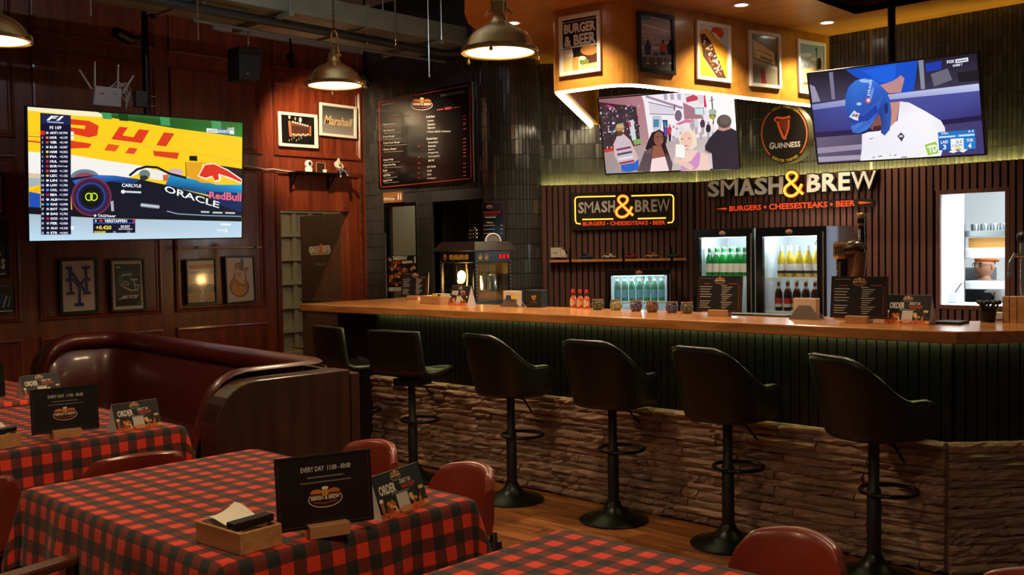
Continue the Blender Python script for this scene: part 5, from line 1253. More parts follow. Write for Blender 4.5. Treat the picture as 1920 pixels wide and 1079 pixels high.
# ------------------------------------------------------------------ menu boards and signs on the walls
mwf = on((0, YM - .02, 0), (0, -1, 0)); NY_ = V((0, -1, 0)); Z8 = 1032 / 220
def menu_body(a, W, sx=1.0):
    """items of the two-column menu; coordinates of the big board's close-up"""
    left = [('Philly Cheesesteak', 445, 255), ('Philly Cheesesteak', 500, 240), ('Smash Burger', 553, 245), ('Triple Smash Burger', 608, 290), ('Chicken Burger', 665, 258), ('Chicken Wings', 758, 230), ('Crispy Onion Ring', 803, 250), ('Fries', 852, 178), ('Chili Fries', 893, 205), ('Smash Fries', 937, 220)]
    for s_, y, x1 in left:
        a.text(s_, [(142, y - 12), (x1, y - 22), (x1, y - 2), (142, y + 8)], 'dcd6d0', .01); a.line([(148, y + 18), (x1 + 60, y + 8)], 4, '8a8480')
    right = [('Draft Beer', 372, 598, 520), ('Kronenbourg', 410, 585, 533), ('Heineken', 440, 598, 533), ('Stout', 470, 598, 533), ('1 Pitcher (Draft / Heineken)', 505, 735, 526), ('Bottled Beer', 565, 620, 526), ('Corona Extra', 598, 626, 536), ('Budweiser', 630, 607, 538), ('Sapporo', 662, 595, 538), ('Hoegaarden', 690, 625, 538), ('Kona Longboard', 722, 635, 540), ('Bali Hai', 757, 590, 540), ('Milk Shake', 812, 605, 528), ('Coke', 848, 570, 528), ('Soda', 880, 565, 530), ('S.Pellegrino', 915, 610, 530)]
    for s_, y, x1, x0 in right:
        a.text(s_, [(x0, y - 8), (x1, y - 14), (x1, y + 4), (x0, y + 10)], 'dcd6d0', .015); a.h -= a.lay
    for y in (365, 395, 425, 440, 478, 567, 598, 630, 660, 690, 720, 783, 818, 855, 890): a.line([(845, y + 1), (870, y - 2)], 9, 'b8402c'); a.h -= a.lay
    for y in (632, 728, 780, 824, 866, 910): a.line([(448, y), (468, y - 2)], 8, 'b8402c'); a.h -= a.lay
    a.line([(180, 385), (370, 362)], 6, '9a3428'); a.line([(615, 313), (672, 303)], 8, 'c23a26'); a.text('BEER', [(685, 290), (752, 282), (752, 302), (685, 312)], 'd8402a', .03); a.line([(765, 292), (825, 285)], 8, 'c23a26'); a.line([(132, 268), (350, 232)], 7, '8c8884'); a.line([(645, 180), (850, 145)], 5, '7c7874'); a.line([(645, 192), (870, 156)], 5, '7c7874')
    sb_logo(a, 482, 262, 95)
c = [mwf(*p) for p in ((707, 189), (887, 153), (891, 342), (712, 353))]
t = thing('menu_board', 'large black wall menu with a red outline above the restroom opening', 'menu board', tuple(sum(c, V((0, 0, 0))) / 4))
obj('panel', MB().prism([p - NY_ * .018 for p in c], NY_ * .028), mat('menu_black', lin((15, 14, 15)), .16, coat=.5), t)
a = Art(lambda u, v: mwf(690 + u / Z8, 140 + v / Z8) + NY_ * .0105, NY_, 6e-5)
a.line([(105, 245), (120, 238), (885, 95), (902, 105), (915, 905), (900, 915), (130, 992), (120, 980)], 6, 'c23a2c', True)
menu_body(a, 0); a.build('print', PRINT, t)
obj('edge_strip', MB().prism([mwf(886, 153), mwf(888, 153), mwf(892, 342), mwf(890, 342)], NY_ * .014), mat('alu', (.7, .7, .7), .3, 1), t)
t = thing('restroom_sign', 'small wooden restroom sign above the glazed opening', 'sign', tuple(mwf(738, 370)))
c = [mwf(*p) for p in ((719, 362), (755, 359), (755, 379), (720, 381))]
obj('plaque', MB().prism([p - NY_ * .015 for p in c], NY_ * .022), wood('plaque_wood', (.22, .085, .03), (.34, .14, .05), .45), t)
a = Art(lambda u, v: mwf(u, v) + NY_ * .008, NY_); a.text('RESTROOM', (721, 371, 741, 376), 'f0e8dc', .02)
for x in (748, 752.5): a.disc(x, 364, 1.2, 1.4, 'f0e8dc', 8); a.line([(x, 366), (x, 375)], 2.4, 'f0e8dc')
a.build('lettering', PRINT, t)
# posters on the glazing
gf = on((0, YM + .028, 0), (0, -1, 0)); Z9 = 1595 / 340
t = thing('poster', 'black TAKEAWAY MENU poster with orange food on the restroom glazing', 'poster', tuple(gf(752, 515)))
obj('sheet', MB().prism([gf(*p) for p in ((721, 480), (781, 479), (781, 546), (722, 548))], NY_ * .001), mat('poster_black', lin((16, 14, 14)), .5), t)
a = Art(lambda u, v: gf(690 + u / Z9, 370 + v / Z9) + NY_ * .0012, NY_); sb_logo(a, 180, 552, 32)
a.text('TAKEAWAY', [(218, 520), (348, 516), (348, 552), (218, 556)], 'f2ede6', .03); a.text('MENU', [(222, 566), (290, 562), (290, 588), (222, 592)], 'd83a26', .03); a.line([(302, 575), (392, 568)], 22, 'e8e2da'); a.line([(416, 520), (416, 580)], 20, 'e8e2da')
rr = random.Random(4)
for k in range(60):
    u_, v_ = rr.uniform(160, 415), rr.uniform(600, 770); a.disc(u_, v_, rr.uniform(8, 24), rr.uniform(6, 18), rr.choice(['b85a30', 'c87840', '8a3020', 'd89a58', '6a2a1c', 'e0b888', '3c1a14']), 8, rr.uniform(0, 3)); a.h -= a.lay * .8
a.h += a.lay * 20; a.poly([(152, 795), (330, 790), (330, 826), (153, 830)], 'e2ded8'); a.disc(165, 810, 6, 9, '30302e', 8); a.build('print', PRINT, t)
t = tag(obj('push_sticker', MB().prism([gf(*p) for p in ((714, 479), (719, 479), (720, 509), (715, 509))], NY_ * .001), FWHITE), 'narrow white sticker on the restroom door glass', 'sticker')
# tall menu by the niche
f_ = on((0, YM - .012, 0), (0, -1, 0)); nf = on(pc + V((0.02, -pr_ - .03, 0)), (.15, -1, 0)); nn = V((.15, -1, 0)).normalized()
t = thing('menu_board', 'narrow black popcorn menu board above the popcorn machine', 'menu board', tuple(nf(926, 415)))
c = [nf(*p) for p in ((907, 379), (946, 378), (947, 456), (907, 456))]
obj('panel', MB().prism([p - nn * .012 for p in c], nn * .012), MATS['menu_black'], t)
a = Art(lambda u, v: nf(690 + u / Z9, 370 + v / Z9) + nn * .0005, nn); a.line([(1024, 44), (1196, 42), (1200, 400)], 3, 'a83a34'); sb_logo(a, 1070, 85, 30); a.text('POPCORN CARAMEL', [(1016, 128), (1168, 122), (1168, 138), (1016, 144)], 'd8342a', .03, .2); a.text('& Sweet Salted', [(1020, 150), (1135, 146), (1135, 160), (1020, 165)], 'd8342a', .02, .2); a.line([(1030, 178), (1125, 176)], 9, 'd0ccc6'); a.text('- Menu -', (1034, 212, 1112, 232), 'd8d040', .02)
for y in (248, 282, 318): a.line([(1020, y + 2), (1118, y)], 8, 'a8a4a0'); a.line([(1166, y), (1186, y)], 8, 'c8c4c0')
a.build('print', PRINT, t)

def text3d(mb, fn, n, ch, q, d0, d1, bold=0.0, ref=None):
    """letter raised from d0 to d1 above the surface"""
    vs, fs, (a, b, d, e) = glyphs(ch, bold); P = []
    if ref is not None: a, b, d, e = glyphs(ch, ref)[2]
    for x, y in vs:
        m = (x - a) / (b - a or 1); k = 1 - (y - d) / (e - d or 1)
        tx = q[0][0] + (q[1][0] - q[0][0]) * m; ty = q[0][1] + (q[1][1] - q[0][1]) * m; bx = q[3][0] + (q[2][0] - q[3][0]) * m; by = q[3][1] + (q[2][1] - q[3][1]) * m
        P.append(fn(tx + (bx - tx) * k, ty + (by - ty) * k))
    n = V(n); N = len(P); cnt = {}
    for f in fs:
        for i in range(len(f)):
            k = (f[i], f[(i + 1) % len(f)]); cnt[tuple(sorted(k))] = cnt.get(tuple(sorted(k)), []) + [k]
    mb.raw([p + n * d1 for p in P] + [p + n * d0 for p in P], fs + [(k[0][1], k[0][0], k[0][0] + N, k[0][1] + N) for k in cnt.values() if len(k) == 1])
GREYL = mat('sign_letter_grey', lin((236, 230, 226)), .5)
REDL = mat('sign_letter_red', lin((214, 62, 26)), .5, emit=lin((232, 70, 24)), es=.75)
NEON = emis('neon_amber', (1.0, .42, .05), 2.2); NEONO = emis('neon_orange', (1.0, .10, .005), 1.2)
AMP = [(1092, 298), (1050, 262), (985, 195), (935, 140), (928, 105), (948, 80), (978, 74), (1012, 84), (1028, 112), (1012, 150), (965, 185), (918, 222), (902, 262), (918, 300), (958, 318), (1005, 308), (1045, 268), (1078, 196)]
def smooth_path(p, n=4):
    out = []
    for i in range(len(p) - 1):
        a, b, c, d = (V((*p[max(0, min(len(p) - 1, k))], 0)) for k in (i - 1, i, i + 1, i + 2))
        for k in range(n):
            t = k / n; out.append(.5 * ((2 * b) + (c - a) * t + (2 * a - 5 * b + 4 * c - d) * t * t + (3 * b - a - 3 * c + d) * t ** 3))
    out.append(V((*p[-1], 0))); return [(q.x, q.y) for q in out]
def ampersand(par, g, n, mapping, r):
    path = smooth_path([mapping(*p) for p in AMP]); k = (mapping(1, 0)[0] - mapping(0, 0)[0])
    a = Art(g, n, 2e-4, .022); a.line(path, 50 * k, '1a0c08'); s = a.mb
    obj('ampersand_backing', s, BLK, par, fix=False)
    a = Art(g, n, 2e-4, .024); a.line(path, 38 * k, 'ff6a10'); a.build('ampersand_glow', NEONO, par)
    obj('ampersand_tube', MB().tube([g(*p) + n * .034 for p in path], r, 6), NEON, par, smooth=60)
# framed neon sign on the left slats
n1 = na; s1 = on(A0 + na * .045, na); z3 = 3.84; g1 = lambda u, v: s1(980 + u / z3, 160 + v / z3)
t = thing('neon_sign', 'boxed SMASH & BREW sign with glowing amber border on left slats', 'sign', tuple(g1(735, 905)))
bdp = rounded([(345, 775), (1110, 760), (1122, 1030), (352, 1045), (345, 775)], [0, 25, 25, 25, 0], 5)
obj('board', MB().prism([g1(p.x, p.y) - n1 * .022 for p in bdp[:-1]], n1 * .04), mat('sign_board', lin((22, 13, 12)), .45), t)
for wd, x0, x1, ya, yb, y2, y3 in (('SMASH', 400, 665, 845, 830, 915, 925), ('BREW', 808, 1058, 828, 818, 912, 915)):
    bounds = {'SMASH': [(400, 442), (446, 508), (512, 562), (566, 612), (616, 664)], 'BREW': [(808, 858), (864, 918), (924, 966), (968, 1058)]}[wd]
    for ch_, (p0, p1) in zip(wd, bounds):
        f0, f1_ = (p0 - x0) / (x1 - x0), (p1 - x0) / (x1 - x0); mb = MB()
        text3d(mb, g1, n1, ch_, [(p0, ya + (yb - ya) * f0), (p1, ya + (yb - ya) * f1_), (p1, y3 + (y2 - y3) * f1_), (p0, y3 + (y2 - y3) * f0)], .018, .030, .0 if ch_ in 'MW' else .03)
        obj('letter', mb, GREYL, t)
a = Art(g1, n1, 1e-4, .019)
for s_, q in (('BURGERS', [(434, 985), (595, 981), (595, 1009), (434, 1014)]), ('CHEESESTEAKS', [(630, 981), (902, 977), (902, 1005), (630, 1010)]), ('BEER', [(937, 977), (1026, 976), (1026, 1003), (937, 1006)])): a.text(s_, q, 'e8481e', .02)
a.disc(612, 997, 5, 5, 'a83a30', 8); a.disc(920, 992, 5, 5, 'a83a30', 8); obj('tagline', a.mb, REDL, t, fix=False)
for pth in ([(668, 800), (400, 806), (382, 812), (377, 830), (380, 975), (388, 995), (418, 1000)], [(782, 798), (1060, 790), (1078, 796), (1084, 812), (1084, 970), (1074, 988), (1042, 992)], [(430, 968), (652, 964)], [(828, 962), (1030, 957)]):
    obj('neon_tube', MB().tube([g1(*p) + n1 * .027 for p in pth], .0062, 6), NEON, t, smooth=60)
ampersand(t, g1, n1, lambda x, y: (672 + (x - 900) * .64, 798 + (y - 72) * .62), .0068)
# open-letter sign across the right slats
nB = V((0, -1, 0)); s2 = on((0, YB - .045, 0), nB); zz = 1920 / 350; g2 = lambda u, v: s2(1310 + u / zz, 310 + v / zz)
t = thing('neon_sign', 'large open letter SMASH & BREW sign above the two fridges', 'sign', tuple(g2(960, 250)))
bl = {'SMASH': ([(108, 222), (240, 410), (428, 580), (588, 715), (730, 875)], 165, 115, 330, 296, 108, 875), 'BREW': ([(1125, 1262), (1282, 1435), (1450, 1570), (1580, 1835)], 97, 55, 280, 246, 1125, 1835)}
for wd, (bd, ya, yb, y3, y2, x0, x1) in bl.items():
    for ch_, (p0, p1) in zip(wd, bd):
        f0, f1_ = (p0 - x0) / (x1 - x0), (p1 - x0) / (x1 - x0); q = [(p0, ya + (yb - ya) * f0), (p1, ya + (yb - ya) * f1_), (p1, y3 + (y2 - y3) * f1_), (p0, y3 + (y2 - y3) * f0)]
        mb = MB(); text3d(mb, g2, nB, ch_, q, .006, .022, .0 if ch_ in 'MW' else .03); o = obj('letter', mb, GREYL, t)
        mb = MB(); text3d(mb, g2, nB, ch_, q, -.022, .004, .055 if ch_ in 'MW' else .085, .0 if ch_ in 'MW' else .03); obj('letter_backing', mb, MATS['sign_board'], o)
a = Art(g2, nB, 2e-4, -.01)
a.line([(165, 452), (300, 446), (640, 430), (1000, 415), (1350, 398), (1620, 388), (1795, 386)], 82, '150d0b'); obj('tagline_backing', a.mb, MATS['sign_board'], t, fix=False)
a = Art(g2, nB, 1e-4, -.006)
for s_, q in (('BURGERS', [(312, 420), (640, 405), (640, 460), (312, 476)]), ('CHEESESTEAKS', [(720, 398), (1318, 372), (1318, 432), (720, 460)]), ('BEER', [(1408, 368), (1605, 360), (1605, 418), (1408, 430)])): a.text(s_, q, 'e8481e', .025)
a.disc(680, 430, 14, 16, 'a8303a', 10); a.disc(1362, 402, 14, 16, 'a8303a', 10); a.poly([(172, 452), (270, 436), (292, 445), (275, 458)], 'e8481e'); a.poly([(1635, 386), (1655, 372), (1780, 384), (1660, 400)], 'e8481e'); obj('tagline', a.mb, REDL, t, fix=False)['kind'] = 'stuff'
ampersand(t, g2, nB, lambda x, y: (x, y), .010)
# round stout sign
yaw = R(-99); ng = V((math.cos(yaw), math.sin(yaw), 0)); sg = on(Yp(1471, 250, 7.36), ng); z8 = 950 / 110; g3 = lambda u, v: sg(1420 + u / z8, 185 + v / z8)
t = thing('round_sign', 'round black GUINNESS sign with orange harp beside the baseball screen', 'sign', tuple(g3(440, 565)))
el = [(440 + 392 * math.cos(k * PI / 24), 568 + 480 * math.sin(k * PI / 24)) for k in range(48)]
obj('drum', MB().prism([g3(*p) for p in el], -ng * .075), mat('sign_rim', lin((86, 84, 62)), .4), t, smooth=30)
a = Art(g3, ng, 1e-4, .0006); a.poly(el, '16110f')
for s0, s1_ in ((128, 232), (-58, 48)): a.line([(438 + 366 * math.cos(R(k)), 568 + 440 * math.sin(R(k))) for k in range(s0, s1_ + 1, 4)], 24, 'd86a34')
for txt, r0, sgn, st_, span in (('WORLDS NO1.STOUT', 405, 1, -122, 66), ('BRIGHTER TOGETHER', 420, -1, 119, -64)):
    for k, ch_ in enumerate(txt):
        if ch_ == ' ': continue
        an = R(st_ + span * k / (len(txt) - 1)); x, y = 438 + (370) * math.cos(an), 568 + (438) * math.sin(an); tx, ty = -math.sin(an) * sgn, math.cos(an) * sgn; ux_, uy_ = math.cos(an) * sgn, math.sin(an) * sgn
        a.text(ch_, [(x - tx * 11 + ux_ * 22, y - ty * 11 + uy_ * 22), (x + tx * 11 + ux_ * 22, y + ty * 11 + uy_ * 22), (x + tx * 11 - ux_ * 22, y + ty * 11 - uy_ * 22), (x - tx * 11 - ux_ * 22, y - ty * 11 - uy_ * 22)], 'd8b83a', .03)
a.text('G', [(200, 715), (275, 705), (275, 815), (200, 825)], 'ece8e2', .03); a.text('UINNESS', [(282, 726), (702, 688), (702, 780), (282, 812)], 'ece8e2', .025)
a.build('face', PRINT, t)
a = Art(g3, ng, 2e-4, .003)
a.poly([(345, 345), (520, 335), (505, 520), (455, 600)], '7a2a1c'); a.line([(300, 370), (290, 330), (320, 305), (400, 318), (470, 312), (520, 290), (530, 320)], 36, 'e8602c'); a.line([(330, 370), (370, 500), (430, 645)], 40, 'e8682e'); a.line([(515, 340), (510, 480), (475, 590), (430, 650)], 32, 'e46a30'); a.disc(450, 645, 30, 20, 'd8825a', 12)
for k in range(5): a.line([(375 + k * 24, 352), (400 + k * 20, 470 + k * 16)], 3, 'c8744a')
a.build('harp', PRINT, t)
ORD_ = ['first', 'second', 'third', 'fourth', 'fifth', 'sixth', 'seventh']
# ------------------------------------------------------------------ things standing on tables and bar
PINE = wood('box_pine', (.42, .20, .07), (.60, .32, .13), .5, axis=0, scale=5, stretch=8)
def Lf(t):
    M = WM[t]; return lambda x, y, z: M @ V((x, y, z))
def menu_local(a, W_, H_, y0):
    """two-column menu printed on an upright board, x across, y up"""
    a.line([(-W_ * .47, y0 + H_ * .04), (W_ * .47, y0 + H_ * .04), (W_ * .47, y0 + H_ * .97), (-W_ * .47, y0 + H_ * .97)], H_ * .012, '8a2e26', True)
    sb_logo(a, 0, y0 + H_ * .87, W_ * .12, 1)
    for x0, x1, n in ((-.44, -.17, 5), (-.44, -.2, 4)):
        for k in range(n):
            y = y0 + H_ * ((.70 - k * .07) if n == 5 else (.30 - k * .06)); a.line([(W_ * x0, y), (W_ * (x1 - .03 * (k % 3)), y)], H_ * .02, 'b8b2aa'); a.h -= a.lay
    for k in range(13): y = y0 + H_ * (.74 - k * .052); a.line([(W_ * (.05 if k not in (0, 5, 9) else .03), y), (W_ * (.16 + .04 * (k * 7 % 4)), y)], H_ * .018, 'b8b2aa'); a.h -= a.lay
    for k in range(13): y = y0 + H_ * (.74 - k * .052); a.line([(W_ * .41, y), (W_ * .44, y)], H_ * .018, 'a8402e'); a.h -= a.lay
    a.h += a.lay * 40; a.line([(-W_ * .36, y0 + H_ * .78), (-W_ * .2, y0 + H_ * .78)], H_ * .018, 'b23a2a'); a.line([(W_ * .2, y0 + H_ * .78), (W_ * .4, y0 + H_ * .78)], H_ * .018, 'b23a2a'); a.line([(-W_ * .44, y0 + H_ * .93), (-W_ * .15, y0 + H_ * .93)], H_ * .012, '8a8680')
def hours_local(a, W_, H_, y0):
    a.line([(-W_ * .47, y0 + H_ * .04), (W_ * .47, y0 + H_ * .04), (W_ * .47, y0 + H_ * .97), (-W_ * .47, y0 + H_ * .97)], H_ * .01, '6a3430', True)
    a.text('EVERY DAY  11:00 - 00:00', (-W_ * .24, y0 + H_ * .84, W_ * .28, y0 + H_ * .77), 'd8d4d2', .015)
    a.line([(-W_ * .18, y0 + H_ * .69), (W_ * .2, y0 + H_ * .69)], H_ * .022, '77736f'); a.line([(-W_ * .25, y0 + H_ * .62), (W_ * .28, y0 + H_ * .62)], H_ * .018, '77736f')
    sb_logo(a, 0, y0 + H_ * .40, W_ * .18, 1, '2a1410'); a.line([(-W_ * .3, y0 + H_ * .09), (W_ * .3, y0 + H_ * .09)], H_ * .008, '3c3836')
def stand(label, p, rz, draw, W_=.27, H_=.2, group='black upright board stands'):
    t = thing('board_stand', label, 'sign stand', p, rz, group); L_ = Lf(t); H0 = .022
    lean = .10
    f = lambda x, y: L_(x, y * lean - .012, y)
    n = (L_(0, -1, lean) - L_(0, 0, 0)).normalized()
    c = [f(-W_ / 2, H0), f(W_ / 2, H0), f(W_ / 2, H0 + H_), f(-W_ / 2, H0 + H_)]
    obj('board', MB().prism(c, -n * .004), mat('stand_black', lin((16, 15, 16)), .42), t)
    mb = MB(); rim(mb, [c[3], c[2], c[1], c[0]], .006, .003, n); obj('border', mb, BLK, t)
    a = Art(f, n, 6e-5, .0004); draw(a, W_, H_, H0); a.build('print', PRINT, t)
    mb = MB(); mb.prism([L_(-.055, -.04, 0), L_(.055, -.04, 0), L_(.055, .04, 0), L_(-.055, .04, 0)], (0, 0, .034)); obj('wooden_block', mb, PINE, t, bevel=.002)
    return t
def order_local(a, W_, S):
    a.rect(-W_ / 2, 0, W_ / 2, S, '1a1716'); sb_logo(a, -W_ * .02, S * .86, W_ * .11, 1)
    a.text('ORDER', (-W_ * .42, S * .74, -W_ * .08, S * .52), 'e8dfd0', .04); a.text('DIRECT VIA', (W_ * .02, S * .75, W_ * .26, S * .65), 'e8dfd0', .02, .2); a.text('WHATSAPP', (W_ * .03, S * .63, W_ * .32, S * .53), 'e2482a', .02, .2); a.line([(-W_ * .2, S * .49), (W_ * .18, S * .49)], S * .02, '9a948c')
    a.rect(-W_ * .12, S * .12, W_ * .12, S * .46, 'cfc6b8')
    a.rect(-W_ / 2, 0, W_ / 2, S * .14, 'd8661e')
    rr = random.Random(8)
    for sx in (-1, 1):
        for k in range(16): a.disc(sx * W_ * rr.uniform(.16, .46), S * rr.uniform(.08, .34), W_ * rr.uniform(.02, .055), S * rr.uniform(.03, .07), rr.choice(['d87a2a', 'c05a1e', 'e8a050', '8a3418', 'e6b878', 'b84a20']), 8); a.h -= a.lay * .7
    a.h += a.lay * 14; a.rect(-W_ * .47, S * .16, -W_ * .41, S * .44, 'a8602a'); a.rect(-W_ * .475, S * .38, -W_ * .405, S * .46, 'efe4cc'); a.rect(W_ * .36, S * .16, W_ * .45, S * .44, '221a16'); a.rect(W_ * .355, S * .40, W_ * .455, S * .48, 'e0b878'); a.disc(0, S * .1, W_ * .12, S * .07, 'd8906a')
    for x in (-.38, -.12, .2): a.disc(W_ * x, S * .06, W_ * .018, S * .03, '5a2a14', 8)
def order_card(label, p, rz, W_=.215, S=.145):
    t = thing('order_card', label, 'table card', p, rz, 'folded black order cards'); L_ = Lf(t); b = .042
    hz_ = math.sqrt(S * S - b * b)
    f = lambda x, y: L_(x, -b + b * y / S, hz_ * y / S); n = (L_(0, -hz_, b) - L_(0, 0, 0)).normalized()
    g = lambda x, y: L_(x, b - b * y / S, hz_ * y / S); n2 = (L_(0, hz_, b) - L_(0, 0, 0)).normalized()
    pw = mat('card_white', lin((206, 206, 214)), .6)
    obj('front_panel', MB().prism([f(-W_ / 2, 0), f(W_ / 2, 0), f(W_ / 2, S), f(-W_ / 2, S)], -n * .001), pw, t)
    obj('rear_panel', MB().prism([g(-W_ / 2, 0), g(W_ / 2, 0), g(W_ / 2, S), g(-W_ / 2, S)], -n2 * .001), pw, t)
    for e_ in (W_ / 2 - .001, -W_ / 2 + .001): mb = MB(); mb.face([f(e_, 0), g(e_, 0), f(e_, S)]); obj('end_fold', mb, pw, t)
    a = Art(f, n, 6e-5, .0003); order_local(a, W_, S); a.build('print', PRINT, t)
    return t
TZ = .7575
stand('black opening hours stand on the middle table beside the napkin box', (-2.175, 1.545, TZ), R(72), hours_local, .262, .19)
stand('black opening hours stand on the left table before the booth', (-4.20, 1.69, TZ), R(80), hours_local, .262, .185)
stand('black board stand on the farthest left table, cut off by the edge', (-5.55, 1.79, TZ), R(84), hours_local, .262, .185)
order_card('folded ORDER card at the corner of the middle table', (-2.215, 1.815, TZ), R(104), .225, .128)
order_card('folded ORDER card at the corner of the left table', (-4.16, 1.97, TZ), R(96), .215, .125)
order_card('folded ORDER card on the farthest left table', (-5.57, 2.11, TZ), R(98), .215, .125)
stand('black menu stand at the far left end of the bar', (-6.12, 5.27, CZ), R(12), menu_local, group='black menu stands on the bar')
stand('black menu stand on the bar in front of the left fridge', (-2.99, 4.80, CZ), R(6), menu_local, group='black menu stands on the bar')
stand('black menu stand on the bar in front of the harp beer tap', (-2.14, 4.70, CZ), R(2), menu_local, .285, .205, group='black menu stands on the bar')
order_card('folded ORDER card on the bar in front of the popcorn machine', (-5.16, 4.88, CZ), R(-4))
order_card('folded ORDER card on the bar near the kitchen window', (-1.915, 4.76, CZ), R(0))
def napkin_box(label, p, rz):
    t = thing('napkin_box', label, 'napkin box', p, rz, 'open wooden napkin boxes'); L_ = Lf(t)
    lw, lh, ld, th = .20, .055, .125, .009
    def bx(x0, y0, z0, x1, y1, z1):
        return MB().prism([L_(x0, y0, z0), L_(x1, y0, z0), L_(x1, y1, z0), L_(x0, y1, z0)], (0, 0, z1 - z0))
    for n_, q in (('side', (-lw / 2, -ld / 2, 0, lw / 2, -ld / 2 + th, lh)), ('side', (-lw / 2, ld / 2 - th, 0, lw / 2, ld / 2, lh)), ('side', (-lw / 2, -ld / 2 + th, 0, -lw / 2 + th, ld / 2 - th, lh)), ('side', (lw / 2 - th, -ld / 2 + th, 0, lw / 2, ld / 2 - th, lh)), ('bottom', (-lw / 2 + th, -ld / 2 + th, 0, lw / 2 - th, ld / 2 - th, .006))):
        obj(n_, bx(*q), PINE, t, bevel=.0015, seg=1)
    mb = MB()
    for k in range(7): z = .045 + k * .0032; dx = .004 * math.sin(k * 2.1); mb.grid(lambda u, v, z=z, dx=dx: L_(-.083 + u * .125 + dx, -.05 + v * .095, z + .012 * (v - .3) ** 2 * 4 * (1 - u) + .004 * math.sin(u * 6 + k)), 6, 6)
    stuff_ = obj('napkins', mb, mat('napkin_paper', lin((236, 228, 214)), .9), t, smooth=60)
    obj('cutlery_sleeve', MB().prism([L_(.028, -.055, .052), L_(.062, -.055, .052), L_(.078, .055, .060), L_(.044, .055, .060)], (0, 0, .02)), BLK, t, bevel=.003)
    return t
napkin_box('open wooden napkin box on the middle table, nearest the viewer', (-2.275, 1.345, TZ), R(3))
napkin_box('open wooden napkin box at the left edge on the left table', (-4.22, 1.42, TZ), R(3))
# kraft tray with sachets on the bar
t = thing('condiment_box', 'small wooden box with sachets at the left of the bar', 'box', (-5.47, 4.93, CZ), R(-8)); L_ = Lf(t)
def lb(x0, y0, z0, x1, y1, z1): return MB().prism([L_(x0, y0, z0), L_(x1, y0, z0), L_(x1, y1, z0), L_(x0, y1, z0)], (0, 0, z1 - z0))
for q in ((-.13, -.07, 0, .13, -.062, .06), (-.13, .062, 0, .13, .07, .06), (-.13, -.062, 0, -.122, .062, .06), (.122, -.062, 0, .13, .062, .06), (-.03, -.062, 0, -.022, .062, .06)): obj('side', lb(*q), PINE, t, bevel=.001, seg=1)
obj('napkin_stack', lb(-.115, -.055, .01, -.04, .055, .058), MATS['napkin_paper'], t)
for k, (x, c_) in enumerate(((0, 'e8c820'), (.03, 'e8c820'), (.07, '2a3a88'), (.1, 'b8b0a0'))): obj('sachet', lb(x, -.05, .012, x + .02, .05, .075), mat('sachet' + str(k), lin(c_), .5), t)
def napkin_holder(label, p, rz, sach):
    t = thing('napkin_holder', label, 'napkin holder', p, rz, 'steel napkin holders'); L_ = Lf(t)
    st_ = mat('holder_steel', lin((150, 138, 128)), .35, .7)
    for y in (-.035, .035): obj('plate', MB().prism([L_(-.085, y, 0), L_(.085, y, 0), L_(.03, y * .75, .072), L_(-.03, y * .75, .072)], (L_(0, .003, 0) - L_(0, 0, 0))), st_, t)
    obj('foot', MB().prism([L_(-.085, -.035, 0), L_(.085, -.035, 0), L_(.085, .038, 0), L_(-.085, .038, 0)], (0, 0, .003)), st_, t)
    mb = MB()
    for k in range(9): y = -.022 + k * .0055; mb.prism([L_(-.06, y, .004), L_(.06, y, .004), L_(.062, y, .105 + .004 * math.sin(k)), L_(-.062, y, .108 - .003 * math.sin(k * 2))], L_(0, .004, 0) - L_(0, 0, 0))
    obj('napkins', mb, mat('napkin_kraft', lin((226, 208, 186)), .9), t)
    if sach:
        for k, c_ in enumerate(('2a3a88', 'e8c820')): obj('sachet', MB().prism([L_(-.02 + k * .045, -.045, .055), L_(.02 + k * .045, -.045, .055), L_(.02 + k * .045, -.043, .08), L_(-.02 + k * .045, -.043, .08)], L_(0, .003, 0) - L_(0, 0, 0)), mat('sachet_h' + str(k), lin(c_), .5), t)
napkin_holder('steel napkin holder with yellow and blue sachets beside the popcorn machine', (-4.68, 4.90, CZ), R(4), True)
napkin_holder('steel napkin holder in front of the right fridge', (-2.47, 4.80, CZ), R(4), False)
t = thing('gift_box', 'small black box with a gold emblem on the bar by the hot sauce', 'box', (-4.60, 5.02, CZ), R(10)); L_ = Lf(t)
t.location = (-4.50, 4.95, CZ); WM[t] = Matrix.Translation((-4.50, 4.95, CZ)) @ Matrix.Rotation(R(10), 4, 'Z')
L_ = Lf(t); obj('carton', lb(-.06, -.04, 0, .06, .04, .115), mat('carton_dark', lin((24, 32, 30)), .5), t, bevel=.002)
a = Art(lambda x, y: L_(x, -.0405, y), (L_(0, -1, 0) - L_(0, 0, 0))); a.disc(-.008, .07, .010, .012, 'b88a4a', 10); a.disc(.012, .072, .009, .011, 'b88a4a', 10); a.disc(.002, .055, .012, .008, 'a87a40', 10); a.line([(-.02, .035), (.022, .035)], .003, 'a87a40'); a.build('emblem', PRINT, t)
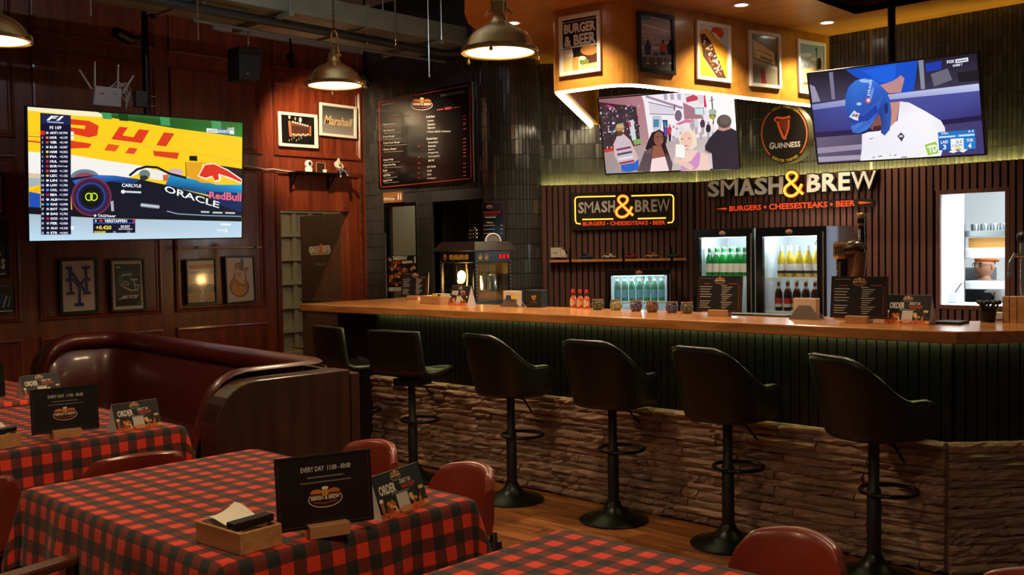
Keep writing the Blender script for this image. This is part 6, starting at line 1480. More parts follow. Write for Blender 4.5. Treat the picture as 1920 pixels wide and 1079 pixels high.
# hot sauce
GL_O = mat('sauce_red', lin((205, 74, 32)), .2, coat=.4)
def sauce(label, p):
    t = thing('sauce_bottle', label, 'sauce bottle', p, 0, 'hot sauce bottles on the bar'); o = V(p)
    obj('bottle', MB().lathe([(0, 0), (.019, 0), (.021, .004), (.021, .05), (.018, .064), (.011, .076), (.009, .095)], o, 16), GL_O, t, smooth=40)
    obj('neck_band', MB().lathe([(.0105, .076), (.0105, .098)], o, 14), mat('band_green', lin((28, 62, 36)), .4), t, smooth=40)
    obj('cap', MB().lathe([(.012, .097), (.012, .118), (.010, .121), (0, .121)], o, 14), mat('cap_red', lin((200, 36, 28)), .4), t, smooth=40)
    mb = MB(); n = 9
    for k in range(n - 1):
        a0, a1 = -PI * .95 + k * PI * .9 / (n - 1), -PI * .95 + (k + 1) * PI * .9 / (n - 1); r = .0215
        h0, h1 = .026 * (1 - abs(k / (n - 1) - .5) * 1.2), .026 * (1 - abs((k + 1) / (n - 1) - .5) * 1.2)
        mb.face([o + V((r * math.cos(a0), r * math.sin(a0), .034 - h0)), o + V((r * math.cos(a1), r * math.sin(a1), .034 - h1)), o + V((r * math.cos(a1), r * math.sin(a1), .034 + h1)), o + V((r * math.cos(a0), r * math.sin(a0), .034 + h0))])
    obj('label', mb, mat('label_cream', lin((226, 196, 160)), .6), t)
for x, y, lab in ((1075, 577, 'red capped hot sauce bottle, leftmost of three on the bar'), (1087.5, 578, 'red capped hot sauce bottle, middle of three on the bar'), (1100, 579, 'red capped hot sauce bottle beside the dark teal candle pot')):
    p = Zp(x, y, CZ); sauce(lab, tuple(p))
def mosaic(name, cols):
    if name in MATS: return MATS[name]
    m, nt, b = _nt(name); N = nt.nodes; L = nt.links; tc = N.new('ShaderNodeTexCoord'); vo = N.new('ShaderNodeTexVoronoi'); vo.inputs['Scale'].default_value = 190; L.new(tc.outputs['Object'], vo.inputs['Vector'])
    sp = N.new('ShaderNodeSeparateColor'); L.new(vo.outputs['Color'], sp.inputs[0]); rp = N.new('ShaderNodeValToRGB'); rp.color_ramp.interpolation = 'CONSTANT'
    for k, c in enumerate(cols):
        e = rp.color_ramp.elements[k] if k < 2 else rp.color_ramp.elements.new(k / len(cols))
        e.position = k / len(cols); e.color = tuple(lin(c)) + (1,)
    L.new(sp.outputs[0], rp.inputs[0])
    v2 = N.new('ShaderNodeTexVoronoi'); v2.feature = 'DISTANCE_TO_EDGE'; v2.inputs['Scale'].default_value = 190; L.new(tc.outputs['Object'], v2.inputs['Vector'])
    gt = N.new('ShaderNodeMath'); gt.operation = 'GREATER_THAN'; gt.inputs[1].default_value = .06; L.new(v2.outputs['Distance'], gt.inputs[0]); mx = N.new('ShaderNodeMix'); mx.data_type = 'RGBA'
    L.new(gt.outputs[0], mx.inputs['Factor']); mx.inputs['A'].default_value = (.05, .045, .04, 1); L.new(rp.outputs[0], mx.inputs['B']); L.new(mx.outputs['Result'], b.inputs['Base Color']); b.inputs['Roughness'].default_value = .2
    MATS[name] = m; return m
pots = [(1121, 581, 'dark teal', ['3c5a52', '6a7a50', '2a4048', '88905a', '203038']), (1155, 582, 'pale yellow and green', ['8a9a5a', 'c8b878', '5a7a6a', 'd8d0b0', 'a08a50']), (1193, 584, 'violet blue', ['4a3a6a', '5a5a98', '8a86a0', '2c2a50', '6a4a5a']), (1223, 586, 'rust red', ['6a3a2a', '7a6a3a', '984a3a', '4a2a28', '8a7a50']), (1260, 587, 'deep blue', ['2a3468', '4a4a88', '6a5a48', '1c2450', '7a80a8']), (1288, 588, 'olive and blue', ['4a5a48', '7a7a4a', '3a4a68', '8a8460', '26343c'])]
for k, (x, y, cn, cs_) in enumerate(pots):
    p = Zp(x, y, CZ); t = thing('candle_pot', cn + ' mosaic glass candle pot on the bar', 'candle pot', tuple(p), 0, 'mosaic candle pots along the bar')
    obj('pot', MB().lathe([(0, 0), (.026, 0), (.034, .010), (.038, .026), (.037, .044), (.031, .058), (.028, .062), (.024, .060), (.030, .044), (.031, .026), (.022, .008), (0, .006)], p, 22), mosaic('mosaic' + str(k), cs_), t, smooth=50)
    obj('rim', MB().lathe([(.029, .060), (.0335, .060), (.0335, .066), (.027, .066), (.027, .060)], p, 22, cap=False), mat('pot_rim', lin((150, 108, 78)), .5), t, smooth=30)
    obj('candle', MB().lathe([(0, .012), (.019, .012), (.019, .026), (0, .026)], p, 14), MATS['napkin_paper'], t)

# ------------------------------------------------------------------ wall shelf with toy cars on the left slats
o1 = on(A0 + na * .10, na)
sp0, sp1 = o1(1030, 488), o1(1287, 484); zs = (sp0.z + sp1.z) / 2; sp0.z = sp1.z = zs
t = thing('wall_shelf', 'thin orange wooden shelf on the left slats carrying toy cars', 'shelf', tuple(sp0))
dsv = sp1 - sp0
obj('board', MB().obox(sp0 - V((0, 0, .022)), dsv, -na * .10 + na * .022, (0, 0, .022)), wood('shelf_wood', (.45, .18, .06), (.62, .28, .10), .4), t, bevel=.002)
for f_ in (.145, .535, .885):
    q = sp0 + dsv * f_; e = dsv.normalized() * .022; mb = MB(); mb.obox(q + na * .002 - V((0, 0, .03)), e, -na * .09, (0, 0, .032)); mb.obox(q - na * .076 + V((0, 0, 0)), e, -na * .004, (0, 0, .10)); obj('bracket', mb, BLKM, t)
def toy(label, f_, colr, kind):
    p = sp0 + dsv * f_ - na * .045; rz = math.atan2(dsv.y, dsv.x) + (R(-35) if kind != 'truck' else R(-20)); t = thing('toy_' + ('truck' if kind == 'truck' else 'car'), label, 'toy truck' if kind == 'truck' else 'toy car', tuple(p), rz, 'toy vehicles on the wall shelf'); L_ = Lf(t); m = mat('toy_' + colr, lin(colr), .25, coat=.6)
    ex, ey = (L_(1, 0, 0) - L_(0, 0, 0)), (L_(0, 1, 0) - L_(0, 0, 0)); dk = mat('toy_glass', lin((22, 26, 30)), .15)
    def prof(pts, y0, y1): return MB().prism([L_(x, y0, z) for x, z in pts], ey * (y1 - y0))
    wh = mat('tyre', lin((18, 18, 18)), .7)
    if kind == 'truck':
        obj('cargo_box', prof([(-.075, .022), (.02, .022), (.02, .11), (-.075, .11)], -.03, .03), m, t, bevel=.003); obj('cab', prof([(.022, .018), (.068, .018), (.07, .05), (.055, .088), (.022, .09)], -.028, .028), m, t, bevel=.003); obj('windscreen', prof([(.0605, .056), (.0705, .052), (.0575, .086), (.052, .084)], -.022, .022), dk, t); wx, wr_ = (-.05, .045), .014
        obj('marking', prof([(-.05, .06), (-.01, .06), (-.01, .066), (-.05, .066)], -.0305, -.0300), mat('toy_mark', lin((60, 60, 66)), .5), t)
    else:
        obj('body', prof([(-.055, .012), (.055, .012), (.058, .022), (.052, .030), (.022, .034), (-.03, .034), (-.052, .032), (-.058, .022)], -.024, .024), m, t, bevel=.003); obj('cabin', prof([(-.036, .033), (.026, .033), (.010, .052), (-.024, .053)], -.020, .020), m, t, bevel=.003)
        obj('windows', prof([(-.030, .035), (.021, .035), (.008, .049), (-.021, .050)], -.0206, .0206), dk, t); wx, wr_ = (-.034, .034), .012
        obj('bumper', prof([(.056, .012), (.061, .012), (.061, .017), (.056, .017)], -.022, .022), mat('chrome', (.7, .7, .7), .15, 1), t)
    for x in wx:
        for s_ in (-1, 1): obj('wheel', MB().lathe([(0, -.004), (wr_, -.004), (wr_, .004), (0, .004)], L_(x, s_ * .024, wr_), 14, (ex, V((0, 0, 1)), ey)), wh, t)
for f_, c_, lab in ((.075, 'dcd0c2', 'white toy delivery truck at the left end of the wall shelf'),): toy(lab, f_, c_, 'truck')
for f_, c_, lab in ((.27, '2c3c7c', 'blue toy car on the wall shelf next to the truck'), (.44, 'b8b49a', 'pale cream toy car third on the wall shelf'), (.60, '8a2c28', 'dark red toy car on the wall shelf'), (.755, 'b87a52', 'copper coloured toy beetle car on the wall shelf'), (.905, '2f5032', 'dark green toy car at the right end of the wall shelf')): toy(lab, f_, c_, 'car')

# ------------------------------------------------------------------ fridges
def bottle(kind, p, label, group):
    t = thing('bottle', label, 'bottle', tuple(p), 0, group)
    if kind == 'green': body, lab, cap, h, r = mat('glass_green', lin((30, 132, 58)), .12, coat=.5), 'e6e2d8', 'd8e0d8', .235, .030
    if kind == 'pale': body, lab, cap, h, r = mat('glass_straw', lin((206, 178, 60)), .12, coat=.5), 'e2dfe0', 'dcdce0', .245, .030
    if kind == 'dark': body, lab, cap, h, r = mat('glass_brown', lin((42, 20, 16)), .12, coat=.5), 'a8282a', 'd0c4c0', .235, .030
    if kind == 'water': body, lab, cap, h, r = mat('glass_aqua', lin((84, 160, 128)), .12, coat=.5), '74b8cc', 'dfe6e4', .235, .0285
    s = h / .235
    obj('glass', MB().lathe([(0, 0), (r * .93, 0), (r, .006), (r, .125 * s), (r * .93, .145 * s), (r * .55, .175 * s), (r * .42, .195 * s), (r * .40, .225 * s)], p, 14), body, t, smooth=40)
    obj('cap', MB().lathe([(r * .46, .222 * s), (r * .48, .226 * s), (r * .44, h), (0, h)], p, 12), mat('cap_' + cap, lin(cap), .4), t, smooth=40)
    obj('label', MB().lathe([(r + .0008, .03), (r + .0008, .10 * s)], p, 14, cap=False), mat('label_' + lab, lin(lab), .6), t, smooth=40)
    if kind == 'pale': obj('lower_label', MB().lathe([(r + .0012, .03), (r + .0012, .052)], p, 14, cap=False), mat('label_navy', lin((44, 40, 44)), .6), t, smooth=40)
    if kind == 'dark': obj('lower_label', MB().lathe([(r + .0012, .03), (r + .0012, .055)], p, 14, cap=False), mat('label_silver', lin((196, 186, 180)), .6), t, smooth=40)
    obj('neck_label', MB().lathe([(r * .62, .165 * s), (r * .46, .192 * s)] if kind != 'pale' else [(r * .45, .195 * s), (r * .43, .222 * s)], p, 12, cap=False), mat('label_neck', lin((232, 232, 226)), .6), t, smooth=40)
    return t
BOT = {}
def put(kind, p, label, group):
    if kind not in BOT: BOT[kind] = bottle(kind, V(p), label, group)
    else: dup(BOT[kind], p, 0, label, group)
FRIN = mat('fridge_liner', lin((226, 232, 234)), .5)
def fridge(label, o, ex, n, W_, D_, H_, z0, bw, top, sticker, side_m, glow, power):
    """o: left front bottom corner, ex: along the front, n: outward"""
    t = thing('fridge', label, 'fridge', (o.x, o.y, z0)); o = V((o.x, o.y, z0)); up = V((0, 0, 1)); b = -n; T = .03
    mb = MB(); mb.obox(o + b * .035, ex * T, b * (D_ - .035), up * H_); mb.obox(o + ex * (W_ - T) + b * .035, ex * T, b * (D_ - .035), up * H_); mb.obox(o + ex * T + b * (D_ - T), ex * (W_ - 2 * T), b * T, up * H_); mb.obox(o + ex * T + b * .035, ex * (W_ - 2 * T), b * (D_ - .035 - T), up * T); mb.obox(o + ex * T + b * .035 + up * (H_ - top + .02), ex * (W_ - 2 * T), b * (D_ - .035 - T), up * (top - .02))
    obj('cabinet', mb, side_m, t)
    e = .002; mb = MB(); i0 = o + ex * (T + e) + b * .05 + up * (T + e); iw, id_, ih = W_ - 2 * (T + e), D_ - .05 - T - e, H_ - top + .02 - T - 2 * e
    mb.face([i0, i0 + b * id_, i0 + b * id_ + up * ih, i0 + up * ih]); q = i0 + ex * iw; mb.face([q, q + b * id_, q + b * id_ + up * ih, q + up * ih]); q = i0 + b * id_; mb.face([q, q + ex * iw, q + ex * iw + up * ih, q + up * ih]); mb.face([i0, i0 + ex * iw, i0 + ex * iw + b * id_, i0 + b * id_]); q = i0 + up * ih; mb.face([q, q + ex * iw, q + ex * iw + b * id_, q + b * id_])
    obj('liner', mb, FRIN, t, fix=False)
    # door: black frame, pane, handle edge, badge
    mb = MB(); c = [o + up * H_ , o + ex * W_ + up * H_, o + ex * W_, o]; w = bw
    q = [o + ex * w + up * (H_ - top), o + ex * (W_ - w) + up * (H_ - top), o + ex * (W_ - w) + up * .06, o + ex * w + up * .06]
    k = len(mb.v); mb.v += c + q + [p + b * .033 for p in c] + [p + b * .033 for p in q]
    for i in range(4):
        j = (i + 1) % 4
        for f in ((i, j, j + 4, i + 4), (i + 8, i + 12, j + 12, j + 8), (i, i + 8, j + 8, j), (i + 4, j + 4, j + 12, i + 12)): mb.f.append(tuple(f)); mb.c.append(None)
    dr_ = obj('door', mb, mat('fridge_door_black', lin((12, 12, 14)), .2, coat=.3), t)
    obj('door_pane', MB().prism([p + b * .012 for p in q], b * .004), pane('fridge_glass', (.96, .99, 1), .05), t)
    obj('handle_edge', MB().obox(o + ex * (W_ - .012) + n * .002 + up * .02, ex * .008, n * .008, up * (H_ - .06)), mat('alu', (.7, .7, .7), .3, 1), t)
    a = Art(lambda x, y: o + ex * x + up * y + n * .001, n); sb_logo(a, W_ / 2, H_ - top * .48, .03, 1); a.build('badge', PRINT, t)
    obj('lamp_tube', MB().obox(i0 + ex * .02 + b * .0 + up * (ih - .022), ex * (iw - .04), b * .03, up * .018), emis('fridge_tube', lin((226, 246, 255)), glow), t)
    fc_ = i0 + ex * (iw * .62) + b * (id_ - .006) + up * (ih - .11); mb = MB()
    for k in range(5): mb.tube([fc_ + (ex * math.cos(a_) + up * math.sin(a_)) * (.02 + .017 * k) for a_ in [2 * PI * s_ / 20 for s_ in range(20)]], .0022, 4, closed=True)
    for k in range(8): a_ = PI * k / 8; mb.tube([fc_ - (ex * math.cos(a_) + up * math.sin(a_)) * .088, fc_ + (ex * math.cos(a_) + up * math.sin(a_)) * .088], .0016, 4)
    obj('fan_grille', mb, mat('grille_grey', lin((96, 104, 110)), .5), t)
    lt = light('fridge_light', 'POINT', i0 + ex * iw / 2 + b * .06 + up * (ih - .06), power, (.86, .96, 1), .04, None, None, t)
    return t, i0, iw, id_, ih
UPV = V((0, 0, 1)); EXB = V((1, 0, 0)); NB = V((0, -1, 0)); FY = 6.98
def shelf(t, i0, iw, id_, ex, n, z):
    o = V((i0.x, i0.y, z)); mb = MB(); mb.obox(o + ex * .004, ex * (iw - .008), -n * .012, (0, 0, .014))
    for k in range(9): mb.obox(o + ex * (.01 + k * (iw - .03) / 8), ex * .005, -n * (id_ - .02), (0, 0, .006))
    obj('wire_shelf', mb, mat('shelf_white', lin((220, 226, 228)), .4), t)
SIDEB = mat('fridge_side_blue', lin((196, 214, 232)), .4)
fx0, fx1 = Yp(1301, 500, FY).x, Yp(1411, 500, FY).x; gx0, gx1 = Yp(1417, 500, FY).x, Yp(1546, 500, FY).x
fz = Yp(1355, 430, FY).z; gz = Yp(1480, 426, FY).z
t1, i0, iw, id_, ih = fridge('tall glass door fridge with green bottles, left of the pair', V((fx0, FY, 0)), EXB, NB, fx1 - fx0, .5, fz - .28, .28, .055, .065, 'b', SIDEB, 9, 4.0)
zsh = Yp(1355, 517, FY + .15).z
shelf(t1, i0, iw, id_, EXB, NB, zsh - .016); shelf(t1, i0, iw, id_, EXB, NB, zsh - .33)
nB_ = 7
for k in range(nB_): put('green', (i0.x + .055 + k * .0685 * (iw - .09) / .41, i0.y + .05, zsh), 'green beer bottle in the left fridge, %s from left in the front row' % ORD_[k], 'green bottles in the left fridge')
for k in range(6): put('green', (i0.x + .09 + k * .0685 * (iw - .09) / .41, i0.y + .125, zsh), 'green beer bottle in the left fridge, %s from left in the back row' % ORD_[k], 'green bottles in the left fridge')
t2, i0, iw, id_, ih = fridge('tall glass door fridge with yellow and red bottles, blue side', V((gx0, FY, 0)), EXB, NB, gx1 - gx0, .5, gz - .28, .28, .06, .07, 'b', SIDEB, 9, 4.0)
zs1, zs2 = Yp(1490, 520, FY + .12).z, Yp(1480, 583, FY + .12).z
shelf(t2, i0, iw, id_, EXB, NB, zs1 - .016); shelf(t2, i0, iw, id_, EXB, NB, zs2 - .016)
x0 = i0.x + .10; st_ = (iw - .13) / 5
for k in range(5): put('pale', (x0 + .03 + k * st_, i0.y + .06, zs1), 'pale yellow beer bottle in the right fridge, %s from left in the front row' % ORD_[k], 'yellow bottles in the right fridge')
for k in range(5): put('pale', (x0 + .05 + k * st_, i0.y + .14, zs1), 'pale yellow beer bottle in the right fridge, %s from left in the back row' % ORD_[k], 'yellow bottles in the right fridge')
for k in range(5): put('dark', (x0 + .01 + k * st_, i0.y + .05, zs2), 'brown red-labelled bottle in the right fridge, %s from left in the front row' % ORD_[k], 'red labelled bottles in the right fridge')
for k in range(4): put('dark', (x0 + .05 + k * st_, i0.y + .13, zs2), 'brown red-labelled bottle in the right fridge, %s from left in the back row' % ORD_[k], 'red labelled bottles in the right fridge')
# small fridge in front of the left slats
m1 = on(A0 + na * .48, na); q0, q1 = m1(1139, 540), m1(1258, 540); zt = m1(1198, 506).z
t3, i0, iw, id_, ih = fridge('small glass door fridge with water bottles under the toy shelf', V((q0.x, q0.y, 0)), da, na, (q1 - q0).length, .42, zt - .62, .62, .03, .05, 'b', mat('mini_fridge_black', lin((14, 14, 15)), .3), 8, 2.6)
zw = m1(1198, 566).z; shelf(t3, i0, iw, id_, da, na, zw - .02)
for k in range(7):
    p = i0 + da * (.055 + k * (iw - .07) / 6.4) - na * .05; p.z = zw; put('water', tuple(p), 'blue labelled water bottle in the small fridge, %s from the left' % ORD_[k], 'water bottles in the small fridge')
# back counter carrying the small fridge and popcorn machine
obj_ = MB(); obj_.prism([A0 + na * .56 + da * .12, A1 + na * .5 - da * .12, A1 - da * .12 + na * .03, A0 + na * .03 + da * .12], (0, 0, .6)); tag(obj('back_cabinet', obj_, BLK), 'dark low back bar cabinet under the small fridge', 'cabinet')
tag(obj('fridge_plinth', MB().box((fx0, FY + .02, 0), (gx1, YB - .03, .275)), BLK), 'black plinth under the two tall fridges', 'plinth')

# ------------------------------------------------------------------ popcorn machine
pcn = Dp(891, 520, 7.95); PX1, PY0 = pcn.x, pcn.y; PW, PD = .42, .42
Pz = lambda v: Yp(891, v, PY0).z
zb, zg0, zg1, zr0, zr1 = .86, Pz(573), Pz(493), Pz(471), Pz(453)
t = thing('popcorn_machine', 'black popcorn machine with a glowing bulb at the left of the bar', 'popcorn machine', (PX1 - PW / 2, PY0 + PD / 2, zb))
PB = mat('popper_black', lin((18, 15, 14)), .35)
obj('lower_case', MB().box((PX1 - PW, PY0, zb), (PX1, PY0 + PD, zg0)), PB, t, bevel=.006)
for x in (PX1 - PW, PX1 - .025):
    for y in (PY0, PY0 + PD - .025): obj('corner_post', MB().box((x, y, zg0), (x + .025, y + .025, zg1)), PB, t, bevel=.003)
obj('header', MB().box((PX1 - PW, PY0, zg1), (PX1, PY0 + PD, zr0)), PB, t, bevel=.004)
ov = .045; A_ = [(PX1 - PW - ov, PY0 - ov, zr0), (PX1 + ov, PY0 - ov, zr0), (PX1 + ov, PY0 + PD + ov, zr0), (PX1 - PW - ov, PY0 + PD + ov, zr0)]; i_ = .01
B_ = [(PX1 - PW + i_, PY0 + i_, zr1), (PX1 - i_, PY0 + i_, zr1), (PX1 - i_, PY0 + PD - i_, zr1), (PX1 - PW + i_, PY0 + PD - i_, zr1)]
mb = MB(); mb.raw(A_ + B_, [(3, 2, 1, 0), (4, 5, 6, 7)] + [(i, (i + 1) % 4, (i + 1) % 4 + 4, i + 4) for i in range(4)]); obj('canopy', mb, mat('popper_roof', lin((34, 24, 21)), .35), t, bevel=.004)
for (a0, a1) in (((PX1 - PW + .025, PY0 + .008), (PX1 - .025, PY0 + .012)), ((PX1 - .012, PY0 + .025), (PX1 - .008, PY0 + PD - .025))): obj('pane', MB().box((*a0, zg0), (*a1, zg1)), pane('popper_glass', (1, .97, .9), .06), t)
obj('rear_panel', MB().box((PX1 - PW + .02, PY0 + PD - .012, zg0), (PX1 - .02, PY0 + PD - .006, zg1)), mat('popper_steel', lin((120, 110, 92)), .25, .8), t)
c = V((PX1 - PW * .60, PY0 + .09, zg1 - .11)); obj('bulb', MB().ball(c, (.034, .034, .044), 16, 10), emis('popper_bulb', lin((255, 206, 120)), 40), t, smooth=60)
obj('bulb_guard', MB().lathe([(.06, .11), (.058, .02), (.05, -.04), (.03, -.07), (0, -.08)], c, 20, cap=False), pane('guard_glass', (1, .93, .8), .12), t, smooth=60)
obj('cord', MB().tube([c + V((.06, 0, .10)), c + V((.075, 0, .0)), c + V((.06, .0, -.1)), c + V((.10, .0, -.2))], .006, 6), mat('cord_cream', lin((220, 180, 120)), .5), t, smooth=50)
kc = V((PX1 - .12, PY0 + .27, zg1 - .17)); obj('kettle', MB().lathe([(.0, -.07), (.075, -.07), (.085, -.06), (.085, .06), (.08, .07), (0, .075)], kc, 24), mat('kettle_steel', lin((170, 176, 180)), .18, 1), t, smooth=40)
obj('kettle_arm', MB().tube([kc + V((0, 0, .07)), kc + V((0, 0, .17))], .008, 8), MATS['kettle_steel'], t)
obj('popcorn_tray', MB().box((PX1 - PW + .03, PY0 + .03, zg0), (PX1 - .03, PY0 + PD - .03, zg0 + .03)), MATS['kettle_steel'], t)
light('popper_light', 'POINT', c - V((0, .05, .06)), 14, (1, .66, .30), .05, parent=t)
a = Art(lambda x, y: V((x, PY0 - .0008, y)), (0, -1, 0)); hm = (zg1 + zr0) / 2; x0 = PX1 - PW
a.disc(x0 + .07, hm, .022, .03, 'a8642a', 10); a.disc(x0 + .07, hm + .012, .012, .012, 'e0c070', 8)
for k in range(7): a.disc(x0 + .14 + k * .032, hm - .004 * (k % 2), .02, .024, 'c0a030' if k % 2 else 'd8b84a', 8)
for k in range(12): a.disc(x0 + .015, zg0 + .02 + k * .03, .004, .004, 'd8d4c0', 6)
stuff(a.build('front_decal', PRINT, t))
a = Art(lambda x, y: V((PX1 + .0008, x, y)), (1, 0, 0)); a.disc(PY0 + .06, hm, .022, .026, 'e0b030', 8); a.disc(PY0 + .13, hm, .024, .028, 'd88a4a', 8); a.line([(PY0 + .18, hm + .008), (PY0 + .25, hm + .008)], .014, '5a4468')
for k in range(12): a.disc(PY0 + .012, zg0 + .02 + k * .03, .004, .004, 'd8d4c0', 6); a.disc(PY0 + PD - .012, zg0 + .02 + k * .03, .004, .004, 'd8d4c0', 6)
stuff(a.build('side_decal', PRINT, t))
for k in range(3): obj('switch', MB().box((PX1, PY0 + .275 + k * .045, hm - .016), (PX1 + .008, PY0 + .295 + k * .045, hm + .016)), emis('switch_red', lin((255, 30, 30)), 1.6 if k == 2 else .9), t)
tag(obj('machine_cabinet', MB().box((PX1 - PW - .03, PY0 - .02, 0), (PX1 + .02, PY0 + PD, zb - .002)), BLK), 'black cabinet carrying the popcorn machine', 'cabinet')
# on its roof: guitar headstock ornament and a white arched frame
gp = V((PX1 - PW * .55, PY0 + .2, zr1)); t = thing('guitar_headstock', 'small guitar headstock with bright pegs standing on the popcorn machine', 'ornament', tuple(gp))
obj('head', MB().prism([gp + V((x, 0, z)) for x, z in ((-.022, 0), (.022, 0), (.03, .04), (.034, .10), (.02, .125), (.0, .115), (-.02, .125), (-.034, .10), (-.03, .04))], (0, .018, 0)), mat('head_black', lin((20, 16, 10)), .25), t, bevel=.003)
for k in range(3):
    for s_ in (-1, 1): obj('peg', MB().ball(gp + V((s_ * .042, .008, .035 + k * .03)), (.012, .008, .008), 8, 6), mat('chrome', (.7, .7, .7), .15, 1), t); obj('peg_post', MB().ball(gp + V((s_ * .016, -.004, .035 + k * .03)), .006, 8, 6), MATS['brass'], t)
wp = V((PX1 - .04, PY0 + .25, zr1)); t = thing('arched_frame', 'small white arched frame standing on the popcorn machine roof', 'ornament', tuple(wp))
dd = V((.6, .8, 0)); arc = [wp + dd * (.062 * math.cos(k * PI / 14)) + V((0, 0, .0 + .062 * math.sin(k * PI / 14))) for k in range(15)]
obj('arch', MB().tube(arc, .008, 8), mat('arch_white', lin((214, 208, 204)), .5), t, smooth=50); obj('mesh_fill', MB().prism([p + V((-.003, .002, 0)) for p in arc], (.004, -.003, 0)), mat('arch_fill', lin((110, 100, 96)), .6), t)

# ------------------------------------------------------------------ harp beer tap and right end of the bar
tp = on((0, 4.93, 0), (0, -1, 0)); T3 = lambda u, v: tp(1540 + u / 5.1417, 390 + v / 5.1417)
t = thing('beer_tap', 'harp shaped stout beer tap tower with brown and gold column', 'beer tap', (T3(280, 1060).x, 4.93, CZ))
HB = wood('tap_brown', (.10, .04, .015), (.26, .11, .035), .22, axis=2, scale=4, stretch=6, coat=.6); GOLD = mat('tap_gold', (.55, .33, .12), .3, .9)
def tpath(pts): return [T3(*p) for p in pts]
obj('front_pillar', MB().tube(tpath([(198, 440), (198, 560), (196, 680), (204, 780), (225, 900), (262, 1040)]), [.030, .030, .028, .03, .036, .045], 12), mat('tap_black', lin((18, 15, 13)), .25, coat=.5), t, smooth=50)
obj('shoulder', MB().tube(tpath([(205, 410), (270, 400), (330, 385), (375, 385), (398, 415)]), [.034, .04, .042, .04, .03], 12), mat('tap_bronze', lin((70, 52, 38)), .25, .5), t, smooth=50)
obj('rear_column', MB().tube(tpath([(385, 420), (360, 600), (335, 760), (300, 1040)]), [.030, .036, .04, .05], 12), HB, t, smooth=50)
obj('sound_board', MB().prism([T3(*p) for p in ((240, 440), (318, 440), (300, 700), (280, 1040), (240, 1040), (232, 700))], (0, .03, 0)), HB, t)
obj('collar', MB().lathe([(.040, -.045), (.046, -.03), (.046, .03), (.040, .045)], T3(198, 408), 8), GOLD, t)
for k in range(3): obj('collar_stripe', MB().box(*[(T3(172 + k * 26, 372) + V((0, -.048, 0))), (T3(182 + k * 26, 445) + V((0, -.044, 0)))]), BLK, t)
obj('handle', MB().tube(tpath([(398, 420), (392, 320), (386, 200), (384, 100)]), [.012, .016, .018, .020], 10), MATS['tap_black'], t, smooth=50)
obj('handle_cap', MB().tube(tpath([(384, 105), (384, 60), (384, 48)]), [.021, .024, .018], 10), GOLD, t, smooth=50); obj('handle_band', MB().tube(tpath([(386, 175), (386, 150)]), .021, 10), GOLD, t)
obj('metal_rail', MB().tube(tpath([(395, 345), (412, 400), (400, 520), (385, 680)]), .006, 8), MATS['chrome'], t, smooth=50)
a = Art(lambda u, v: T3(u, v) + V((0, -.031, 0)), (0, -1, 0)); a.text('GUINNESS', [(186, 660), (186, 520), (212, 520), (212, 660)], '8a847c', .02); a.build('lettering', PRINT, t); a = Art(lambda u, v: T3(u, v) + V((0, -.021, 0)), (0, -1, 0)); a.text('GUINNESS', [(376, 310), (376, 205), (396, 205), (396, 310)], 'd8d4ce', .02); a.build('lettering', PRINT, t)
obj('foot', MB().lathe([(0, 0), (.085, 0), (.085, .012), (.05, .03), (0, .03)], V((T3(280, 1060).x, 4.93, CZ)), 24), GOLD, t, smooth=40)
tag(obj('bar_mat', MB().box((Zp(1765, 605, CZ).x, 4.80, CZ), (Zp(1826, 605, CZ).x, 4.93, CZ + .012)), BLK, bevel=.004), 'flat black bar mat below the kitchen window', 'bar mat')
tag(obj('bar_mat', MB().box((-2.98, 4.88, CZ), (-2.62, 4.99, CZ + .010)), BLK, bevel=.004), 'flat black bar mat before the left fridge', 'bar mat')
p = Zp(1852, 604, CZ); t = thing('straw_caddy', 'black caddy of dark spoons and straws at the right of the bar', 'caddy', tuple(p))
obj('cup', MB().lathe([(0, 0), (.032, 0), (.040, .055), (.037, .055), (.03, .006), (0, .006)], p, 18), BLK, t, smooth=40)
for k in range(11):
    a_ = k * 2.4; d = V((math.cos(a_), math.sin(a_), 0)); q = p + d * .02 * (k % 3) / 2 + V((0, 0, .04)); mb = MB(); mb.tube([q, q + d * .025 + V((0, 0, .045))], .005, 6); mb.ball(q + d * .028 + V((0, 0, .055)), (.014, .014, .011), 8, 6); obj('spoon', mb, BLK, t, smooth=50)
p = Zp(1884, 600, CZ); tag(obj('paper_tray', MB().box((p.x - .06, p.y, CZ), (p.x + .05, p.y + .06, CZ + .035)), mat('tray_white', lin((206, 200, 192)), .6), bevel=.003), 'small white paper tray beside the right wooden tap box', 'tray')
p = Zp(1915, 606, CZ); t = thing('tap_box', 'slatted wooden box carrying a chrome beer tap at the right edge', 'beer tap', (p.x, p.y + .06, CZ))
for k in range(6): obj('slat', MB().box((p.x - .085 + k * .034, p.y, CZ), (p.x - .085 + k * .034 + .031, p.y + .012, CZ + .125)), PINE, t, bevel=.002, seg=1)
obj('box_body', MB().box((p.x - .083, p.y + .013, CZ), (p.x + .117, p.y + .15, CZ + .12)), PINE, t)
tq = V((p.x - .015, p.y + .07, CZ + .12)); ch_m = mat('chrome', (.7, .7, .7), .15, 1)
obj('tap_stem', MB().tube([tq, tq + V((0, 0, .26))], .012, 10), ch_m, t, smooth=50); obj('spout', MB().tube([tq + V((.06, .03, .20)), tq + V((-.03, -.03, .20)), tq + V((-.045, -.04, .16)), tq + V((-.045, -.04, .10))], .011, 10), ch_m, t, smooth=50); obj('ball_handle', MB().ball(tq + V((0, 0, .285)), .030, 14, 10), BLK, t, smooth=60)
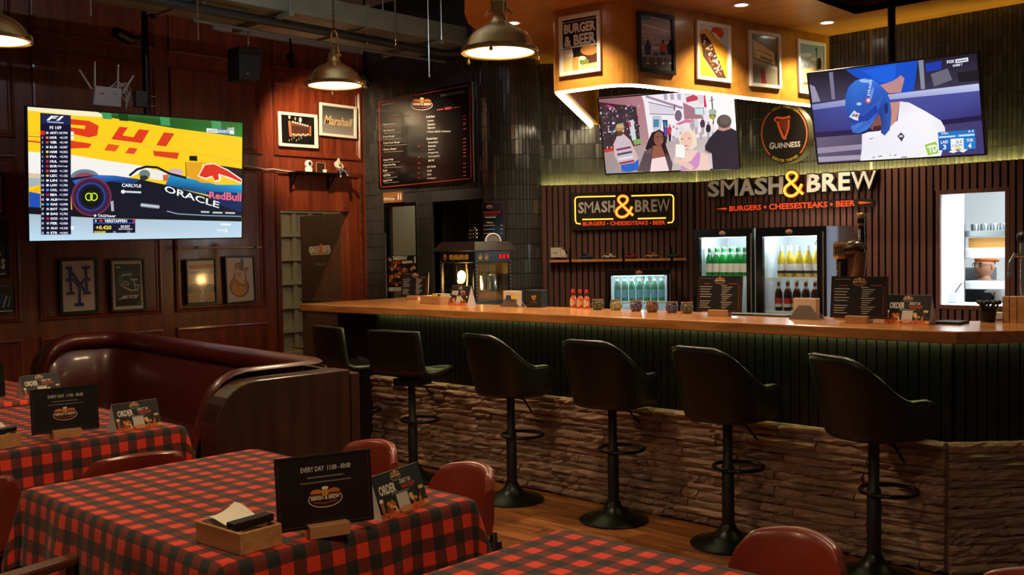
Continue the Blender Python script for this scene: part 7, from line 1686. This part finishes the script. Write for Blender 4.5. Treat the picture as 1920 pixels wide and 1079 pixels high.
# ------------------------------------------------------------------ small shelf on the lit mahogany wall
SX = XL + .16; zsf = Xp(600, 323, SX).z; ya, yb_ = Xp(556, 322, SX).y, Xp(646, 326, SX).y
t = thing('wall_shelf', 'small black metal shelf under the guitar pictures', 'shelf', (XL + .1, (ya + yb_) / 2, zsf))
obj('tray', MB().box((XL + .026, ya, zsf - .018), (SX, yb_, zsf)), BLKM, t, bevel=.003)
for y in (ya + .02, yb_ - .10): mb = MB(); mb.tube([(SX - .02, y, zsf - .018), (XL + .04, y, zsf - .14), (XL + .03, y, zsf - .018)], .008, 6); mb.box((XL + .026, y - .012, zsf - .16), (XL + .034, y + .012, zsf - .018)); obj('bracket', mb, BLKM, t)
Y_ = lambda u: Xp(u, 318, SX - .06).y
p = V((SX - .06, Y_(579), zsf)); t = thing('indoor_camera', 'small white round headed camera on the black wall shelf', 'camera', tuple(p)); wp_ = mat('device_white', lin((226, 224, 220)), .4)
obj('base', MB().lathe([(0, 0), (.036, 0), (.036, .035), (.030, .045), (0, .045)], p, 18), wp_, t, smooth=40); obj('head', MB().ball(p + V((0, 0, .075)), (.038, .040, .040), 16, 10), wp_, t, smooth=60); obj('lens', MB().ball(p + V((.030, -.008, .08)), (.014, .016, .02), 12, 8), BLK, t, smooth=60)
p = V((SX - .07, Y_(602), zsf)); t = thing('desk_frame', 'tiny wooden picture frame on the black wall shelf', 'picture frame', tuple(p))
mb = MB(); rim(mb, [p + V((0, -.055, .10)), p + V((0, .055, .10)), p + V((0, .055, 0)), p + V((0, -.055, 0))], .008, .01, (1, 0, 0)); obj('frame', mb, wood('tiny_oak', (.25, .12, .05), (.35, .18, .08)), t); obj('photo', MB().box(p + V((.001, -.047, .008)), p + V((.003, .047, .092))), mat('photo_dark', lin((50, 26, 22)), .4), t); obj('white_cup', MB().lathe([(0, 0), (.018, 0), (.022, .03), (0, .03)], p + V((.03, .03, 0)), 12), wp_, t)
p = V((SX - .012, Y_(631), zsf)); t = thing('figurine', 'seated figurine of a man dangling his legs off the wall shelf', 'figurine', tuple(p))
def skin(name, verts, edges, rad, m, par, sub=1, root=0):
    me = bpy.data.meshes.new(name); inv = WM[par].inverted() if par else Matrix.Identity(4)
    me.from_pydata([tuple(inv @ V(v)) for v in verts], edges, []); me.materials.append(m)
    o = bpy.data.objects.new(name, me); COL.objects.link(o); o.parent = par
    sk = o.modifiers.new('skin', 'SKIN'); sk.use_smooth_shade = True
    for i, r_ in enumerate(rad): me.skin_vertices[0].data[i].radius = r_ if isinstance(r_, tuple) else (r_, r_)
    me.skin_vertices[0].data[root].use_root = True
    s_ = o.modifiers.new('sub', 'SUBSURF'); s_.levels = sub; s_.render_levels = sub
    WM[o] = WM[par] if par else Matrix.Identity(4); return o
F = lambda x, y, z: p + V((x, y, z)) * 1.05
skin('body', [F(-.01, 0, .022), F(-.02, 0, .06), F(-.02, 0, .098), F(-.012, 0, .122), F(-.008, 0, .142), F(.02, -.024, .024), F(.05, -.028, .02), F(.055, -.028, -.045), F(.02, .02, .024), F(.05, .03, .022), F(.07, .045, -.03), F(-.02, -.034, .095), F(-.005, -.045, .065), F(.02, -.02, .045), F(-.02, .034, .095), F(-.005, .045, .065), F(.025, .02, .045)],
     [(0, 1), (1, 2), (2, 3), (3, 4), (0, 5), (5, 6), (6, 7), (0, 8), (8, 9), (9, 10), (2, 11), (11, 12), (12, 13), (2, 14), (14, 15), (15, 16)], [.024, .026, .026, .010, .016, .014, .012, .009, .014, .012, .009, .011, .009, .008, .011, .009, .008], mat('fig_skin', lin((196, 176, 160)), .5), t)
skin('trousers', [F(-.008, 0, .02), F(.02, -.024, .022), F(.05, -.028, .018), F(.055, -.028, -.03), F(.02, .02, .022), F(.05, .03, .02), F(.067, .043, -.02)], [(0, 1), (1, 2), (2, 3), (0, 4), (4, 5), (5, 6)], [.026, .017, .015, .012, .017, .015, .012], mat('fig_trousers', lin((58, 60, 78)), .6), t)
skin('waistcoat', [F(-.012, 0, .035), F(-.02, 0, .065), F(-.02, 0, .10)], [(0, 1), (1, 2)], [.027, .030, .028], mat('fig_green', lin((66, 92, 74)), .6), t)
obj('hair', MB().ball(F(-.012, 0, .150), (.017, .016, .013), 10, 8), mat('fig_hair', lin((70, 50, 40)), .6), t, smooth=60)
mb = MB(); cp = [Xp(*q, XL + .03) for q in ((452, 311), (480, 314), (498, 318), (512, 317), (535, 321), (557, 323))]; mb.tube(cp, .006, 6)
tag(obj('white_cable', mb, mat('cable_white', lin((206, 196, 190)), .6), smooth=50), 'white cable running along the mahogany wall to the black shelf', 'cable')
# thin ledge under the race screen
la, lb2 = Xp(332, 467, XL + .09), Xp(490, 462, XL + .09); zl = (la.z + lb2.z) / 2
t = thing('picture_ledge', 'thin lit wooden ledge above the film poster', 'ledge', tuple(la)); obj('rail', MB().box((XL + .026, la.y, zl - .008), (XL + .10, lb2.y, zl + .008)), PINE, t, bevel=.002)
for f_ in (.2, .9): y = la.y + (lb2.y - la.y) * f_; obj('clip', MB().box((XL + .026, y, zl - .012), (XL + .104, y + .025, zl + .012)), BLKM, t)

# ------------------------------------------------------------------ equipment above the race screen
rt = on((-7.30, 0, 0), (1, 0, 0)); wd_ = mat('router_white', lin((196, 192, 190)), .45)
t = thing('router', 'white router with four antennas above the race screen', 'router', tuple(rt(196, 182)))
obj('case', MB().prism([rt(*q) for q in ((174, 161), (225, 167), (224, 203), (171, 198))], (.035, 0, 0)), wd_, t, bevel=.008)
for q in (((170, 168), (147, 131)), ((176, 164), (176, 116)), ((219, 167), (220, 122)), ((228, 175), (249, 142))): a0, a1 = rt(*q[0]) + V((.015, 0, 0)), rt(*q[1]) + V((.015, 0, 0)); obj('antenna', MB().tube([a0, a1], [.009, .007], 8), wd_, t, smooth=50)
a = Art(lambda u, v: rt(u, v) + V((.0355, 0, 0)), (1, 0, 0)); a.line([(182, 176), (191, 177)], 2.2, 'a85a5a'); a.line([(210, 177), (216, 178)], 2, '8a8888')
for x in (187, 190, 199, 216): a.disc(x, 198 + (x - 187) * .08, .9, .9, 'e8e070', 6)
a.build('markings', PRINT, t)
mb = MB(); rr = random.Random(2)
for k in range(6): s_ = rt(205 + k * 4, 164); e_ = rt(246 + k, 176 + k * 5); mb.tube([s_, rt(215 + k * 5, 150 + rr.uniform(0, 8)), rt(235 + k * 2, 165 + rr.uniform(0, 25)), rt(236, 190 + k * 3), e_], .004, 5)
stuff(obj('cable_bundle', mb, mat('cable_white', lin((206, 196, 190)), .6), t, smooth=50))
t = thing('power_box', 'grey power adapter box beside the router', 'box', tuple(rt(260, 188))); obj('case', MB().prism([rt(*q) for q in ((249, 171), (271, 173), (270, 203), (249, 201))], (.05, 0, 0)), mat('box_grey', lin((60, 60, 60)), .5), t, bevel=.006); mb = MB(); mb.tube([rt(250, 178), rt(292, 181)], .003, 5); mb.tube([rt(250, 197), rt(292, 199)], .003, 5); obj('wire', mb, MATS['cable_white'], t)
cc = on((-7.2, 0, 0), (1, 0, 0)); p = cc(288, 22); t = thing('dome_camera', 'white dome security camera near the ceiling above the router', 'camera', tuple(p))
obj('housing', MB().lathe([(0, .06), (.052, .06), (.055, .05), (.055, -.01), (.045, -.02), (0, -.02)], p, 20), wd_, t, smooth=40); obj('dome', MB().ball(p + V((0, 0, -.02)), (.038, .038, .03), 14, 8), BLK, t, smooth=60); obj('arm', MB().tube([p + V((0, 0, .06)), p + V((0, 0, .3))], .012, 8), wd_, t)
obj_b = MB(); obj_b.tube([cc(265, 46), cc(262, 12), cc(250, -8)], .004, 5); obj_b.tube([cc(255, 50), cc(262, 30), cc(270, 10)], .004, 5); tag(obj('loose_wires', obj_b, mat('wire_tan', lin((130, 104, 70)), .6), smooth=50), 'loose tan wires hanging beside the dome camera', 'cable')
sp = on((-6.9, 0, 0), (1, 0, 0)); t = thing('loudspeaker', 'black hanging loudspeaker on the mahogany wall near the ceiling', 'loudspeaker', tuple(sp(470, 120)))
obj('cabinet', MB().prism([sp(*q) for q in ((448, 86), (494, 90), (487, 152), (449, 148))], (-.18, 0, 0)), mat('speaker_black', lin((26, 29, 33)), .6), t, bevel=.01); obj('badge', MB().ball(sp(464, 138) + V((.002, 0, 0)), (.004, .008, .006), 8, 6), mat('alu', (.7, .7, .7), .3, 1), t); q = sp(476, 86); obj('hanger', MB().tube([q - V((.08, 0, 0)), V((q.x - .08, q.y, 3.28))], .008, 8), MATS['alu'], t)
sl_p = Xp(550, 122, -7.05); aim = V((XL, 5.86, 2.42)); d = (aim - sl_p).normalized(); e1_ = d.orthogonal().normalized()
t = thing('spotlight', 'small black spotlight hanging above the framed amplifier photo', 'spotlight', tuple(sl_p))
obj('can', MB().lathe([(0, -.13), (.032, -.13), (.036, -.02), (.036, .0), (.028, .0), (.028, -.055), (0, -.055)], sl_p, 18, (e1_, d.cross(e1_), d)), BLKM, t, smooth=40)
obj('lens', MB().lathe([(0, -.05), (.027, -.05)], sl_p, 18, (e1_, d.cross(e1_), d), cap=False), emis('spot_lens', lin((255, 226, 180)), 6), t)
obj('hanger', MB().tube([sl_p - d * .07, V((-7.09, sl_p.y - .03, 3.95))], .010, 8), BLKM, t)
lo = light('spot_beam', 'SPOT', sl_p + d * .004, 210, (1, .72, .40), .03, None, 66, t, .75); lo.rotation_euler = d.to_track_quat('-Z', 'Y').to_euler()
sl_p = Yp(693, 158, 5.55); aim = V((-7.05, YM, 2.5)); d = (aim - sl_p).normalized(); e1_ = d.orthogonal().normalized()
t = thing('spotlight', 'small black spotlight hanging left of the big menu board', 'spotlight', tuple(sl_p))
obj('can', MB().lathe([(0, -.13), (.032, -.13), (.036, -.02), (.036, .0), (.028, .0), (.028, -.055), (0, -.055)], sl_p, 18, (e1_, d.cross(e1_), d)), BLKM, t, smooth=40)
obj('lens', MB().lathe([(0, -.05), (.027, -.05)], sl_p, 18, (e1_, d.cross(e1_), d), cap=False), emis('spot_lens', lin((255, 226, 180)), 6), t)
obj('hanger', MB().tube([sl_p - d * .07, V((sl_p.x - .05, sl_p.y, 3.95))], .010, 8), BLKM, t)
lo = light('spot_beam', 'SPOT', sl_p + d * .004, 60, (1, .80, .56), .03, None, 75, t, .8); lo.rotation_euler = d.to_track_quat('-Z', 'Y').to_euler()

# spotlight on the screen's pole, aimed along the wall at the guitar pictures
sl_p = V((-7.2, 3.46, 3.12)); aim = V((XL, 5.85, 2.55)); d = (aim - sl_p).normalized()
t = thing('spotlight', 'black spotlight on the screen pole aimed along the mahogany wall', 'spotlight', tuple(sl_p))
e1_ = d.orthogonal().normalized(); obj('can', MB().lathe([(0, -.14), (.04, -.14), (.045, -.02), (.045, .0), (.036, .0), (.036, -.065), (0, -.065)], sl_p, 18, (e1_, d.cross(e1_), d)), BLKM, t, smooth=40)
obj('lens', MB().lathe([(0, -.06), (.034, -.06)], sl_p, 18, (e1_, d.cross(e1_), d), cap=False), mat('lens_glass', lin((120, 120, 120)), .1), t)
obj('arm', MB().tube([sl_p - d * .08, V((-7.28, 3.62, 3.16))], .014, 8), BLKM, t)
# ------------------------------------------------------------------ services under the raw ceiling
GALV = mat('galvanised', lin((140, 146, 130)), .45, .3, var=.15, nscale=4)
t = thing('air_duct', 'galvanised rectangular air duct under the ceiling', 'duct', (-6.6, 4.0, 3.3))
for y0, y1 in ((.8, 2.2), (2.2, 3.6), (3.6, 5.0), (5.0, 6.1)): obj('section', MB().box((-7.0, y0 + .004, 3.30), (-6.32, y1 - .004, 3.46)), GALV, t, bevel=.004)
for y in (2.2, 3.6, 5.0): obj('flange', MB().box((-7.02, y - .012, 3.285), (-6.30, y + .012, 3.475)), GALV, t)
for y in (4.25, 5.75):
    obj('cradle', MB().box((-7.05, y - .02, 3.26), (-6.26, y + .02, 3.295)), GALV, t)
    for x in (-7.04, -6.27): obj('hanger_rod', MB().tube([(x, y, 3.26), (x, y, 3.95)], .006, 6), MATS['alu'], t)
t = thing('black_pipe', 'long black pipe slung below the air duct', 'pipe', (-6.46, 4.0, 3.25)); PBK = mat('pipe_black', lin((26, 28, 29)), .5)
obj('run', MB().tube([(-6.42, 1.0, 3.24), (-6.44, 3.4, 3.24), (-6.46, 5.2, 3.24), (-6.45, 5.9, 3.23), (-6.30, 6.08, 3.22), (-5.95, 5.85, 3.26), (-5.7, 5.6, 3.36)], .034, 12), PBK, t, smooth=50); obj('thin_run', MB().tube([(-6.52, 3.6, 3.17), (-6.54, 5.2, 3.17), (-6.5, 6.0, 3.17)], .012, 8), mat('conduit', lin((92, 92, 88)), .5), t, smooth=50)
for y in (2.6, 3.65, 4.4, 5.1): obj('clamp', MB().tube([(-6.45, y, 3.2), (-6.45, y, 3.295)], .006, 6), MATS['alu'], t)
pr2 = on((-6.3, 0, 0), (1, 0, 0)); p = pr2(742, 82); t = thing('sprinkler', 'small brass sprinkler head hanging below the duct', 'sprinkler', tuple(p)); obj('head', MB().lathe([(0, -.04), (.022, -.04), (.012, -.02), (.016, 0), (.016, .03), (0, .03)], p, 12), MATS['brass'], t, smooth=40); obj('drop_pipe', MB().tube([p, V((p.x, p.y, 3.9))], .008, 8), MATS['alu'], t)
for u, v0, v1, lab in ((170, 0, 30, 'thin hanging rod left of the dome camera'), (372, 18, 75, 'thin hanging rod right of the dome camera'), (805, 82, 145, 'thin hanging rod above the big menu board')):
    a0, a1 = pr2(u, v0), pr2(u, v1); tag(obj('hanging_rod', MB().tube([V((a1.x, a1.y, 3.95)), a1], .005, 6), MATS['alu']), lab, 'rod', 'thin rods hanging from the ceiling')

bp_ = V((-4.4, 3.2, 3.62)); t = thing('slab_fill_lamp', 'added cool fill lamp out of view, brightening the ceiling slab', 'lamp', tuple(bp_))  # unseen lamp, added only to lift the raw ceiling slab
obj('body', MB().box(bp_ - V((.04, .6, .03)), bp_ + V((.04, .6, 0))), wd_, t); obj('tube', MB().tube([bp_ + V((0, -.58, .02)), bp_ + V((0, .58, .02))], .013, 8), emis('slab_fill_tube', (.8, .9, 1), 120), t)
for y in (-.5, .5): obj('hanger', MB().tube([bp_ + V((0, y, 0)), V((bp_.x, bp_.y + y, 3.95))], .004, 6), MATS['alu'], t)
# ------------------------------------------------------------------ kitchen behind the serving window
kp = on((0, 8.5, 0), (0, -1, 0)); K = lambda u, v: kp(1600 + u / 4.15, 350 + v / 4.15)
xr0, xr1 = K(866, 0).x, -1.3
t = thing('kitchen_rack', 'white and steel kitchen rack seen through the serving window', 'rack', ((xr0 + xr1) / 2, 8.6, 0))
for v0, v1, m_ in ((478, 560, WHITE), (735, 800, WHITE)): obj('shelf', MB().box((xr0, 8.5, K(900, v1).z), (xr1, 8.78, K(900, v0).z)), m_, t, bevel=.006)
obj('steel_shelf', MB().box((xr0, 8.5, K(900, 392).z), (xr1, 8.78, K(900, 345).z)), mat('kitchen_steel', lin((150, 158, 160)), .3, .8), t, bevel=.004)
for x in (xr0 - .025, xr1 - .02): obj('upright', MB().box((x, 8.50, 0), (x + .02, 8.53, 2.3)), MATS['kitchen_steel'], t)
zst = K(900, 345).z
for k in range(6): p = V((xr0 + .04 + k * .075, 8.62, zst)); tag(obj('steel_container', MB().lathe([(0, 0), (.03, 0), (.033, .05), (.03, .055), (0, .055)], p, 12), MATS['kitchen_steel'], smooth=40), 'small steel container on the kitchen rack, %s from the left' % ORD_[k], 'container', 'steel containers on the kitchen rack')
zbx = K(900, 478).z; cb = mat('carton_orange', lin((206, 142, 62)), .7)
for k, (x0, x1, lab) in enumerate(((.02, .36, 'orange cardboard carton, lower of two on the kitchen rack'), (.02, .36, 'orange cardboard carton, upper of two on the kitchen rack'))): tag(obj('carton', MB().box((xr0 + x0, 8.53, zbx + .042 * k + .001), (xr0 + x1, 8.76, zbx + .042 * k + .040)), cb, bevel=.002), lab, 'carton', 'cartons on the kitchen rack')
kn = on((0, 8.05, 0), (0, -1, 0)); a0, a1 = kn(1600 + 770 / 4.15, 350 + 865 / 4.15), kn(1600 + 840 / 4.15, 350 + 760 / 4.15); d = (a1 - a0).normalized()
t = thing('knife_block', 'clear holder with a leaning grey spatula in the kitchen', 'utensil holder', (a0.x, a0.y, KZ0 - .012)); obj('spatula', MB().obox(a0 - V((.012, 0, 0)), d * (a1 - a0).length, V((.026, 0, .018)), (0, .006, 0)), mat('kitchen_steel_dark', lin((120, 124, 128)), .4, .6), t); obj('holder', MB().box((a0.x - .07, a0.y - .03, KZ0 - .012), (a0.x + .05, a0.y + .05, a0.z + .04)), mat('holder_white', lin((226, 228, 228)), .4), t, bevel=.006)
obj_k = MB(); obj_k.box((-2.945, 7.70, KZ0 - .06), (a0.x + .35, 8.2, KZ0 - .013)); obj_k.box((-2.945, 8.1, 0), (a0.x + .35, 8.2, KZ0 - .06)); tag(obj('kitchen_counter', obj_k, WHITE), 'white kitchen counter just inside the serving window', 'counter')
tk = V((-1.4, 8.2, 1.95)); t = thing('fridge_fill_lamp', 'added cool fill lamp out of view, brightening the fridge side', 'lamp', tuple(tk)); obj('housing', MB().box(tk + V((-.02, -.08, 0)), tk + V((.45, .08, .05))), WHITE, t); light('fridge_fill_light', 'POINT', tk - V((.08, 0, .06)), 60, (.80, .92, 1), .06, parent=t)  # added lamp out of view; shines through the window onto the fridge side
# cook: stands behind the rack, looking to the left
PYC = 9.05; hd = Yp(1846, 499, PYC); hx, hz_ = hd.x, hd.z; fx = V((-.42, -.90, 0)).normalized(); sx_ = V((fx.y, -fx.x, 0)) * -1
t = thing('person', 'cook in an orange cap, glasses and white shirt looking left in the kitchen', 'person', (hx, PYC, 0))
SK = mat('skin_tan', lin((196, 140, 108)), .5); B = lambda a_, b_, z: V((hx, PYC, z)) + fx * a_ + sx_ * b_
zh = hz_
skin('body', [B(0, 0, .86), B(0, 0, 1.02), B(0, 0, zh - .22), B(.0, 0, zh - .12), B(.01, 0, zh - .05), B(.0, .17, zh - .21), B(.02, .22, zh - .46), B(.2, .16, zh - .5), B(.0, -.17, zh - .21), B(.02, -.22, zh - .46), B(.2, -.16, zh - .5), B(0, .09, .80), B(0, .10, .45), B(0, .10, .05), B(.1, .1, .03), B(0, -.09, .80), B(0, -.10, .45), B(0, -.10, .05), B(.1, -.1, .03)],
     [(0, 1), (1, 2), (2, 3), (3, 4), (2, 5), (5, 6), (6, 7), (2, 8), (8, 9), (9, 10), (0, 11), (11, 12), (12, 13), (13, 14), (0, 15), (15, 16), (16, 17), (17, 18)], [(.15, .11), (.14, .11), (.13, .09), .052, .05, .06, .045, .035, .06, .045, .035, .085, .06, .045, .035, .085, .06, .045, .035], SK, t)
skin('shirt', [B(0, 0, .95), B(0, 0, 1.05), B(0, 0, zh - .22), B(0, 0, zh - .155), B(.0, .17, zh - .21), B(.02, .225, zh - .44), B(.0, -.17, zh - .21), B(.02, -.225, zh - .44)], [(0, 1), (1, 2), (2, 3), (2, 4), (4, 5), (2, 6), (6, 7)], [(.17, .13), (.165, .125), (.15, .105), .068, .075, .065, .075, .065], mat('shirt_white', lin((232, 232, 230)), .8), t)
skin('apron', [B(.05, 0, .55), B(.05, 0, .8), B(.05, 0, 1.08), B(.05, 0, 1.17)], [(0, 1), (1, 2), (2, 3)], [(.19, .12), (.185, .125), (.175, .12), (.15, .09)], mat('apron_black', lin((26, 28, 30)), .8), t)
def head_pt(u, v):
    th, ph = PI * v, 2 * PI * u; z = math.cos(th); r_ = math.sin(th); x, y = r_ * math.cos(ph), r_ * math.sin(ph)
    px_, py_, pz_ = .092 * x, .073 * y, .115 * z
    if z < 0: px_ *= 1 - .12 * z * z; py_ *= 1 - .35 * z * z; px_ += .012 * (-z)
    f_ = math.exp(-((y / .18) ** 2)) * max(0, x); px_ += .022 * f_ * math.exp(-((z + .12) / .16) ** 2) - .006 * f_ * math.exp(-((z - .14) / .08) ** 2) + .006 * f_ * math.exp(-((z + .48) / .1) ** 2)
    px_ -= .007 * max(0, x) * math.exp(-((abs(y) - .42) / .18) ** 2) * math.exp(-((z - .08) / .12) ** 2)
    return V((hx, PYC, zh)) + fx * px_ + sx_ * py_ + V((0, 0, pz_))
obj('head', MB().grid(head_pt, 40, 26, cu=True), SK, t, smooth=80)
for s_ in (-1, 1):
    obj('ear', MB().ball(B(-.008, s_ * .075, zh - .005), (.016, .012, .028), 10, 8), SK, t, smooth=60); obj('eye', MB().ball(B(.079, s_ * .031, zh + .008), (.010, .010, .006), 10, 6), mat('eye_dark', lin((24, 18, 16)), .2), t, smooth=60); obj('brow', MB().tube([B(.082, s_ * .018, zh + .028), B(.078, s_ * .045, zh + .026)], .004, 6), mat('hair_black', lin((22, 18, 17)), .6), t)
    obj('spectacle_rim', MB().tube([B(.094 - .012 * abs(math.cos(a_)), s_ * .032 + .022 * math.cos(a_), zh + .005 + .017 * math.sin(a_)) for a_ in [2 * PI * k / 14 for k in range(14)]], .0018, 5, closed=True), BLK, t); obj('spectacle_arm', MB().tube([B(.085, s_ * .054, zh + .01), B(-.01, s_ * .078, zh + .01)], .0018, 5), BLK, t)
obj('mouth', MB().tube([B(.088, -.02, zh - .055), B(.096, 0, zh - .053), B(.088, .02, zh - .055)], .004, 6), mat('lip', lin((150, 84, 76)), .5), t, smooth=60)
def cap_pt(u, v):
    ph = 2 * PI * u; th = PI * .5 * v; return B(-.012 + .100 * math.sin(th) * math.cos(ph), .082 * math.sin(th) * math.sin(ph), zh + .045 + .085 * math.cos(th))
obj('hair', MB().ball(B(-.034, 0, zh + .03), (.064, .064, .062), 16, 10), MATS['hair_black'], t, smooth=60)
obj('cap', MB().grid(cap_pt, 28, 10, cu=True), mat('cap_orange', lin((232, 110, 34)), .7), t, smooth=60, solid=.004); obj('cap_brim', MB().prism([B(-.09, -.06, zh + .045), B(-.12, -.055, zh + .04), B(-.155, 0, zh + .03), B(-.12, .055, zh + .04), B(-.09, .06, zh + .045)], (0, 0, .008)), MATS['cap_orange'], t)
p = V((xr0 + .02, 9.3, 0)); tag(obj('kitchen_unit', MB().box((p.x - .55, 9.3, 0), (p.x - .12, 9.6, Yp(1812, 503, 9.3).z)), mat('unit_grey', lin((90, 94, 98)), .5), bevel=.01), 'grey kitchen appliance behind the cook', 'appliance')
